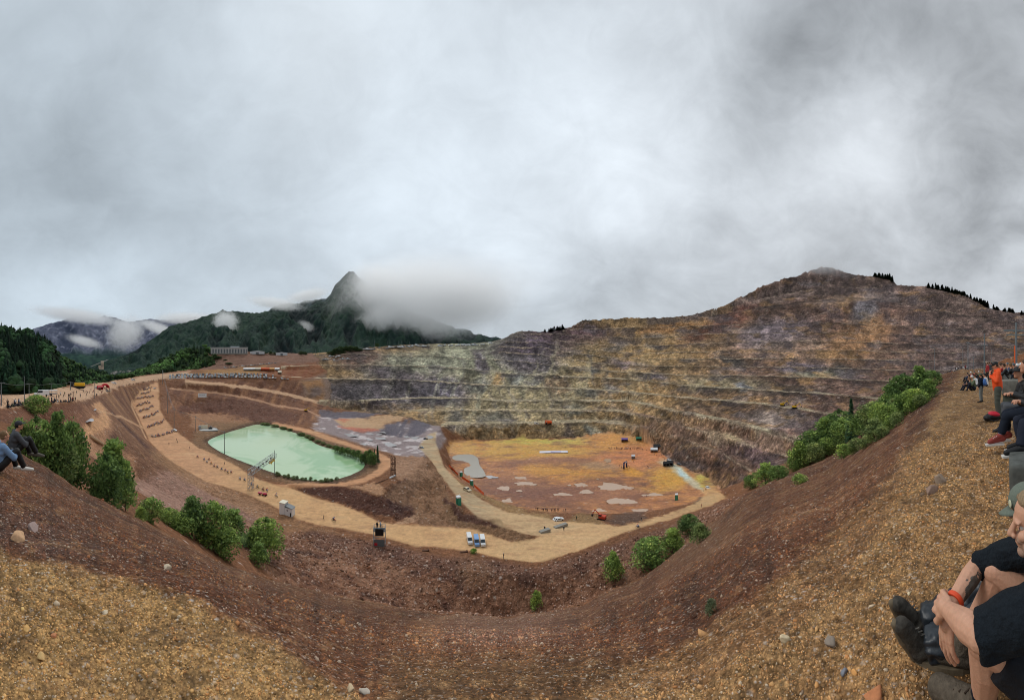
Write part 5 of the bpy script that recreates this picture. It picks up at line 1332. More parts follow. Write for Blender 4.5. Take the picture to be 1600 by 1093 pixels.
for i, px in enumerate(np.concatenate([np.arange(562,612,4.4), np.arange(612,772,3.6)])):
    if rgc.random() < .22: continue
    top = np.interp(px, [560,600,650,700,750,775], [546.5,544,540.5,539.5,538.5,536.5])
    k = 'van' if rgc.random() < .5 else 'car'
    place(vanw if k == 'van' else CARS[keys[int(rgc.choice(3))]], px, top+rgc.uniform(-.6,1.5), rgc.choice([0,90])+rgc.normal(0,12), 'small pale '+('van' if k == 'van' else 'car')+' in the strip of vehicles along the upper plateau', PU, (1.9,1.9,1.9), 560)
for i, px in enumerate(np.arange(505,546,3.4)):
    place(vanw if i % 2 else CARS['white'], px, 563-rgc.uniform(0,6) if px < 532 else 561, rgc.uniform(0,180), 'white '+('van' if i % 2 else 'car')+' in the cluster beside the woodland knoll', 'vehicles beside the woodland knoll', (1.3,1.3,1.3), 500)
for i, px in enumerate(np.arange(352,432,4.6)):
    place(vanw if i % 3 == 0 else CARS['silver'], px, np.interp(px,[350,430],[575,567.5]), 20+rgc.normal(0,15), 'pale '+('van' if i % 3 == 0 else 'car')+' on the track climbing behind the marquees', 'vehicles on the track behind the marquees', None, 560)
# dump truck
def dump_truck(px, py, yaw, label):
    g = ground(px, py); e = empty('dump_truck', g, math.radians(yaw)-(px-800)/F, label, 'truck')
    MB().prism([(-4.2,2.0),(-3.6,4.2),(2.2,4.4),(4.0,4.4),(4.0,4.1),(2.0,3.9),(1.4,1.9)], 4.6).build('tipper_body', ORANGE, e)
    MB().box((.2,0,1.55), (8.0,2.6,.8)).build('chassis', ORANGE, e)
    c = MB().box((3.2,-.8,2.9), (1.5,2.2,2.0)).build('cab', ORANGE, e); MB().box((3.96,-.8,3.2), (.05,1.9,.9)).build('window', GLASS, c)
    for x in (2.7,-2.3):
        for y in (1.7,-1.7): MB().wheel((x,y,1.05), 1.05, .9).build('wheel', TYRE, e)
    return e
dump_truck(857, 662.6, 180, 'orange dump truck on the lowest terrace road across the pit')
# excavators / machines
def excavator(px, py, yaw, paint, label, s=1.0):
    g = ground(px, py); e = empty('excavator', g, math.radians(yaw)-(px-800)/F, label, 'excavator'); e.scale = (s,s,s)
    for y in (1.1,-1.1): MB().prism([(-2,.1),(1.9,.1),(2.2,.5),(1.9,.95),(-2,.95),(-2.3,.5)], .6, c=(0,y,0)).build('track', TYRE, e)
    MB().box((-.5,0,1.75), (3.4,2.6,1.2)).build('body', paint, e); c = MB().box((.6,.7,2.5), (1.4,1.1,1.5)).build('cab', paint, e); MB().box((.6,.7,2.7), (1.45,1.14,.8)).build('window', GLASS, c)
    MB().tube((.8,-.4,2.0),(3.8,-.4,4.6),.28,.22).build('boom', paint, e); MB().tube((3.8,-.4,4.6),(5.2,-.4,2.0),.22,.16).build('arm', paint, e)
    MB().prism([(4.8,1.9),(5.7,2.0),(5.6,1.1),(4.9,1.0)], 1.1, c=(0,-.4,0)).build('bucket', DARK, e); return e
excavator(478, 642, 10, YEL, 'yellow excavator where the ramps meet left of the grey floor', .9)
excavator(940, 812, 160, mat((196,70,44), .6), 'red excavator in the dark dirt beside the lower road', .8)
for i, (px, py) in enumerate([(1223,634),(1242,638)]): excavator(px, py, 0, YEL, ['yellow excavator working on the terrace above the right hand wood, left of a pair','yellow excavator nearer the wood on the terrace, right of a pair'][i], 1.1)

# ------------------------------------------------------------------ buildings, booths, signs
def prefab_tent(px, py, w, d, h, col, label, yaw=0, grp=None, rmin=0):
    g = ground(px, py, rmin); e = empty('marquee', g, math.radians(yaw)-(px-800)/F, label, 'tent', grp)
    MB().add([(-w/2,-d/2,h),(w/2,-d/2,h),(w/2,d/2,h),(-w/2,d/2,h),(-w/2,0,h*1.55),(w/2,0,h*1.55)], [(0,1,5,4),(2,3,4,5),(1,2,5),(3,0,4)]).build('roof', col, e)
    b = MB()
    for c_, d_ in (((0,d/2-.05,h/2),(w,.06,h)),((-w/2+.03,-.05,h/2),(.06,d-.2,h)),((w/2-.03,-.05,h/2),(.06,d-.2,h))): MB().box(c_, d_).build('side_wall', col, e)
    for x in (-w/2+.1,0,w/2-.1): MB().tube((x,-d/2+.05,0),(x,-d/2+.05,h),.06).build('pole', STEEL, e)
    return e
MQ = 'marquees on the ledge above the car park'
for i, (px, w, c, lb) in enumerate([(386,12,WHITE,'long white marquee on the ledge above the car park, left end'),(395,11,WHITE,'white marquee second in the row on the ledge'),(403,10,CREAM,'cream marquee next to the orange ones on the ledge'),(411,9,ORANGE,'bright orange marquee on the ledge, larger of the orange ones'),(418,8,ORANGE,'small orange marquee in the row on the ledge'),(425,8,mat((230,170,90),.6),'pale orange marquee on the ledge'),(433,8,WHITE,'white marquee at the right end of the row on the ledge'),(437,6,CREAM,'little cream marquee just below the right end of the row')]):
    prefab_tent(px, 579.0 if i < 7 else 584, w, 6, 3.2, c, lb, 0, MQ, 500)
# administration building
def long_building():
    e = empty('office_building', ground(358, 552.0, 560, 720)+Vector((0,0,-1.5)), -(358-800)/F, 'long pale two storey building with a row of tall windows on the hill', 'building')
    L, D, H = 76, 14, 13.0
    MB().box((0,0,H/2), (L,D,H)).build('wall', mat((178,176,172), .8), e)
    r = MB().box((0,0,H+.5), (L+1.6,D+1.6,1.0)).build('roof', mat((202,204,204), .7), e); MB().box((12,0,H+2.2), (18,8,2.4)).build('plant_room', mat((168,172,176), .7), r)
    for i in range(23):
        w_ = MB().box((-L/2+3+i*3.2,-D/2-.02,H*.48), (1.7,.1,H*.66)).build('window', mat((58,68,76), .2, .6), e)
    MB().box((0,-D/2-.9,1.0), (L,1.6,2.0)).build('plinth', CONC, e)
long_building()
def shed_hall(px, py, w, d, h, label, rmin=0, col=None):
    g = ground(px, py, rmin); e = empty('storage_hall', g, -(px-800)/F, label, 'building')
    MB().box((0,0,h/2),(w,d,h)).build('wall', col or mat((196,200,202), .7), e); MB().prism([(-w/2-.4,h),(w/2+.4,h),(w/2+.4,h+.3),(0,h+1.6),(-w/2-.4,h+.3)], d+.8).build('roof', mat((216,220,222), .6), e)
    MB().box((0,-d/2-.03,h*.4),(w*.2,.08,h*.75)).build('door', GREYC, e)
shed_hall(402, 553, 30, 12, 5, 'low white hall right of the long pale building', 560); shed_hall(440, 555, 24, 12, 5, 'low white hall among bushes behind the tents', 560)
# valley: old winding tower and village
def tower():
    p = P(160, 577, 1250); e = empty('winding_tower', p, -(160-800)/F, 'pale tower with a sloping conveyor in the valley', 'tower')
    MB().box((0,0,14), (11,10,28)).build('shaft', mat((176,166,150), .8), e); MB().box((0,0,30.5), (13,12,5)).build('head_house', mat((196,190,178), .8), e); MB().box((-9,0,8),(12,10,16)).build('annexe', mat((168,160,146), .8), e)
    MB().prism([(-46,12),(-44,11),(22,36),(22,39)], 4).build('conveyor', mat((170,172,170), .7), e)
    for x in (-3.2,0,3.2): MB().box((x,-5.05,16),(1.4,.1,12)).build('window', mat((70,76,80), .3), e)
tower()
rgh = np.random.default_rng(8)
for i in range(9):
    px = 176+i*3.4+rgh.uniform(-.6,.6); py = 585+rgh.uniform(-1.5,2.0); r = 1500+rgh.uniform(-80,80); p = P(px, py, r); w_, h_ = 11+6*rgh.random(), 9+5*rgh.random()
    e = empty('village_house', p, rgh.uniform(0,3), 'pale house in the village at the end of the valley', 'house', 'houses of the valley village')
    MB().box((0,0,h_/2-3),(w_,10,h_+6)).build('wall', mat((190,186,178), .8), e); MB().prism([(-w_/2-.5,h_),(w_/2+.5,h_),(0,h_+4)], 11).build('roof', mat((150,140,134), .8), e)
# white hut below the road
def hut():
    g = ground(448, 803); e = empty('white_hut', g, 0, 'white hut with a stepped grey roof standing below the haul road', 'hut'); e.rotation_euler = (0,0,math.radians(-28)-(448-800)/F)
    MB().box((-1.3,0,2.1), (2.2,2.6,4.2)).build('tower_part', WHITE, e); MB().box((-1.3,0,4.32), (2.5,2.9,.2)).build('roof', CREAM, e)
    w_ = MB().box((1.35,0,1.4), (3.0,2.4,2.8)).build('side_part', WHITE, e); MB().prism([(-.18,3.45),(2.95,2.75),(2.95,2.92),(-.18,3.62)], 2.7).build('roof', mat((128,132,134), .7), e)
    MB().box((.9,-1.22,2.0), (.6,.06,.35)).build('window', GLASS, e); MB().box((2.2,-1.22,.75), (.45,.06,1.3)).build('door', DARK, e); MB().box((-2.42,-.4,1.0),(.06,.9,1.9)).build('door', SILV, e)
    for x,y in ((-2.2,-1.1),(2.6,-1.0)): MB().box((x,y,-.8),(.3,.3,1.7)).build('post', CONC, e)
hut()
# portable toilets
def toilet(px, py, yaw, label, s=1.0):
    g = ground(px, py); e = empty('portable_toilet', g, math.radians(yaw)-(px-800)/F, label, 'toilet', 'portable toilets'); e.scale = (s,s,s)
    MB().box((0,0,1.05),(1.15,1.15,2.1)).build('cabin', GREEN, e); MB().prism([(-.62,2.1),(.62,2.1),(.5,2.4),(-.5,2.4)],1.24).build('roof', WHITE, e); MB().box((0,-.59,1.0),(.8,.04,1.8)).build('door', mat((60,146,114),.5), e); MB().tube((.4,.4,2.3),(.4,.4,2.7),.06).build('vent', WHITE, e)
toilet(716.5, 789, 20, 'green portable toilet with a white roof on the left edge of the pit ramp', 1.5); toilet(720.5, 744, 30, 'green portable toilet beside the orange netting, upper one', 1.5); toilet(737, 757.5, 30, 'green portable toilet beside the orange netting, lower one', 1.5)
toilet(1057, 781, 0, 'green portable toilet in the dirt near the lower right road', 1.5)
# orange safety netting along the ramp
def netting(pts, h, label):
    w_ = [ground(px, py) for px, py in pts]; base = w_[0].copy(); e = empty('safety_netting', base, 0, label, 'netting', 'orange safety netting by the pit ramp')
    b = MB()
    for p, q in zip(w_[:-1], w_[1:]):
        u, v = p-base, q-base; nrm = Vector((-(v-u).y, (v-u).x, 0)).normalized()*.03
        b.add([u-nrm,v-nrm,v-nrm+Vector((0,0,h)),u-nrm+Vector((0,0,h)),u+nrm,v+nrm,v+nrm+Vector((0,0,h)),u+nrm+Vector((0,0,h))], [(0,1,2,3),(7,6,5,4),(3,2,6,7),(0,4,5,1)])
    b.build('net', ORANGE, e)
    for q in w_: MB().tube(q-base, q-base+Vector((0,0,h+.3)), .05).build('post', WOOD, e)
netting([(701,728),(706,733),(711,738),(716,743)], 1.6, 'orange netting beside the pit ramp, upper stretch by the grey slurry pool'); netting([(722,747),(728,751),(734,755)], 1.6, 'orange netting beside the pit ramp, middle stretch between two toilets'); netting([(741,760),(747,765),(752,770),(756,774)], 1.6, 'orange netting beside the pit ramp, lowest stretch')
# board on the slope
def board():
    g = ground(316, 622.5, 250); e = empty('sign_board', g, math.radians(-6)-(316-800)/F, 'white board with grey lettering on the brown slope above the pond', 'sign')
    MB().box((0,0,4.0),(10.5,.18,5.0)).build('panel', WHITE, e)
    for x in (-4,4): MB().tube((x,.2,-1),(x,.2,4.0),.14).build('post', WOOD, e)
    l = MB(); x = -3.4; k = 0          # the lettering is too small to read in the photograph: only its grey strokes
    while x < 3.4:
        hgt = (.9,.55,.6,.95,.55,.6,.8)[k % 7]; l.box((x,-.11,3.95+hgt/2), (.22,.02,hgt)); l.box((x+.24,-.11,3.95+(hgt if k % 2 else .5)-.08), (.26,.02,.16)); x += .62; k += 1
    l.build('lettering', mat((120,126,124), .7), e)
board()
# pump pad at the tip of the pond
def pump_pad():
    g = ground(325, 671); e = empty('pump_station', g+Vector((0,0,.2)), math.radians(10)-(325-800)/F, 'concrete pad with a pale wall and a dark machine at the tip of the pond', 'pump station')
    MB().prism([(-8,-.6),(8,-.6),(8,.15),(-8,.15)], 9).build('pad', mat((190,192,190), .8), e); MB().box((-3.5,3.2,1.6),(7.5,.5,3.0)).build('wall', CREAM, e); m = MB().box((2.2,1.0,.9),(3.2,1.8,1.5)).build('pump', DARK, e); MB().tube((2.2,1.0,1.6),(2.2,1.0,2.3),.3).build('motor', GREYC, m); MB().box((-7,.5,1.7),(2.2,2.2,3.0)).build('cabinet', SILV, e)
pump_pad()
MBp = MB()
# ------------------------------------------------------------------ poles and overhead lines
def pole(px, py, py_top, label, wid=.30, arms=((.92,1.6),), r=None, group='line poles', matl=None, lamp=False, name='utility_pole'):
    g = ground(px, py) if r is None else None
    if r is not None:
        a = (px-800)/F; g = Vector((r*math.sin(a), r*math.cos(a), zat(r*math.sin(a), r*math.cos(a))))
    rr_ = math.hypot(g.x, g.y); h = (HOR-py_top)/F*rr_-g.z
    e = empty(name, g, -(px-800)/F, label, 'pole', group)
    MB().tube((0,0,-.5),(0,0,h), wid, wid*.6, 0, 8).build('mast', matl or GALV, e)
    for t, L in arms: MB().box((0,0,h*t),(L,.16,.16)).build('crossarm', matl or GALV, e)
    if lamp: MB().tube((0,0,h),(lamp,0,h+.4),.07).tube((lamp,0,h+.4),(lamp+.6,0,h+.35),.14,.1).build('lamp_arm', GALV, e)
    return g, h
def wire(pts, label, sag=.02, rad=.03, group='overhead wires'):
    """a hanging cable through world points"""
    base = pts[0]; e = MB()
    for p, q in zip(pts[:-1], pts[1:]):
        L = (q-p).length; prev = None
        for i in range(9):
            t = i/8; c = p.lerp(q, t)-base; c.z -= 4*sag*L*t*(1-t)
            if prev is not None: e.tube(prev, c, rad, rad, 0, 4, False)
            prev = c
    o = e.build('overhead_wire', GALV); o.location = base; tag(o, label, 'wire', group)
LP = []
for (px, base, top, wid, arms, lb) in [(2,634,597,.16,((.97,1.8),(.62,.3)),'grey line pole at the far left above the seated crowd'),(45.5,622,598.5,.13,((.96,1.5),),'thin line pole behind the left crowd'),(80,614,598.5,.13,((.96,1.9),),'line pole above the white van on the left plateau'),
        (110,609,596,.3,((.95,2.4),),'line pole at the left end of the yellow machine'),(130,606,595.5,.3,((.95,2.4),),'line pole at the right end of the yellow machine'),(148,622,596,.2,((.95,1.6),),'line pole on the near side of the pale plateau road')]:
    LP.append(pole(px, base, top, lb, wid, arms))
pole(38, 629, 587.5, 'tall bare pole without arms in the left crowd', .14, (), None, None)
for i in range(5):
    a, b = LP[i], LP[i+1]; A0 = a[0]+Vector((0,0,a[1]*.97)); B0 = b[0]+Vector((0,0,b[1]*.97))
    wire([A0, B0], 'overhead wire sagging between the poles of the left plateau', .012, .05)
HL = []
for i, (px, base, top, lb) in enumerate([(254,600,577,'line pole at the head of the haul road'),(262,646,611,'line pole on the inner edge of the haul road above the start rows'),(272,672,637,'line pole between the haul road and the pump pad'),(305,674,649,'line pole beside the pump pad'),(351,709,673,'slim pole at the pond edge by the haul road')]):
    HL.append(pole(px, base, top, lb, .28, ((.93,2.6),) if i < 4 else ((.7,1.2),)))
for i in range(4):
    for dx in (-.8,.8):
        a, b = HL[i], HL[i+1]; wire([a[0]+Vector((dx,0,a[1]*.93)), b[0]+Vector((dx,0,b[1]*.93))], 'wire of the line running down beside the haul road', .008, .07)
for i, (px, r, top, wid, arms, lb, lamp) in enumerate([(1587.5,34,504,.17,((.86,2.6),(.78,2.0)),'nearest tall pole with two crossarms at the right edge',False),(1538,62,521,.16,((.72,1.4),),'tall pole behind the man with the blue backpack',False),(1512.5,100,533,.16,((.95,1.2),),'pole with a yellow mark beyond the standing men',False),(1504.5,122,543,.14,((.97,5.0),),'short pole with a long crossarm beyond the crowd',False),
        (1460.5,118,544,.12,(),'lamp post at the end of the right rim, lamp turned left',-1.6),(1453,118,558,.10,(),'short bare post next to the lamp post on the right rim',False),(1521,96,557,.10,(),'low post with a white top beyond the crowd',False),(1549,70,545,.05,(),'thin pale stake against the terraces',False)]):
    pole(px, 0, top, lb, wid, arms, r, 'poles along the right rim', None, lamp)
def opole():
    r = 30; px = 1585.5; a = (px-800)/F; g = Vector((r*math.sin(a), r*math.cos(a), zat(r*math.sin(a), r*math.cos(a)))); e = empty('marker_post', g, -a, 'orange marker pole set in a white box above the seated crowd', 'marker')
    h = (HOR-540)/F*r-g.z; MB().tube((0,0,0),(0,0,h),.07,.06).build('pole', ORANGE, e); MB().box((0,0,.75),(.25,.25,1.5)).build('box', CREAM, e)
opole()
for i,(a_, b_) in enumerate(((0,1),(1,2),(2,3))):
    pa = [(1587.5,34,.86,504),(1538,62,.72,521),(1512.5,100,.95,533),(1504.5,122,.97,543)]
    Q = []
    for (px, r, t, top) in (pa[a_], pa[b_]):
        a = (px-800)/F; z0 = zat(r*math.sin(a), r*math.cos(a)); Q.append(Vector((r*math.sin(a), r*math.cos(a), z0+((HOR-top)/F*r-z0)*t)))
    wire(Q, 'overhead wire along the right rim', .01, .035)
for i, px in enumerate([493,499,503,508,512,585,606,623,627,640]):
    r = np.interp(px,[490,512,585,640],[690,690,700,790]); pole(px, 0, np.interp(px,[490,512,585,640],[545,546,531,533]), 'thin mast on the upper plateau', .25, (), r, 'masts on the upper plateau', None, False, 'mast')
# ------------------------------------------------------------------ gantry over the haul road
def truss(b, p, q, w, h, n, r=.09, up=Vector((0,0,1))):
    d = (q-p); s = d.cross(up).normalized()*w/2; u = up*h/2
    C = [[p+d*(i/n)+s*a+u*c for i in range(n+1)] for a, c in ((1,1),(1,-1),(-1,-1),(-1,1))]
    for k in range(4):
        for i in range(n):
            b.tube(C[k][i], C[k][i+1], r, r, 0, 5); l = C[(k+1)%4]
            b.tube(C[k][i] if i % 2 else C[k][i+1], l[i+1] if i % 2 else l[i], r*.6, r*.6, 0, 4)
        for i in range(n+1): b.tube(C[k][i], C[(k+1)%4][i], r*.6, r*.6, 0, 4)
def gantry():
    g0 = ground(392, 765); g1 = ground(429, 741); e = empty('gantry', g0, 0, 'grey lattice gantry spanning the haul road with a yellow banner', 'gantry')
    top = (HOR-737)/F*math.hypot(g0.x,g0.y)-g0.z; d = g1-g0; q = Vector((d.x, d.y, top+.6)); dn = Vector((d.x,d.y,0)).normalized()
    b = MB(); truss(b, Vector((0,0,-.5)), Vector((0,0,top-1)), 2.0, 2.0, 5, .10, dn); b.build('tower', STEEL, e)
    b = MB(); truss(b, Vector((0,0,top))-dn*1.2, q, 2.0, 2.0, 9, .10); b.build('beam', STEEL, e)
    MB().tube((d.x,d.y,d.z-.5),(q.x,q.y,top+3.2),.16,.12).build('mast', GALV, e)
    b = MB(); s0 = q-dn*7.5; s1 = q-dn*.2
    nv = []
    for i in range(9):
        t = i/8; c = s0.lerp(s1, t); dz = -2.9+.5*math.sin(t*9); nv.append(c+Vector((0,0,-1.1))); nv.append(c+Vector((.25*math.sin(t*7),.25*math.cos(t*5),dz-1.1+ (1.4*(1-t) if t < .5 else .7))))
    b.add(nv, [(2*i,2*i+2,2*i+3,2*i+1) for i in range(8)]); o = b.build('banner', YEL, e)
    md = o.modifiers.new('thick', 'SOLIDIFY'); md.thickness = .04
    for k in (0,1,2,3): MB().box(tuple(Vector((0,0,top)).lerp(q, .3+k*.17)+Vector((0,0,-.2))),(.5,.5,.6)).build('lamp', DARK, e)
gantry()
def stacked_frame():
    g = ground(614.5, 744); e = empty('lattice_tower', g, math.radians(15)-(614-800)/F, 'dark rusty lattice tower leaning on the spoil heap right of the pond', 'tower')
    b = MB(); truss(b, Vector((0,0,-.3)), Vector((0,0,9.2)), 2.4, 1.8, 5, .13, Vector((1,0,0))); b.build('frame', RUST, e)
    MB().tube((0,0,9.2),(-2.2,0,10.4),.12).build('arm', RUST, e); MB().box((-.4,0,3.2),(1.6,1.4,.3)).build('platform', RUST, e); MB().box((-.2,0,6.0),(1.6,1.4,.3)).build('platform', RUST, e)
stacked_frame()
def beam(px0, py0, px1, py1, w, matl, name, label):
    p, q = ground(px0, py0), ground(px1, py1); b = MB(); b.tube((0,0,.2), q-p+Vector((0,0,.2)), w, w, 0, 6); o = b.build(name, matl); o.location = p; tag(o, label, 'pipe')
beam(609,747,618,743,.45, WHITE, 'pipe', 'short white pipe lying at the foot of the lattice tower'); beam(586,756,607,748,.16, RUST, 'pipe', 'long rusty pipe lying on the spoil heap')
# camera platform beside the road
def platform():
    g = ground(593, 851, 60); e = empty('camera_platform', g, -(593-800)/F+math.radians(-4), 'scaffold platform clad with dark boards standing in the bank beside the haul road', 'platform')
    W_, D, H = 3.5, 2.6, 4.6
    b = MB()
    for x in (-W_/2,W_/2):
        for y in (-D/2,D/2): b.tube((x,y,-1.6),(x,y,H+1.1),.06)
    for z in (.2,1.6,3.0,H,H+.55,H+1.05):
        for y in (-D/2,D/2): b.tube((-W_/2,y,z),(W_/2,y,z),.045)
        for x in (-W_/2,W_/2): b.tube((x,-D/2,z),(x,D/2,z),.045)
    b.tube((-W_/2,-D/2,.2),(W_/2,-D/2,3.0),.045).tube((W_/2,-D/2,.2),(-W_/2,-D/2,3.0),.045); b.build('scaffold', STEEL, e)
    MB().box((0,0,H),(W_,D,.10)).build('deck', mat((70,72,74),.8), e)
    MB().box((.05,-D/2-.06,H-.15),(W_*.72,.04,2.1)).build('dark_panel', BLACK, e); MB().box((0,-D/2-.05,1.1),(W_*.92,.03,2.4)).build('mesh_panel', mat((104,108,108),.7), e); MB().box((-1.0,-D/2-.09,.9),(.9,.03,.8)).build('red_sign', RED, e)
    return g+Vector((0,0,H+.05)), e
PLAT, PLATE = platform()
# inflatable arch and vans on the left plateau
def inflatable():
    g = ground(164, 606, 100, 320); e = empty('inflatable_tent', g, math.radians(20)-(164-800)/F, 'red inflatable dome tent on the left plateau', 'tent')
    b = MB(); n = 10
    for yk in range(3):
        b = MB(); R = (2.9,3.3,2.7)[yk]
        for i in range(n):
            a0, a1 = math.pi*i/n, math.pi*(i+1)/n; b.tube((R*math.cos(a0),yk*2.0-2,R*math.sin(a0)),(R*math.cos(a1),yk*2.0-2,R*math.sin(a1)),.55,.55,0,8)
        b.build('arch', RED, e, True)
    v = []; f = []
    for j, (R, y) in enumerate(((2.85,-2),(3.2,0),(2.65,2))):
        for i in range(n+1): a = math.pi*i/n; v.append((R*math.cos(a),y,R*math.sin(a)))
    for j in range(2):
        for i in range(n): f.append((j*(n+1)+i,j*(n+1)+i+1,(j+1)*(n+1)+i+1,(j+1)*(n+1)+i))
    MB().add(v, f).build('canopy', RED, e, True)
    prefab_tent(156, 609, 4, 4, 2.2, RED, 'low red tent beside the inflatable dome tent', 20)
inflatable()
place(vanw, 65, 618.5, 185, 'white van with a long trailer standing above the left crowd')
def trailer():
    g = ground(77, 617.5); e = empty('trailer', g, math.radians(192)-(77-800)/F, 'long white roofed trailer behind the white van above the left crowd', 'trailer')
    MB().box((0,0,1.9),(6.2,2.2,.25)).build('roof', WHITE, e); MB().box((0,0,.7),(6.2,2.2,.25)).build('bed', GREYC, e)
    for x in (-2.9,0,2.9):
        for y in (-1,1): MB().tube((x,y,.7),(x,y,1.9),.05).build('post', STEEL, e)
    for x in (-.6,.6):
        for y in (-.95,.95): MB().wheel((x,y,.32),.32,.22).build('wheel', TYRE, e)
trailer()
def drill():
    g = ground(122, 606.5); e = empty('mobile_crusher', g, math.radians(-8)-(122-800)/F, 'yellow and black mobile machine between two poles on the left plateau', 'machine')
    MB().box((0,0,1.1),(9,2.6,1.0)).build('chassis', BLACK, e); MB().box((1.0,0,2.5),(6.2,2.6,2.0)).build('body', YEL, e); MB().prism([(-4.8,1.6),(-3.4,1.6),(-2.2,3.6),(-4.8,3.2)],2.6).build('hopper', DARK, e)
    for y in (1.2,-1.2): MB().prism([(-3.6,0),(3.6,0),(4,.4),(3.6,.8),(-3.6,.8),(-4,.4)], .6, c=(0,y,0)).build('track', TYRE, e)
drill()
place(CARS['white'], 152, 607, 20, 'white car left of the red tents'); place(vanw, 178, 600, 10, 'white van behind the red tents'); place(CARS['silver'], 168, 612, 15, 'silver car in front of the red dome tent')
# pit floor pavilions
prefab_tent(1022, 706, 7, 6, 3.0, WHITE, 'white pavilion at the right side of the pit floor beside a black one', 0, 'pavilions on the pit floor'); prefab_tent(1027, 701.5, 8, 6, 3.4, BLACK, 'black pavilion behind the white one on the pit floor', 0, 'pavilions on the pit floor')
prefab_tent(1041, 728, 5, 4.4, 2.6, BLACK, 'black pavilion on the pit floor, left of a pair', 10, 'pavilions on the pit floor'); prefab_tent(1047, 727, 5.4, 4.4, 2.8, BLACK, 'black pavilion on the pit floor, right of a pair', -10, 'pavilions on the pit floor')
prefab_tent(976, 689.5, 7, 5, 2.6, mat((110,84,150),.6), 'purple tent on the pit floor under the terraces', 0, 'pavilions on the pit floor'); prefab_tent(998, 688, 6, 4, 2.6, GREEN, 'green tent on the pit floor under the terraces', 10, 'pavilions on the pit floor')
prefab_tent(989.5, 716, 3.4, 3, 2.4, WHITE, 'small white pavilion in the middle of the pit floor', 0, 'pavilions on the pit floor')
def start_arch():
    g = ground(977, 731); e = empty('start_arch', g, math.radians(60)-(977-800)/F, 'dark inflatable gate with a banner standing on the pit floor', 'gate')
    b = MB()
    b.tube((-2.4,0,0),(-2.2,0,4.6),.7,.6).tube((2.4,0,0),(2.2,0,4.6),.7,.6).tube((-2.4,0,4.8),(2.4,0,4.8),.65,.65); b.build('arch', mat((46,50,84),.5), e, True); MB().box((0,-.72,4.8),(3.4,.06,.8)).build('banner', WHITE, e)
start_arch()
def big_banner():
    g = ground(862, 706.5); e = empty('ground_banner', g, -(862-800)/F, 'white banner with a violet stripe lying on the ochre mud of the pit floor', 'banner')
    MB().prism([(-12,.2),(16,.5),(15,.9),(4,.9),(-12,.35)], 7).build('sheet', mat((216,214,224),.6), e); MB().box((4,-1,.95),(10,2,.05)).build('stripe', mat((120,104,176),.6), e)
big_banner()
for i, (px, py, ln, lb) in enumerate([(851,831,4.2,'grey metal skip beside the junction of the roads, lying by a person'),(876,823,5.5,'grey slab at the foot of the olive mound by the road junction')]):
    g = ground(px, py); e = empty('concrete_barrier', g, math.radians(35)-(px-800)/F, lb, 'barrier'); MB().prism([(-ln/2,0),(ln/2,0),(ln/2-.2,.8),(-ln/2+.2,.8)], 1.4).build('block', CONC, e)
for i, px in enumerate([861,866,871,874]): place(CARS['white'], px, 812+.3*i, 30, 'white car in the short line at the rim of the pit floor', 'cars at the rim of the pit floor', (.8,.8,.8)) if i in (2,3) else None
def timber(px, py, px2, py2, w, lb):
    p, q = ground(px, py), ground(px2, py2); b = MB(); b.tube((0,0,.3), q-p+Vector((0,0,.3)), w, w*.8, 0, 7); o = b.build('timber', mat((176,150,120),.9)); o.location = p; tag(o, lb, 'log')
timber(140,682,161,695,.7,'thick pale log lying across the gully'); timber(983,884,988,890,.10,'short white plank between the bushes at the foot of the slope')
for i, (px, py, lb) in enumerate([(665,861,'dark pipe end sticking out of the bank below the haul road'),(725,863,'rust coloured steel beam in the bank below the vans')]):
    g = ground(px, py, 60); e = empty('scrap_beam', g, .3, lb, 'scrap'); MB().box((0,0,.1),(2.2,.5,.5)).build('beam', RUST, e); MB().box((.9,0,.45),(.3,.7,.3)).build('flange', RUST, e)
drop(vanw, vanb, suv, *CARS.values())

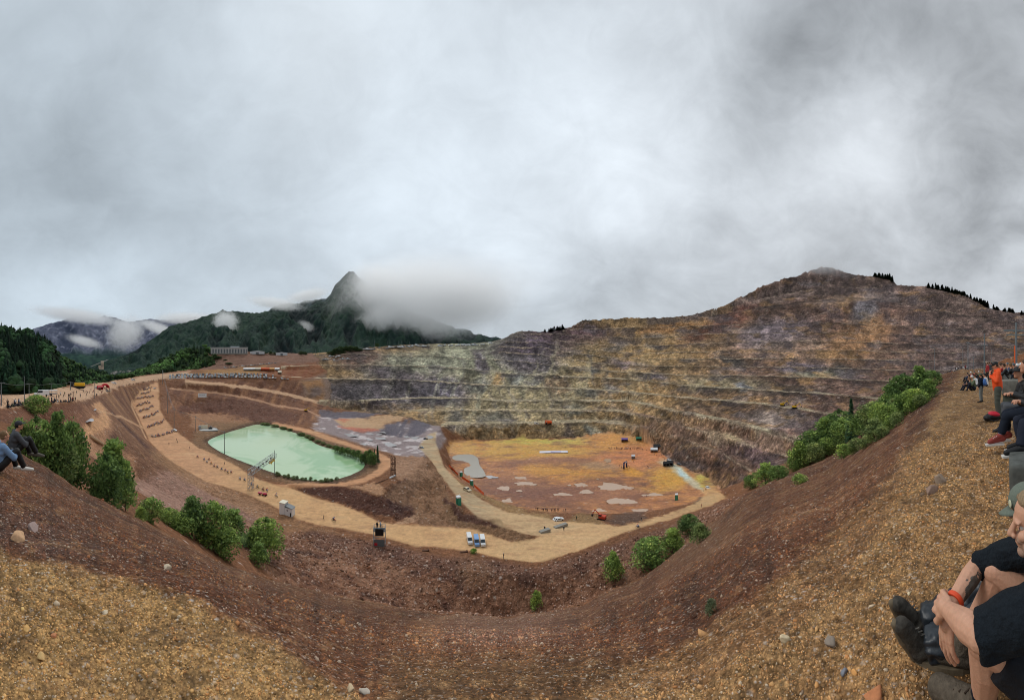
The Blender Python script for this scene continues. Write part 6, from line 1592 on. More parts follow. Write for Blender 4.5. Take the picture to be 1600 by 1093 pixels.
# ------------------------------------------------------------------ people: every body one continuous surface
def cap_prim(p0, p1, r0, r1, k=0, flat=False): return ('c', Vector(p0), Vector(p1), r0, r1, k, flat)
def ball_prim(c, r, k=0, rot=None): return ('b', Vector(c), (r,)*3 if not hasattr(r, '__len__') else tuple(r), k, rot)
def solid(name, prims, mats, voxel, parent=None, smooth=3, wrinkle=0.0, wscale=14.0, keep=None, seed=0):
    """union of overlapping rounded shapes, fused into one skin by a voxel remesh"""
    b = MB()
    n = 10 if voxel < .03 else 7
    for p in prims:
        if p[0] == 'c':
            _, a, c, r0, r1, k, flat = p; b.tube(a, c, r0, r1, 0, n+2)
            if not flat: b.ball(a, r0*.995, 0, n+2, n-2).ball(c, r1*.995, 0, n+2, n-2)
        else: b.ball(p[1], p[2], 0, n+4, n, p[4])
    o = b.build(name, [])
    md = o.modifiers.new('fuse', 'REMESH'); md.mode = 'VOXEL'; md.voxel_size = voxel; md.use_smooth_shade = True
    if smooth: s = o.modifiers.new('soft', 'SMOOTH'); s.factor = .5; s.iterations = smooth
    me = bpy.data.meshes.new_from_object(o.evaluated_get(bpy.context.evaluated_depsgraph_get()))
    bpy.data.objects.remove(o)
    nv = len(me.vertices); co = np.empty(nv*3, np.float32); me.vertices.foreach_get('co', co); co = co.reshape(-1,3)
    if wrinkle:
        nr = np.empty(nv*3, np.float32); me.vertices.foreach_get('normal', nr); nr = nr.reshape(-1,3)
        w_ = fbm(co[:,0]*wscale, co[:,1]*wscale*.8, co[:,2]*wscale*1.2+.01, oct=3, seed=seed)
        rdg = 1-np.abs(fbm(co[:,0]*wscale*.5+3, co[:,1]*wscale*.5, co[:,2]*wscale*.8+.3, oct=2, seed=seed+4))*2.2
        co = co+nr*(wrinkle*(w_+.7*rdg))[:,None]; me.vertices.foreach_set('co', co.ravel())
    for m in mats: me.materials.append(m)
    if len(mats) > 1:
        nf = len(me.polygons); ce = np.empty(nf*3, np.float32); me.polygons.foreach_get('center', ce); ce = ce.reshape(-1,3)
        best = np.full(nf, 1e9); idx = np.zeros(nf, np.int32)
        for p in prims:
            if p[0] == 'c':
                a, c = np.array(p[1]), np.array(p[2]); e = c-a; L = (e*e).sum()+1e-9; t = np.clip(((ce-a)@e)/L, 0, 1)
                d = np.linalg.norm(ce-a-t[:,None]*e, axis=1)-(p[3]+(p[4]-p[3])*t); k = p[5]
            else:
                q = ce-np.array(p[1]); q = q@np.array(p[4]) if p[4] is not None else q
                d = (np.linalg.norm(q/np.array(p[2]), axis=1)-1)*min(p[2]); k = p[3]
            m_ = d < best; best[m_] = d[m_]; idx[m_] = k
        me.polygons.foreach_set('material_index', idx)
    me.polygons.foreach_set('use_smooth', [True]*len(me.polygons)); me.name = name; me.update()
    ob = bpy.data.objects.new(name, me); COL.objects.link(ob)
    if parent: ob.parent = parent
    return ob
def skin_mat(name, col):
    m = simple_mat(name, col, .55, .4, 0, .10, 60, .15)
    bs = [n for n in m.node_tree.nodes if n.type == 'BSDF_PRINCIPLED'][0]; bs.inputs['Subsurface Weight'].default_value = .12; bs.inputs['Subsurface Radius'].default_value = (.01,.004,.002); bs.inputs['Subsurface Scale'].default_value = .5
    return m
SKIN = skin_mat('skin', (208,158,130)); SKIN2 = skin_mat('skin_tan', (196,142,114)); HAIRG = simple_mat('grey_blond_hair', (150,128,100), .8, .3, noise=.35, nscale=120, bump=.5); STUB = simple_mat('grey_stubble', (172,138,118), .7, .3, noise=.25, nscale=200)
TATT = simple_mat('tattoo', (96,88,80), .6, .3, noise=.55, nscale=45); TEE = simple_mat('black_cotton', (26,32,38), .9, .2, noise=.35, nscale=70, bump=.6); SHORTS = simple_mat('black_shorts', (26,28,34), .8, .3, noise=.2, nscale=60, bump=.3)
RAIN = simple_mat('wet_black_rain_cloth', (38,44,50), .42, .5, noise=.45, nscale=9, bump=.3); BOOTB = simple_mat('black_leather_with_dust', (66,62,56), .8, .25, noise=.75, nscale=22, bump=.6); BOOTC = simple_mat('brown_suede', (92,82,70), .85, .25, noise=.35, nscale=40, bump=.5); SOLE = simple_mat('muddy_sole', (110,98,80), .9, .2, noise=.3, nscale=30)
NAVY = mat((28,34,46), .85, .2); DENIM = mat((38,42,54), .85, .2); OLIVE = mat((84,88,80), .85, .2); GREYT = mat((128,130,126), .85, .2); JORANGE = mat((236,84,30), .6, .3, 0, .06, 3.0); LJEAN = mat((120,150,186), .85, .2); GREYK = mat((82,84,88), .85, .2); SOCK = mat((136,140,170), .9); REDSH = mat((150,66,58), .8); WHSH = mat((216,212,204), .7)

def foot_prims(ank, toe, k=0, s=1.0):
    a, t = Vector(ank), Vector(toe); d = (t-a); heel = a-d.normalized()*.05*s; heel.z = min(a.z, t.z)+.005
    return [cap_prim(a, heel+Vector((0,0,.03*s)), .045*s, .042*s, k), cap_prim(heel+Vector((0,0,.03*s)), t, .040*s, .034*s, k), cap_prim(a, t, .042*s, .034*s, k)]
def hand_prims(wr, dirv, up, k=0, curl=.5, side=1, s=1.0, fine=True):
    """palm, four unequal bent fingers and a thumb from the side of the palm; dirv along the hand, up = back of the hand"""
    w_ = Vector(wr); d = Vector(dirv).normalized(); u = (Vector(up)-d*Vector(up).dot(d)).normalized(); x = d.cross(u)*side
    P_ = [cap_prim(w_, w_+d*.03*s, .026*s, .030*s, k)]
    for i, off in enumerate((-.030,-.010,.010,.029)):
        kn = w_+d*(.088-.006*abs(i-1.2))*s+x*off*s
        P_.append(cap_prim(w_+d*.02*s+x*off*.6*s, kn, .016*s, .0108*s, k)); dd = (d+x*(off*4.2)).normalized()
        L = (.040,.046,.043,.033)[i]*s; p = kn; ang = 0.0
        for j, (f, r) in enumerate(((1.0,.0088),(.68,.0081),(.52,.0074))):
            ang += curl*(.55,.85,.6)[j]; q = p+(dd*math.cos(ang)-u*math.sin(ang))*L*f; P_.append(cap_prim(p, q, r*s*1.08, r*s, k)); p = q
    b = w_+d*.03*s-x*.026*s; m_ = b+(d*.62-x*.62-u*.35)*.042*s; e = m_+(d*.9-x*.15-u*.35).normalized()*.034*s
    return P_+[cap_prim(w_+d*.02*s-x*.01*s, b, .020*s, .016*s, k), cap_prim(b, m_, .0145*s, .012*s, k), cap_prim(m_, e, .0115*s, .0098*s, k)]

POSES = {
 'stand': dict(pel=(0,0,.96), chest=(0,.01,1.28), neck=(0,.0,1.50), head=(0,.03,1.65), sh=(.19,0,1.44), el=(.25,-.02,1.16), wr=(.24,.10,.94), hip=(.09,0,.94), kn=(.10,.03,.50), an=(.11,-.02,.09), toe=(.13,.17,.035)),
 'sit': dict(pel=(0,0,.13), chest=(0,.05,.42), neck=(0,.11,.64), head=(0,.16,.80), sh=(.18,.08,.59), el=(.23,.24,.36), wr=(.09,.42,.40), hip=(.09,.03,.13), kn=(.14,.42,.46), an=(.13,.60,.08), toe=(.15,.78,.035)),
 'ride': dict(pel=(0,-.25,.95), chest=(0,-.02,1.22), neck=(0,.14,1.38), head=(0,.20,1.53), sh=(.19,.10,1.34), el=(.34,.30,1.18), wr=(.34,.50,1.08), hip=(.10,-.22,.93), kn=(.22,.18,.72), an=(.20,-.06,.36), toe=(.21,.12,.34)),
 'walk': dict(pel=(0,0,.94), chest=(0,.03,1.27), neck=(0,.04,1.48), head=(0,.07,1.63), sh=(.19,.03,1.42), el=(.24,.0,1.15), wr=(.22,.12,.93), hip=(.09,0,.92), kn=(.10,.12,.50), an=(.10,.10,.09), toe=(.11,.28,.05)),
}
def body_prims(po, k_skin=0, k_top=1, k_leg=2, k_shoe=3, k_hair=4, helmet=False, asym=0.0, fat=1.0):
    V = lambda key, s=1: Vector((po[key][0]*s, po[key][1], po[key][2]))
    pel, ch, nk, hd = V('pel'), V('chest'), V('neck'), V('head'); P_ = []
    P_ += [cap_prim(pel, ch, .135*fat, .15*fat, k_top), ball_prim(ch+Vector((0,0,.06)), (.185*fat,.115*fat,.15), k_top), ball_prim(pel, (.16*fat,.125*fat,.12), k_leg), cap_prim(nk-Vector((0,0,.06)), hd, .056, .056, k_skin)]
    P_ += [ball_prim(hd, (.078,.098,.115), k_skin), ball_prim(hd+Vector((0,.03,-.07)), (.055,.06,.05), k_skin), ball_prim(hd+Vector((0,.10,-.015)), (.014,.022,.026), k_skin)]
    P_ += [ball_prim(hd+Vector((0,-.016,.022)), ((.088,.108,.112) if not helmet else (.135,.155,.14)), k_hair)]
    if helmet: P_ += [cap_prim(hd+Vector((0,.08,-.06)), hd+Vector((0,.17,-.08)), .07, .05, k_hair), cap_prim(hd+Vector((0,.06,.09)), hd+Vector((0,.24,.11)), .06, .05, k_hair)]
    for s in (1,-1):
        y = Vector((0, asym*s, 0))
        sh, el, wr = V('sh',s), V('el',s)+y*.5, V('wr',s)+y; hip, kn, an, toe = V('hip',s), V('kn',s)+y*1.2, V('an',s)+y*2, V('toe',s)+y*2
        P_ += [cap_prim(ch+Vector((0,0,.1)), sh, .09, .07, k_top), cap_prim(sh, el, .066*fat, .052, k_top), cap_prim(el, wr, .05, .037, k_top), cap_prim(wr, wr+(wr-el).normalized()*.11, .034, .026, k_skin)]
        P_ += [cap_prim(pel, hip, .11*fat, .10*fat, k_leg), cap_prim(hip, kn, .098*fat, .066, k_leg), cap_prim(kn, an, .066, .052, k_leg)]
        P_ += foot_prims(an, toe, k_shoe)
    return P_
CROWD = {}
def crowd_proto(pose, top, leg, hair, helmet=False, voxel=.05, shoe=None):
    key = (pose, top.name, leg.name, hair.name, helmet, voxel)
    if key not in CROWD:
        CROWD[key] = solid('person', body_prims(POSES[pose], helmet=helmet, asym=.14 if pose == 'walk' else .03), [SKIN2, top, leg, shoe or BLACK, hair], voxel, None, 1).data
        for o in [o for o in COL.objects if o.data == CROWD[key]]: bpy.data.objects.remove(o)
    return CROWD[key]
TOPS = [BLACK, NAVY, GREYK, mat((60,74,96),.8), mat((150,40,44),.8), WHITE, mat((84,96,70),.8), mat((70,70,74),.8)]
LEGS = [BLACK, DENIM, GREYT, NAVY]; HAIRS = [BLACK, mat((70,52,38),.8), mat((120,94,64),.8), GREYC, WHITE]
rgq = np.random.default_rng(99)
def crowd_person(px, py, pose, label, group, yaw=None, rmin=0, rmax=1e9, scale=1.0, idx=None, r=None):
    i = int(rgq.integers(0, 10000)) if idx is None else idx
    me = crowd_proto(pose, TOPS[i % len(TOPS) if i % 3 else 0], LEGS[i//7 % len(LEGS)], HAIRS[i//3 % len(HAIRS)])
    o = bpy.data.objects.new('person', me); COL.objects.link(o)
    g = ground(px, py, rmin, rmax)
    if r: a = (px-800)/F; g = Vector((r*math.sin(a), r*math.cos(a), zat(r*math.sin(a), r*math.cos(a))))
    o.location = g; a = (px-800)/F
    o.rotation_euler = (0, 0, -a+math.radians(rgq.uniform(0,360) if yaw is None else yaw)); o.scale = (scale,)*3
    return tag(o, label, 'person', group)
# -- crowds. yaw 0 = facing away from the viewer, 180 = facing the viewer
g_ = 'spectators along the left rim'
for i in range(26):
    px = rgq.uniform(0, 44); crowd_person(px, np.interp(px,[0,50],[638,630.5])+rgq.uniform(-1.5,1.5), 'sit' if i % 4 else 'stand', 'spectator in the dark seated crowd at the far end of the left rim', g_, rgq.uniform(-120,-20), 25)
for i in range(34):
    px = rgq.uniform(68, 118); crowd_person(px, np.interp(px,[68,118],[630,626])+rgq.uniform(-1.5,1.8), 'sit' if i % 3 else 'stand', 'spectator in the crowd below the white trailer', g_, rgq.uniform(-100,0), 40)
g_ = 'people walking about the left plateau'
for i in range(30):
    px = rgq.uniform(88, 168); crowd_person(px, np.interp(px,[88,130,168],[622,617,608])+rgq.uniform(-4,3), 'walk' if i % 2 else 'stand', 'small figure on the pale plateau road', g_, None, 60)
g_ = 'spectators along the rim above the start field'
for i in range(46):
    px = rgq.uniform(150, 262); crowd_person(px, np.interp(px,[150,165,200,245,262],[620,611.5,602,594.3,593])+rgq.uniform(-.8,.6), 'stand', 'tiny spectator lined up on the rim above the start field', g_, rgq.uniform(-60,60), 100)
g_ = 'spectators along the right rim'
for i in range(34):
    px = rgq.uniform(1441, 1513); crowd_person(px, 0, 'sit' if i % 3 else 'stand', 'small dark spectator sitting on the far end of the right rim', g_, rgq.uniform(40,110), r=rgq.uniform(98,118), scale=1.0)
g_ = 'spectators behind the standing men'
for i, (px, r) in enumerate([(1514,30),(1517,27),(1519,33),(1522,28),(1524,36),(1527,31),(1540,26),(1543,29),(1546,33),(1537,37),(1518,21),(1522,19),(1526,24),(1542,22),(1531,40),(1549,38)]):
    crowd_person(px, 0, 'stand' if i in (7,8,15) else 'sit', 'spectator in the knot of people behind the man with the blue backpack', g_, 60+20*(i % 4), r=r)
g_ = 'spectators sitting behind the stone blocks'
for i, (px, r) in enumerate([(1568,17),(1573,16),(1578,18),(1583,16),(1588,17),(1594,16),(1599,18),(1571,21),(1580,21),(1590,22),(1604,17)]):
    o = crowd_person(px, 0, 'sit', 'spectator seated in the row behind the stone blocks at the right edge', g_, 80+15*(i % 3), r=r); o.location.z += .62
g_ = 'people gathered on the pit floor'
for i in range(70):
    px = rgq.uniform(949, 1000); crowd_person(px, 701.5+rgq.uniform(-1.5,1.0), 'stand', 'tiny figure in the line of people across the middle of the pit floor', g_, None, 200)
g_ = 'people scattered over the pit floor'
for i, (px, py) in enumerate([(1004,703),(1010,704),(970,708),(972,712),(988,718),(1011,728),(1012,730),(1023,711),(1026,713),(1034,712),(1038,718),(1038,721),(968,729),(971,731),(982,729),(984,731),(975,735),(981,734),(1013,731),(1075,738),(1010,776),(883,700),(1036,716),(990,722),(1100,768),(1103,767)]):
    crowd_person(px, py, 'stand' if i % 2 else 'walk', 'lone tiny figure on the open floor of the pit', g_, None, 150)
g_ = 'people lined up on the earth bank at the rim of the pit floor'
for i, px in enumerate([837.5,840,842,847,849,852,854,855.5,862,864,866,868,871,873,880,884]):
    crowd_person(px, np.interp(px,[836,855,885],[796.5,799,799])+rgq.uniform(-.6,.6), 'stand', 'dark figure in the line on the earth bank at the rim of the pit floor', g_, None, 100)
for i, (px, py, lb) in enumerate([(851,829,'person standing by the grey skip at the road junction'),(881,829,'person standing in the middle of the road junction'),(1002,814,'person walking up the lower right road, farther one'),(1096,792,'person walking alone near the top of the lower right road'),(696,763,'person standing on the left edge of the pit ramp'),(739.5,763,'person beside the lowest orange netting'),
        (506,812,'person walking on the haul road right of the white hut'),(787,873,'person at the outer edge of the haul road below the junction'),(277,692,'person standing alone in the start field'),(276,688,'person close behind another one in the start field'),(296,701,'marshal standing on the haul road ahead of the riders'),(350.5,726,'marshal at the pond side of the haul road'),(264,695,'person at the outer edge of the start field'),(901,812,'dark figure on the olive mound')]):
    crowd_person(px, py, 'walk' if i in (2,3,6) else 'stand', lb, None, None, 60)

# -- motocross start field
def bike_mesh(c1):
    b = MB()
    for y in (.68,-.68): b.torus((0,y,.34), .30, .055, 0, 12, 5, ax='x') if False else None
    for y in (.70,-.68):
        v = []; n = 12
        b2 = MB().torus((0,0,0), .29, .055, 0, n, 5); b.add([(p[1], p[0]+y, p[2]+.34) for p in b2.V], b2.F, 0)
    b.box((0,.02,.52),(.22,.50,.34),1).box((0,.12,.80),(.20,.42,.18),2,0,.8).box((0,-.36,.86),(.18,.66,.09),1)
    b.box((0,-.78,.84),(.16,.40,.03),2,rot=Matrix.Rotation(.25,3,'X')).box((0,.72,.74),(.15,.50,.03),2,rot=Matrix.Rotation(-.15,3,'X')).box((0,.46,1.0),(.22,.05,.24),2)
    for x in (.08,-.08): b.tube((x,.70,.34),(x,.46,.98),.03,.03,3,5); b.tube((x,-.68,.34),(x,-.05,.45),.025,.03,3,5)
    b.tube((-.38,.42,1.06),(.38,.42,1.06),.02,.02,1,5); o = b.build('motocross_bike', [TYRE, BLACK, c1, STEEL]); me = o.data; bpy.data.objects.remove(o); return me
BK = [bike_mesh(m) for m in (ORANGE, BLUE, WHITE, mat((190,50,50),.5), YEL)]
def rider(px, py, yaw, lb_b, lb_r, gb, gr, i, rmin=60):
    g = ground(px, py, rmin); a = (px-800)/F; rz = math.radians(yaw)-a
    b = bpy.data.objects.new('motocross_bike', BK[i % 5]); COL.objects.link(b); b.location = g; b.rotation_euler = (0,0,rz); tag(b, lb_b, 'motorbike', gb)
    me = crowd_proto('ride', [NAVY,BLUE,WHITE,LBLUE,GREYT,ORANGE][(i//2) % 6], [NAVY,BLUE,WHITE][i % 3], [WHITE,BLACK,ORANGE,BLUE][i % 4], True)
    r_ = bpy.data.objects.new('person', me); COL.objects.link(r_); r_.location = g; r_.rotation_euler = (0,0,rz); tag(r_, lb_r, 'person', gr)
ORD = ['rearmost','second from the back','third from the back','fourth from the back','third from the front','second from the front','front']
ROWS = [((223,610.5),(237.5,608)),((220,617),(236,613.5)),((213.5,624),(240,620.5)),((213,635),(235,629.5)),((217,644.5),(240,637.5)),((223,655),(247.5,647)),((230,669),(256.5,660.5))]
k = 0
for j, (p, q) in enumerate(ROWS):
    n = int((q[0]-p[0])/ (1.22 if j > 3 else 1.2))
    for i in range(n):
        t = (i+.5)/n; rider(p[0]+(q[0]-p[0])*t+rgq.normal(0,.15), p[1]+(q[1]-p[1])*t-rgq.uniform(0,4.6)*(1 if j > 2 else .6)*(.45+.55*t), 205+rgq.normal(0,8),
            'motocross bike waiting in the %s start row on the haul road' % ORD[j], 'helmeted rider waiting in the %s start row on the haul road' % ORD[j], 'bikes in the start rows', 'riders in the start rows', k, 200); COL.objects[-1].scale = COL.objects[-2].scale = (1.2,)*3; k += 1
for i in range(26):
    t = i/25; rider(237+35*t+rgq.normal(0,1), 685-9*t-rgq.uniform(0,3.5), 215+rgq.normal(0,20), 'motocross bike in the loose pack moving off ahead of the start rows', 'rider in the loose pack moving off ahead of the start rows', 'bikes of the loose pack', 'riders of the loose pack', k, 150); k += 1
for i, (x, y) in enumerate([(540,768),(590,790),(612,808),(628,790),(645,820),(668,840),(692,848),(727,865),(755,875),(775,890),(800,888),(868,940),(905,950),(960,985),(1005,1005),(1048,1025),(1078,1030),(1150,1072)]):
    rider(200+x/4.967, 560+y/4.967, 225+rgq.normal(0,8), 'motocross bike in the straggling file riding towards the gantry' if i < 13 else 'motocross bike that has just passed under the gantry', 'rider in the straggling file before the gantry' if i < 13 else 'rider who has just passed under the gantry', 'bikes of the file on the haul road', 'riders of the file on the haul road', k, 100); k += 1
rider(521.5, 814, 230, 'single motocross bike on the haul road right of the white hut', 'lone rider on the haul road right of the white hut', None, None, 3)
rider(997, 825, 60, 'motocross bike parked at the edge of the lower right road', 'rider stopped at the edge of the lower right road', None, None, 6)
def quad():
    g = ground(413.5, 774); e = empty('quad_bike', g, math.radians(-30)-(413-800)/F, 'pink red quad bike with a trailer beside the haul road below the gantry', 'quad')
    MB().box((0,0,.75),(1.7,.9,.45)).box((.2,0,1.05),(1.2,.6,.3)).build('body', mat((200,70,96),.5), e); MB().box((-2.2,0,.75),(1.6,1.1,.5)).build('trailer', mat((190,80,100),.5), e)
    for x in (.65,-.65,-2.2):
        for y in (.55,-.55): MB().wheel((x,y,.33),.33,.26).build('wheel', TYRE, e)
    MB().tube((.55,-.4,1.35),(.55,.4,1.35),.03).build('handlebar', BLACK, e)
quad()
# camera crew on the platform
def crew():
    for (dx, dy, top, leg, yaw, lb) in ((-.75,.2,BLACK,BLACK,-20,'camera operator in black on the scaffold platform'),(.25,.3,mat((150,172,196),.8),GREYT,-60,'person in pale blue with a white cap on the scaffold platform')):
        o = bpy.data.objects.new('person', crowd_proto('stand', top, leg, WHITE if dx > 0 else BLACK)); COL.objects.link(o); o.location = PLATE.matrix_basis@Vector((dx,dy,4.65)); o.rotation_euler = (0,0,PLATE.rotation_euler.z+math.radians(yaw)); o.scale = (1.3,)*3; tag(o, lb, 'person')
    e = empty('camera_tripod', PLATE.matrix_basis@Vector((.75,-.1,4.65)), PLATE.rotation_euler.z, 'video camera on a tripod on the scaffold platform', 'camera')
    for a in (0,2.1,4.2): MB().tube((0,0,1.35),(.5*math.cos(a),.5*math.sin(a),0),.03).build('leg', BLACK, e)
    MB().box((0,.05,1.52),(.18,.5,.24)).tube((0,.3,1.52),(0,.55,1.52),.08,.09).build('camera_body', BLACK, e)
crew()

# ------------------------------------------------------------------ people near the viewer
def dressed(name, po, label, loc, rz, voxel, top, leg, shoe, hair, cap=None, arms=None, scale=1.0, skin=None, sleeve=True, fat=1.05, hood=None):
    """person: body (one skin), jacket, trousers, shoes, hair or cap as children. arms: per-side (elbow, wrist, hand direction, hand up)"""
    skin = skin or SKIN2
    e = empty(name, loc, rz, label, 'person'); e.scale = (scale,)*3
    V = lambda key, s=1: Vector((po[key][0]*s, po[key][1], po[key][2]))
    pel, ch, nk, hd = V('pel'), V('chest'), V('neck'), V('head'); B, T, L, S = [], [], [], {1:[], -1:[]}
    f = Vector(po.get('face', (0,1,0))).normalized(); side = f.cross(Vector((0,0,1))).normalized(); up = side.cross(f)
    R = Matrix((side, f, up)).transposed(); H = lambda x, y, z: hd+side*x+f*y+up*z
    B += [cap_prim(pel, ch, .11, .12), cap_prim(ch, nk, .10, .06), cap_prim(nk-Vector((0,0,.04)), hd-up*.03, .056, .054), ball_prim(hd+up*.02, (.076,.096,.105), 0, R), ball_prim(H(0,.035,-.065), (.056,.058,.056), 0, R), ball_prim(H(0,.068,-.095), (.028,.026,.022), 0, R),
          cap_prim(H(0,.092,.02), H(0,.118,-.022), .010, .015), ball_prim(H(.04,.075,-.02), (.022,.02,.02)), ball_prim(H(-.04,.075,-.02), (.022,.02,.02)), ball_prim(H(0,.088,-.055), (.026,.014,.012), 0, R), ball_prim(H(0,.078,.032), (.056,.022,.012), 0, R), ball_prim(H(.078,-.005,-.005), (.012,.022,.034), 0, R), ball_prim(H(-.078,-.005,-.005), (.012,.022,.034), 0, R)]
    T += [cap_prim(pel+(ch-pel)*.1, ch, .150*fat, .155*fat, 0, False), ball_prim(ch+Vector((0,0,.05)), (.20*fat,.13*fat,.16)), cap_prim(ch+(nk-ch)*.5, nk-(nk-ch)*.12, .10, .075)]
    L += [ball_prim(pel, (.165,.135,.12))]
    for s in (1,-1):
        sh, hip = V('sh',s), V('hip',s); el, wr = V('el',s), V('wr',s); kn, an, toe = [Vector(po[key+('L' if s > 0 else 'R')]) if key+('L' if s > 0 else 'R') in po else V(key,s) for key in ('kn','an','toe')]
        hdv, hup, curl = (wr-el), Vector((s,0,0)), .5
        if arms and s in arms: el, wr, hdv, hup, curl = [Vector(q) if hasattr(q,'__len__') else q for q in arms[s]]
        B += [cap_prim(sh, el, .052, .044), cap_prim(el, wr, .043, .029), cap_prim(hip, kn, .085, .058), cap_prim(kn, an, .056, .038), cap_prim(ch+Vector((0,0,.1)), sh, .07, .055)]+hand_prims(wr, hdv, hup, 0, curl, s)+foot_prims(an, toe, 0, .9)
        T += [cap_prim(ch+Vector((0,0,.1)), sh, .10, .082), cap_prim(sh, el, .082, .068)]
        T += [cap_prim(el, el+(wr-el)*.93, .066, .050, 0, True)] if sleeve else []
        L += [cap_prim(pel, hip, .12, .115), cap_prim(hip, kn, .115, .078), cap_prim(kn, kn+(an-kn)*.93, .078, .066, 0, True)]
        S[s] += foot_prims(an, toe, 0, 1.12)
    solid('body', B, [skin], max(voxel*.55, .007), e, 2)
    solid('jacket', T, [top], voxel, e, 2, .010, 12)
    solid('trousers', L, [leg], voxel, e, 2, .008, 12, seed=3)
    for s in (1,-1):
        sh_ = solid('shoe', S[s], [shoe], max(voxel*.6,.009), e, 1); 
    if hood: solid('hood', [ball_prim(nk+Vector((0,-.05,.02)), (.12,.09,.07)), ball_prim(nk+Vector((0,.03,0)), (.09,.07,.05))], [top], voxel, e, 2)
    if cap:
        c = [ball_prim(H(0,-.004,.052), (.090,.110,.082), 0, R), ball_prim(H(0,.13,.045), (.068,.075,.010), 0, R)]; solid('cap', c, [cap], .010, e, 1)
        solid('hair', [ball_prim(H(0,-.03,.01), (.082,.080,.075), 0, R)], [hair], .012, e, 1)
    else: solid('hair', [ball_prim(H(0,-.02,.045), (.086,.100,.086), 0, R), ball_prim(H(0,-.05,-.01), (.078,.062,.07), 0, R)], [hair], .010, e, 1, .006, 40)
    return e
# orange jacket man: looks down, hand raised to his mouth
g = ground(1559, 655.5, 6, 14); rr_ = math.hypot(g.x, g.y); sc_o = ((655.5-563)/F*rr_)/1.80
po = dict(POSES['stand']); po.update(head=(0,.075,1.64), chest=(0,.03,1.28), neck=(0,.03,1.49), face=(.15,.9,-.35), anL=(.12,-.10,.09), toeL=(.14,.09,.035), knL=(.11,-.01,.50), anR=(-.10,-.02,.09), toeR=(-.12,.17,.035))
dressed('person', po, 'man in a bright orange jacket and dark cap standing with his hand at his mouth', g, -(1559-800)/F+math.radians(96), .018, JORANGE, OLIVE, BLACK, HAIRS[1], BLACK,
        {1: ((.27,.03,1.17),(.12,.24,1.36),(-.3,.1,1),(.2,1,0),.9), -1: ((-.27,.05,1.17),(-.06,.25,1.34),(.3,.1,1),(-.2,1,.2),.9)}, sc_o, hood=True)
# man with a blue backpack, seen from behind at an angle
g = ground(1533, 628.5, 8, 30); rr_ = math.hypot(g.x, g.y); sc_b = ((628.5-583)/F*rr_)/1.78
bp_ = dressed('person', dict(POSES['stand'], face=(.3,.9,-.1)), 'man in grey trousers with a blue backpack left of the orange jacket', g, -(1533-800)/F+math.radians(70), .022, NAVY, GREYT, BLACK, HAIRS[1], mat((78,86,70),.8), None, sc_b)
e = empty('backpack', g, bp_.rotation_euler.z, 'blue backpack on the back of the man left of the orange jacket', 'backpack'); e.scale = (sc_b,)*3
solid('bag', [ball_prim((0,-.22,1.24), (.16,.11,.24)), ball_prim((0,-.30,1.16), (.12,.07,.14))], [BLUE], .02, e, 2, .006)
for s in (1,-1): MB().path([(s*.10,-.14,1.42),(s*.12,.02,1.50),(s*.13,.15,1.36),(s*.13,.05,1.12)], .02).build('strap', DARK, e)
# red backpack lying on the ground
g = ground(1551, 657, 4, 14); e = empty('backpack', g, -(1551-800)/F+math.radians(10), 'red and black backpack lying on the gravel at the feet of the orange jacket', 'backpack'); s_ = math.hypot(g.x,g.y)/F
solid('bag', [ball_prim((0,0,7*s_), (12*s_,9*s_,6.5*s_)), ball_prim((-9*s_,-2*s_,5*s_), (6*s_,7*s_,5*s_))], [BLACK], .012, e, 2, .006)
solid('flap', [ball_prim((2*s_,-1*s_,10.5*s_), (10*s_,8.5*s_,4.5*s_), 0, Matrix.Rotation(.12,3,'Y'))], [mat((200,34,56),.6)], .010, e, 2, .006)
MB().path([(-8*s_,-6*s_,4*s_),(0,-10*s_,1.5*s_),(8*s_,-8*s_,3*s_)], .012).build('strap', DARK, e)
# seated man in grey on the left slope
g = ground(20, 713, 5, 12); rr_ = math.hypot(g.x, g.y)
po = dict(POSES['sit']); po.update(face=(.0,1,.12), anL=(.13,.62,.06), toeL=(.15,.80,.0), anR=(-.15,.50,.0), toeR=(-.17,.68,-.05), knL=(.13,.42,.46), knR=(-.18,.36,.40))
dressed('person', po, 'man in a grey jacket and dark cap sitting on the left slope', g+Vector((0,0,.02)), -(20-800)/F+math.radians(-82), .016, GREYK, BLACK, mat((96,92,84),.8), HAIRS[0], mat((52,54,58),.8), {1: ((.24,.30,.34),(.02,.44,.44),(-1,.1,0),(0,.3,1),.5), -1: ((-.26,.24,.30),(-.02,.42,.40),(1,.2,0),(0,.3,1),.5)}, ((713-661)/F*rr_)/.88)
g = ground(-3, 737, 4, 10); rr_ = math.hypot(g.x, g.y)
po2 = dict(po, anL=(.13,.60,.04), toeL=(.15,.80,.0))
dressed('person', po2, 'seated person in light blue sleeves and white shoes cut off by the left edge', g+Vector((0,0,.02)), -(-3-800)/F+math.radians(-75), .018, LJEAN, BLACK, WHSH, HAIRS[2], None, {1: ((.24,.32,.34),(.04,.46,.40),(-1,.3,0),(0,.3,1),.6), -1: ((-.26,.26,.32),(-.02,.44,.42),(1,.2,0),(0,.3,1),.6)}, ((737-678)/F*rr_)/.88)
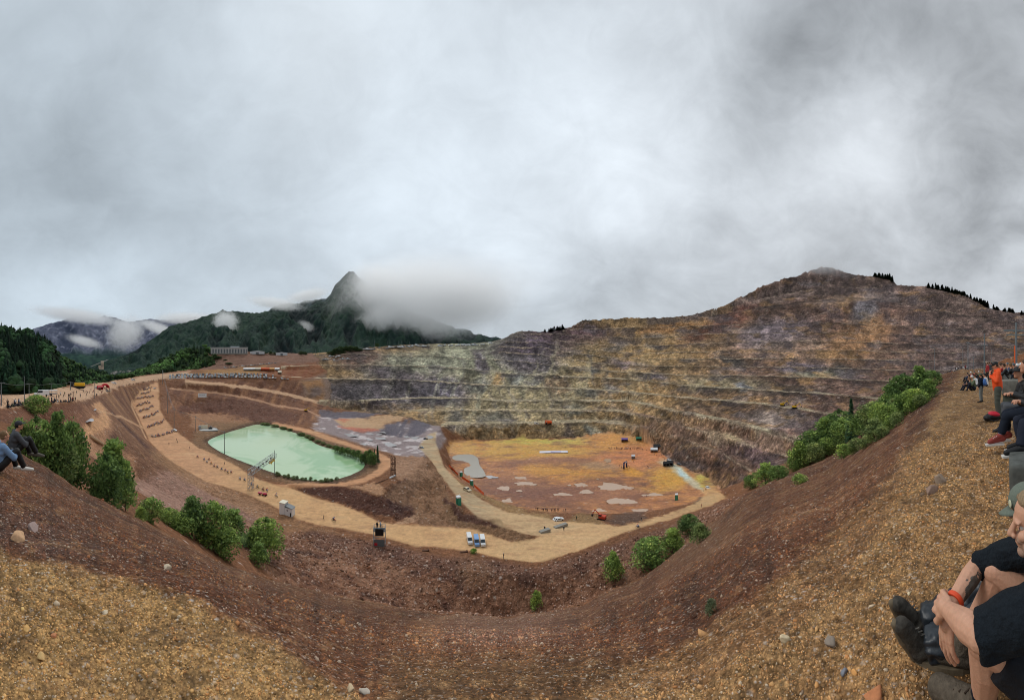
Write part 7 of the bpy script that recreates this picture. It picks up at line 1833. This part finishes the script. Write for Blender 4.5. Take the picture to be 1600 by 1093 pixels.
# stone blocks at the right edge
def block(px, r, z0, d, label, seed, rz=0.0, col=(112,110,102)):
    a = (px-800)/F; rb = np.random.default_rng(seed); bm = bmesh.new(); bmesh.ops.create_cube(bm, size=1.0); bmesh.ops.subdivide_edges(bm, edges=bm.edges[:], cuts=7, use_grid_fill=True)
    v = np.array([q.co[:] for q in bm.verts], np.float32); f = np.array([[q.index for q in g.verts] for g in bm.faces], np.int32); bm.free()
    nrm = np.linalg.norm(v, axis=1, keepdims=True); v = v*(1-.16*np.clip(nrm-.62, 0, 1)); v = v*(1+.05*fbm(v[:,0]*3+seed, v[:,1]*3, v[:,2]*3+.01, oct=4, seed=seed)[:,None]); v = v*np.array(d)
    o = mesh_np('stone_block', v, f, simple_mat('mossy_stone', col, .9, .25, noise=.45, nscale=5, bump=.6)); x, y = r*math.sin(a), r*math.cos(a)
    o.location = (x, y, z0+d[2]/2); o.rotation_euler = (0,0,-a+rz); return tag(o, label, 'stone block', 'rough stone blocks on the right rim')
zb = lambda px, r: zat(r*math.sin((px-800)/F), r*math.cos((px-800)/F))
block(1586, 11.6, zb(1586,11.6)-.05, (.85,1.1,.42), 'lower dark stone block with moss behind the orange jacket', 1, 0, (78,82,72)); block(1585, 11.5, zb(1586,11.6)+.36, (.9,1.05,.5), 'upper rough grey stone block behind the orange jacket, lying on a mossy one', 2, .08)
block(1612, 11.2, zb(1600,11.2)-.05, (.6,1.0,.42), 'mossy stone block at the right edge beside the lower dark one', 3, 0, (82,86,76)); block(1612, 11.2, zb(1600,11.2)+.36, (.6,1.0,.5), 'grey stone block at the right edge, upper one next to the rough grey block', 6, 0)
block(1604, 3.95, zb(1600,3.95)-.1, (.42,.62,.40), 'dark wedge shaped stone block under the black sneakers', 4, .05, (92,94,90))
block(1632, 5.5, zb(1600,5.5)-.1, (.62,.8,.66), 'grey stone block serving as a seat at the right edge', 5, 0, (104,102,96))
# sitters on the blocks (mostly outside the frame)
def sitter(label, hips, knee, ankle, toe, top, leg, shoe, sock=None, capm=None, hands=True, vox=.016, lean=.08):
    """hips, knee, ankle, toe are world points of the nearer leg; the other leg sits beyond it"""
    e = empty('person', hips, 0, label, 'person'); o = Vector(hips); w_ = lambda p: Vector(p)-o
    fw = (Vector(knee)-o); fw.z = 0; fw.normalize(); sd = fw.cross(Vector((0,0,1))); off = sd*.24
    ch = Vector((0,0,.34))+fw*lean+off*.5; nk = ch+Vector((0,0,.20))+fw*.05; hd = nk+Vector((0,0,.16))+fw*.05
    R = Matrix((sd, fw, Vector((0,0,1)))).transposed()
    B = [cap_prim(off*.5, ch, .11, .13), cap_prim(ch, nk, .09, .056), cap_prim(nk, hd, .055, .055), ball_prim(hd, (.078,.098,.118), 0, R), ball_prim(hd+fw*.05-Vector((0,0,.07)), .05), cap_prim(hd+fw*.09+Vector((0,0,.01)), hd+fw*.115-Vector((0,0,.025)), .011, .015)]
    T = [cap_prim(off*.5, ch, .15, .16), ball_prim(ch+Vector((0,0,.08)), (.2,.13,.13), 0, R)]; L = [cap_prim(Vector((0,0,0)), off, .13, .13)]
    for i, q in enumerate((Vector((0,0,0)), off)):
        kn, an, to = w_(knee)+q, w_(ankle)+q, w_(toe)+q
        if i: an, to = an-fw*.12, to-fw*.12
        B += [cap_prim(q, kn, .085, .06), cap_prim(kn, an, .055, .036)]+foot_prims(an, to, 0, .9)
        L += [cap_prim(q, kn, .105, .080), cap_prim(kn, kn+(an-kn)*.90, .080, .066, 0, True)]
        s_ = solid('shoe', foot_prims(an, to, 0, 1.1), [shoe], .009, e, 1); b = MB(); d = (to-an); d.z = 0; d.normalize(); b.box(tuple((an+to)/2+d*.005+Vector((0,0,-(an.z-to.z)/2-.045))), (.29,.10,.026), 0, math.atan2(d.y,d.x)); b.build('sole', WHSH, s_)
        if shoe == REDSH:
            for t in (.35,.5,.65): MB().tube(an.lerp(to,t)+sd*.045+Vector((0,0,.028)), an.lerp(to,t)-sd*.045+Vector((0,0,.028)), .007).build('lace', WHSH, s_)
        if sock: solid('sock', [cap_prim(kn+(an-kn)*.80, an, .046, .044)], [sock], .010, e, 1)
        sh = ch+Vector((0,0,.12))+sd*(.19 if i else -.19); el = sh+fw*.12-Vector((0,0,.26)); wr = ch+fw*.30-Vector((0,0,.10))+sd*(.05 if i else -.03)
        B += [cap_prim(sh, el, .05, .042), cap_prim(el, wr, .042, .028)]+hand_prims(wr, fw*.6+sd*(-.5 if i else .5)+Vector((0,0,.3)), Vector((0,0,1)), 0, .9, 1 if i else -1)
        T += [cap_prim(sh, el, .075, .062), cap_prim(el, wr, .060, .046, 0, True)]
    solid('body', B, [SKIN2], .010, e, 2); solid('jacket', T, [top], vox, e, 2, .009); solid('trousers', L, [leg], vox, e, 2, .009, 11, seed=5)
    if capm: solid('hat', [ball_prim(hd+Vector((0,0,.07)), (.095,.11,.075), 0, R), ball_prim(hd+Vector((0,0,.045)), (.17,.19,.014), 0, R)], [capm], .010, e, 1)
    else: solid('hair', [ball_prim(hd-fw*.02+Vector((0,0,.05)), (.088,.10,.085), 0, R)], [HAIRS[1]], .012, e, 1)
    return e
sitter('person in dark trousers and red checked sneakers sitting on a block at the right edge', P(1622,640,5.25), P(1573,650,5.2), P(1563,680,5.15), P(1546,690,5.1), BLACK, NAVY, REDSH, SOCK)
sitter('person in black sneakers with white toes, feet on the wedge shaped block', P(1640,655,4.5), P(1600,662,4.35), P(1594,700,4.25), P(1572,707,4.2), BLACK, DENIM, BLACK)
sitter('person in a black hat with clasped hands sitting at the right edge', P(1606,634,6.9), P(1572,635,6.8), P(1567,668,6.8), P(1553,674,6.8), BLACK, GREYK, BLACK, None, BLACK)

# ------------------------------------------------------------------ the two men sitting beside the viewer
def near_man():
    e = empty('person', (1.30,-.20,-1.42), 0, 'man in black T-shirt and shorts with arms crossed over his bare knees', 'person')
    o = Vector(e.location); W = lambda x, y, z: Vector((x, y, z))-o
    nS, nE, nW = W(1.10,-.15,-.765), W(1.02,.135,-.855), W(1.205,.285,-.930)
    fS, fE, fW = W(1.47,-.13,-.80), W(1.545,.215,-.950), W(1.285,.300,-.985)
    nH, nK, nA, nT = W(1.20,-.34,-1.27), W(1.135,.140,-.955), W(1.275,.160,-1.345), W(1.375,.375,-1.405)
    fH, fK, fA, fT = W(1.46,-.34,-1.27), W(1.495,.115,-.945), W(1.52,.30,-1.34), W(1.53,.52,-1.40)
    pel, ch, nk, hd = W(1.33,-.34,-1.27), W(1.30,-.24,-.98), W(1.28,-.115,-.755), W(1.275,-.062,-.615)
    f = Vector((-.10,.98,-.10)).normalized(); sd = f.cross(Vector((0,0,1))).normalized(); up = sd.cross(f)
    R = Matrix((sd, f, up)).transposed(); H = lambda x, y, z: hd+sd*x+f*y+up*z
    B = [cap_prim(pel, ch, .13, .15), cap_prim(ch, nk, .13, .065), cap_prim(nk-Vector((0,0,.03)), hd-up*.04-f*.01, .062, .058),
         ball_prim(H(0,-.012,.030), (.078,.098,.098), 0, R), ball_prim(H(0,.035,.045), (.064,.062,.070), 0, R), ball_prim(H(0,.030,-.060), (.058,.062,.058), 1, R), ball_prim(H(0,.072,-.098), (.030,.028,.024), 1, R),
         cap_prim(H(0,.092,.020), H(0,.118,-.024), .011, .0145), ball_prim(H(.014,.106,-.030), .010), ball_prim(H(-.014,.106,-.030), .010), ball_prim(H(0,.085,.030), (.056,.018,.012), 0, R),
         ball_prim(H(.045,.068,-.020), (.024,.026,.022), 0, R), ball_prim(H(-.045,.068,-.020), (.024,.026,.022), 0, R), ball_prim(H(0,.091,-.056), (.026,.013,.007), 0, R), ball_prim(H(0,.087,-.068), (.023,.013,.008), 0, R), ball_prim(H(0,.080,-.045), (.040,.022,.020), 1, R),
         ball_prim(H(.080,-.012,-.008), (.012,.024,.036), 0, R), ball_prim(H(-.080,-.012,-.008), (.012,.024,.036), 0, R), ball_prim(H(-.050,.035,-.062), (.022,.045,.035), 1, R), ball_prim(H(.050,.035,-.062), (.022,.045,.035), 1, R)]
    # arms, knees, shins
    B += [cap_prim(nS, nE, .056, .046), cap_prim(nE, nE.lerp(nW,.35), .045, .049), cap_prim(nE.lerp(nW,.35), nW, .049, .030), cap_prim(fS, fE, .056, .046), cap_prim(fE, fE.lerp(fW,.35), .044, .048), cap_prim(fE.lerp(fW,.35), fW, .048, .030)]
    B += [cap_prim(nH, nK, .095, .064), ball_prim(nK, .064), cap_prim(nK, nK.lerp(nA,.32)+Vector((.0,-.015,0)), .060, .068), cap_prim(nK.lerp(nA,.32)+Vector((0,-.015,0)), nA, .068, .042)]
    B += [cap_prim(fH, fK, .095, .066), ball_prim(fK+Vector((0,.01,.005)), .064), cap_prim(fK, fK.lerp(fA,.32)+Vector((0,-.02,0)), .058, .062), cap_prim(fK.lerp(fA,.32)+Vector((0,-.02,0)), fA, .062, .040)]
    B += foot_prims(nA, nT, 0, .85)+foot_prims(fA, fT, 0, .85)
    # near hand closes over the far wrist; far hand hangs down with loosely bent fingers
    hx = (fW-fE).normalized()
    B += hand_prims(nW, Vector((.52,.44,-.16)), Vector((-.60,.45,.62)), 0, 1.25, 1, 1.12)
    B += hand_prims(fW+Vector((-.012,.004,-.010)), Vector((-.14,.03,-1.0)), Vector((-.72,.62,.10)), 0, .34, -1, 1.14)
    T0, T1 = fE.lerp(fW,.22), fE.lerp(fW,.80)
    body = solid('body', B, [SKIN, STUB], .0036, e, 4)
    # tattoo on the outer side of the far forearm
    me = body.data; me.materials.append(TATT); nf = len(me.polygons); ce = np.empty(nf*3, np.float32); me.polygons.foreach_get('center', ce); ce = ce.reshape(-1,3); nn = np.empty(nf*3, np.float32); me.polygons.foreach_get('normal', nn); nn = nn.reshape(-1,3)
    a, b = np.array(T0), np.array(T1); ax = (b-a)/np.linalg.norm(b-a); t = ((ce-a)@ax)/np.linalg.norm(b-a); d = np.linalg.norm(ce-a-((ce-a)@ax)[:,None]*ax, axis=1)
    sidev = np.array((-.55,-.62,-.35)); sidev /= np.linalg.norm(sidev)
    wv = .55*fbm(ce[:,0]*45, ce[:,1]*45, ce[:,2]*45+.01, oct=3, seed=3)
    idx = np.empty(nf, np.int32); me.polygons.foreach_get('material_index', idx)
    idx[(t > .0) & (t < .98) & (d < .062) & ((nn@sidev)+wv > .34+2.2*np.abs(t-.45)**2)] = 2; me.polygons.foreach_set('material_index', idx)
    # clothes
    T = [cap_prim(pel+Vector((0,0,.05)), ch, .165, .185), cap_prim(ch, nk-Vector((0,0,.02)), .18, .095), cap_prim(pel+Vector((-.10,.10,.02)), ch+Vector((-.08,.06,0)), .12, .13), cap_prim(ch+Vector((0,.02,.1)), nS, .12, .088), cap_prim(ch+Vector((0,.02,.1)), fS, .12, .088),
         cap_prim(nS, nS.lerp(nE,.6), .090, .082), cap_prim(nS.lerp(nE,.6), nE.lerp(nW,.06), .082, .070, 0, True), cap_prim(fS, fS.lerp(fE,.6), .086, .074), cap_prim(fS.lerp(fE,.6), fE.lerp(fW,.02)+Vector((0,0,0)), .074, .060, 0, True)]
    solid('t_shirt', T, [TEE], .007, e, 3, .013, 15)
    S = [ball_prim(pel, (.19,.15,.13)), cap_prim(nH, nH.lerp(nK,.86), .130, .092, 0, True), cap_prim(fH, fH.lerp(fK,.66), .125, .098, 0, True), cap_prim(nH, fH, .13, .13)]
    solid('shorts', S, [SHORTS], .008, e, 3, .011, 14, seed=4)
    solid('hair', [ball_prim(H(0,-.030,.058), (.080,.092,.078), 0, R), ball_prim(H(0,.040,.098), (.056,.040,.026), 0, R), ball_prim(H(0,-.055,.01), (.078,.062,.07), 0, R)], [HAIRG], .006, e, 1, .006, 70)
    for s in (1,-1):
        ey = MB().ball(tuple(H(s*.032,.0705,.006)), .0125, 0, 12, 8).ball(tuple(H(s*.033,.0785,.005)), .0062, 1, 8, 6); ey.build('eye', [mat((176,164,154),.3), mat((58,50,46),.3)], e, True)
    w0 = fE.lerp(fW,.86); ax = (fW-fE).normalized(); b = MB()
    q = MB().torus((0,0,0), .037, .006, 0, 28, 8, 'z'); rot = ax.to_track_quat('Z','Y').to_matrix(); q2 = MB(); 
    for k in (-1,0,1): b.add([rot@Vector((p[0],p[1],p[2]*1.1))+w0+ax*k*.005 for p in q.V], q.F, 0)
    b.build('wristband', mat((236,84,44),.5), e, True)
    # boots and socks
    for (A, T_, K) in ((nA, nT, nK), (fA, fT, fK)):
        d = (T_-A); d.z = 0; d.normalize(); s = d.cross(Vector((0,0,1))); up_ = (K-A).normalized()
        bt = solid('boot', [cap_prim(A+up_*.085, A-Vector((0,0,.02)), .056, .058), cap_prim(A-Vector((0,0,.03))-d*.03, A+d*.10-Vector((0,0,.035)), .052, .050), cap_prim(A+d*.06-Vector((0,0,.02)), T_-d*.02+Vector((0,0,.012)), .052, .046), ball_prim(T_-d*.005+Vector((0,0,.004)), .047)], [BOOTC], .0065, e, 3, .002, 60)
        so = MB(); n = 18; pts = []
        for k in range(n):
            a = 2*math.pi*k/n; pts.append((math.cos(a), math.sin(a)))
        c = A.lerp(T_,.48); zz = min(A.z-.085, T_.z-.040); v = [c+d*(.165*x)+s*(.055*y)-Vector((0,0,c.z-zz)) for x, y in pts]; v2 = [p+Vector((0,0,.028)) for p in v]
        so.add(v+v2, [tuple(range(n-1,-1,-1)), tuple(range(n,2*n))]+[(i,(i+1)%n,n+(i+1)%n,n+i) for i in range(n)]); so.build('sole', SOLE, bt)
        for k in range(5):
            m_ = A+d*(.035+.028*k)+Vector((0,0,.040-.010*k)); MB().tube(m_+s*.024, m_-s*.024+d*.012, .0035, .0035, 0, 6).build('lace', mat((70,56,44),.8), bt)
        solid('sock', [cap_prim(A+up_*.07, A+up_*.13, .052, .050)], [NAVY], .007, e, 1)
    return e
near_man()
def far_man():
    e = empty('person', (1.80,-.30,-1.42), 0, 'man in a green grey cap and black rain trousers with his legs stretched out', 'person')
    o = Vector(e.location); W = lambda x, y, z: Vector((x, y, z))-o
    pel, ch, nk, hd = W(1.85,-.36,-1.30), W(1.87,-.22,-1.06), W(1.88,-.10,-.925), W(1.89,-.030,-.815)
    f = Vector((-.22,.95,-.22)).normalized(); sd = f.cross(Vector((0,0,1))).normalized(); up = sd.cross(f); R = Matrix((sd, f, up)).transposed(); H = lambda x, y, z: hd+sd*x+f*y+up*z
    nH, nK, nA = W(1.72,-.33,-1.30), W(1.62,.18,-1.28), W(1.515,.490,-1.375); fH, fK, fA = W(1.98,-.33,-1.30), W(1.82,.20,-1.25), W(1.635,.55,-1.365)
    nT, fT = W(1.462,.560,-1.262), W(1.580,.625,-1.258)
    B = [cap_prim(pel, ch, .12, .14), cap_prim(ch, nk, .12, .06), cap_prim(nk, hd-up*.04, .058, .056), ball_prim(H(0,-.01,.02), (.078,.098,.105), 0, R), ball_prim(H(0,.035,-.06), (.056,.060,.058), 0, R), cap_prim(H(0,.092,.015), H(0,.116,-.026), .011, .015), ball_prim(H(.08,-.01,-.01), (.012,.022,.034), 0, R), ball_prim(H(-.08,-.01,-.01), (.012,.022,.034), 0, R), ball_prim(H(0,.07,-.1), (.03,.026,.022), 0, R)]
    for (h, k, a) in ((nH,nK,nA),(fH,fK,fA)): B += [cap_prim(h, k, .09, .06), cap_prim(k, a, .056, .038)]
    for s in (1,-1):
        sh = ch+Vector((.19*s,.03,.10)); el = sh+Vector((.06*s,.05,-.25)); wr = el+Vector((-.04*s,.22,-.02)); B += [cap_prim(sh, el, .05, .044), cap_prim(el, wr, .042, .029)]+hand_prims(wr, (-.2*s,1,-.2), (0,.2,1), 0, .5, s)
    solid('body', B, [SKIN2], .008, e, 3)
    T = [cap_prim(pel, ch, .16, .18), cap_prim(ch, nk-Vector((0,0,.03)), .17, .09)]
    for s in (1,-1):
        sh = ch+Vector((.19*s,.03,.10)); el = sh+Vector((.06*s,.05,-.25)); wr = el+Vector((-.04*s,.22,-.02)); T += [cap_prim(ch+Vector((0,0,.08)), sh, .11, .085), cap_prim(sh, el, .082, .07), cap_prim(el, wr, .066, .05, 0, True)]
    solid('jacket', T, [mat((48,50,52),.8)], .010, e, 2, .008, 16)
    L = [ball_prim(pel, (.18,.15,.12))]
    for (h, k, a) in ((nH,nK,nA),(fH,fK,fA)): L += [cap_prim(h, k, .120, .090), cap_prim(k, k.lerp(a,.5)+Vector((0,0,-.01)), .090, .082), cap_prim(k.lerp(a,.5)+Vector((0,0,-.01)), a+(k-a)*.08, .082, .072, 0, True)]
    solid('rain_trousers', L, [RAIN], .0075, e, 1, .017, 21, seed=8)
    for (A, T_) in ((nA,nT),(fA,fT)):
        d = (T_-A).normalized(); s = Vector((1,0,0)).cross(d).normalized(); fr = d.cross(s)
        leg = (A-(nK if A is nA else fK)).normalized()
        bt = solid('boot', [ball_prim(A+leg*.025-d*.025, .046), cap_prim(A-leg*.06, A+leg*.015, .048, .050), cap_prim(A+leg*.015-d*.015, T_, .046, .038), ball_prim(T_+d*.022+leg*.004, .037), cap_prim(A+leg*.04-d*.04, T_+leg*.024, .030, .028)], [BOOTB], .0065, e, 3, .003, 40)
        sp = [ball_prim(A+leg*.058-d*.04, .026), cap_prim(A+leg*.058-d*.045, A.lerp(T_,.5)+leg*.048, .028, .025), cap_prim(A.lerp(T_,.5)+leg*.048, T_+d*.04+leg*.024, .028, .021)]
        solid('sole', sp, [SOLE], .0065, bt, 2)
        for k in range(4):
            m_ = A.lerp(T_,.25+.17*k)-leg*.040+d*.01; MB().tube(m_+s*.022, m_-s*.022, .0035, .0035, 0, 6).build('lace', mat((96,92,86),.8), bt)
    CAPG = simple_mat('green_grey_cap_cloth', (112,120,108), .85, .2, noise=.12, nscale=90, bump=.3); CAPM = simple_mat('dark_mesh', (44,46,48), .85, .2, noise=.3, nscale=160)
    c = solid('cap', [ball_prim(H(0,.010,.055), (.088,.104,.088), 0, R), ball_prim(H(0,-.050,.052), (.086,.072,.084), 1, R)], [CAPG, CAPM], .006, e, 2)
    br = MB(); n = 14; v = []
    for j in range(4):
        for i in range(n+1):
            a = math.pi*i/n; q = .094+.068*j/3*math.sin(a)**.6; v.append(H(math.cos(a)*.086*(1-.04*j), .02+math.sin(a)*q, .030-.006*j-.035*(math.cos(a)**2)*.6))
    br.add(v, [(j*(n+1)+i, j*(n+1)+i+1, (j+1)*(n+1)+i+1, (j+1)*(n+1)+i) for j in range(3) for i in range(n)]); bo = br.build('brim', CAPG, c, True); md = bo.modifiers.new('thick', 'SOLIDIFY'); md.thickness = .005
    pt = MB(); pc_ = H(-.030,.108,.060); pt.ball((0,0,0), (.020,.004,.022), 0, 14, 8); po_ = pt.build('patch', mat((206,206,176),.7), c, True); po_.location = pc_; po_.rotation_euler = (0,0,math.atan2(-f.x, f.y)+.25)
    pt2 = MB().ball((0,-.002,-.004), (.013,.004,.010), 0, 12, 8).build('emblem', mat((150,150,70),.7), po_, True); pt2.location = (0,.002,0)
    solid('hair', [ball_prim(H(0,-.035,.0), (.084,.078,.072), 0, R)], [BLACK], .010, e, 1)
    return e
far_man()

# the smallest, farthest figures of the crowds: one mass
def merge_far_crowd(keep=285):
    data = set(CROWD.values())
    L = [o for o in COL.objects if o.data in data and o.parent is None]
    others = sum(1 for o in COL.objects if o.parent is None and o.name.split('.')[0] == 'person')-len(L)
    L.sort(key=lambda o: -o.scale.x/max(1.0, math.hypot(o.location.x, o.location.y)))
    rest = L[keep-others:]; Vs, Fs, Ms, mats, off = [], [], [], [], 0
    for o in rest:
        me = o.data; n = len(me.vertices); co = np.empty(n*3, np.float32); me.vertices.foreach_get('co', co); co = co.reshape(-1,3)*o.scale.x
        c, s_ = math.cos(o.rotation_euler.z), math.sin(o.rotation_euler.z)
        Vs.append(np.stack([co[:,0]*c-co[:,1]*s_, co[:,0]*s_+co[:,1]*c, co[:,2]], 1)+np.array(o.location))
        idx = [mats.index(m) if m in mats else (mats.append(m) or len(mats)-1) for m in me.materials]
        for pl in me.polygons:
            v = list(pl.vertices)
            for q in range(1, len(v)-1): Fs.append((v[0]+off, v[q]+off, v[q+1]+off)); Ms.append(idx[pl.material_index])
        off += n
    for o in rest: bpy.data.objects.remove(o)
    if Vs:
        o = mesh_np('crowd', np.concatenate(Vs), np.array(Fs), None, None, True, None, mats, Ms)
        tag(o, 'farthest tiny spectators and riders dotted over the pit and the far rims', 'crowd', None, 'stuff')
merge_far_crowd()
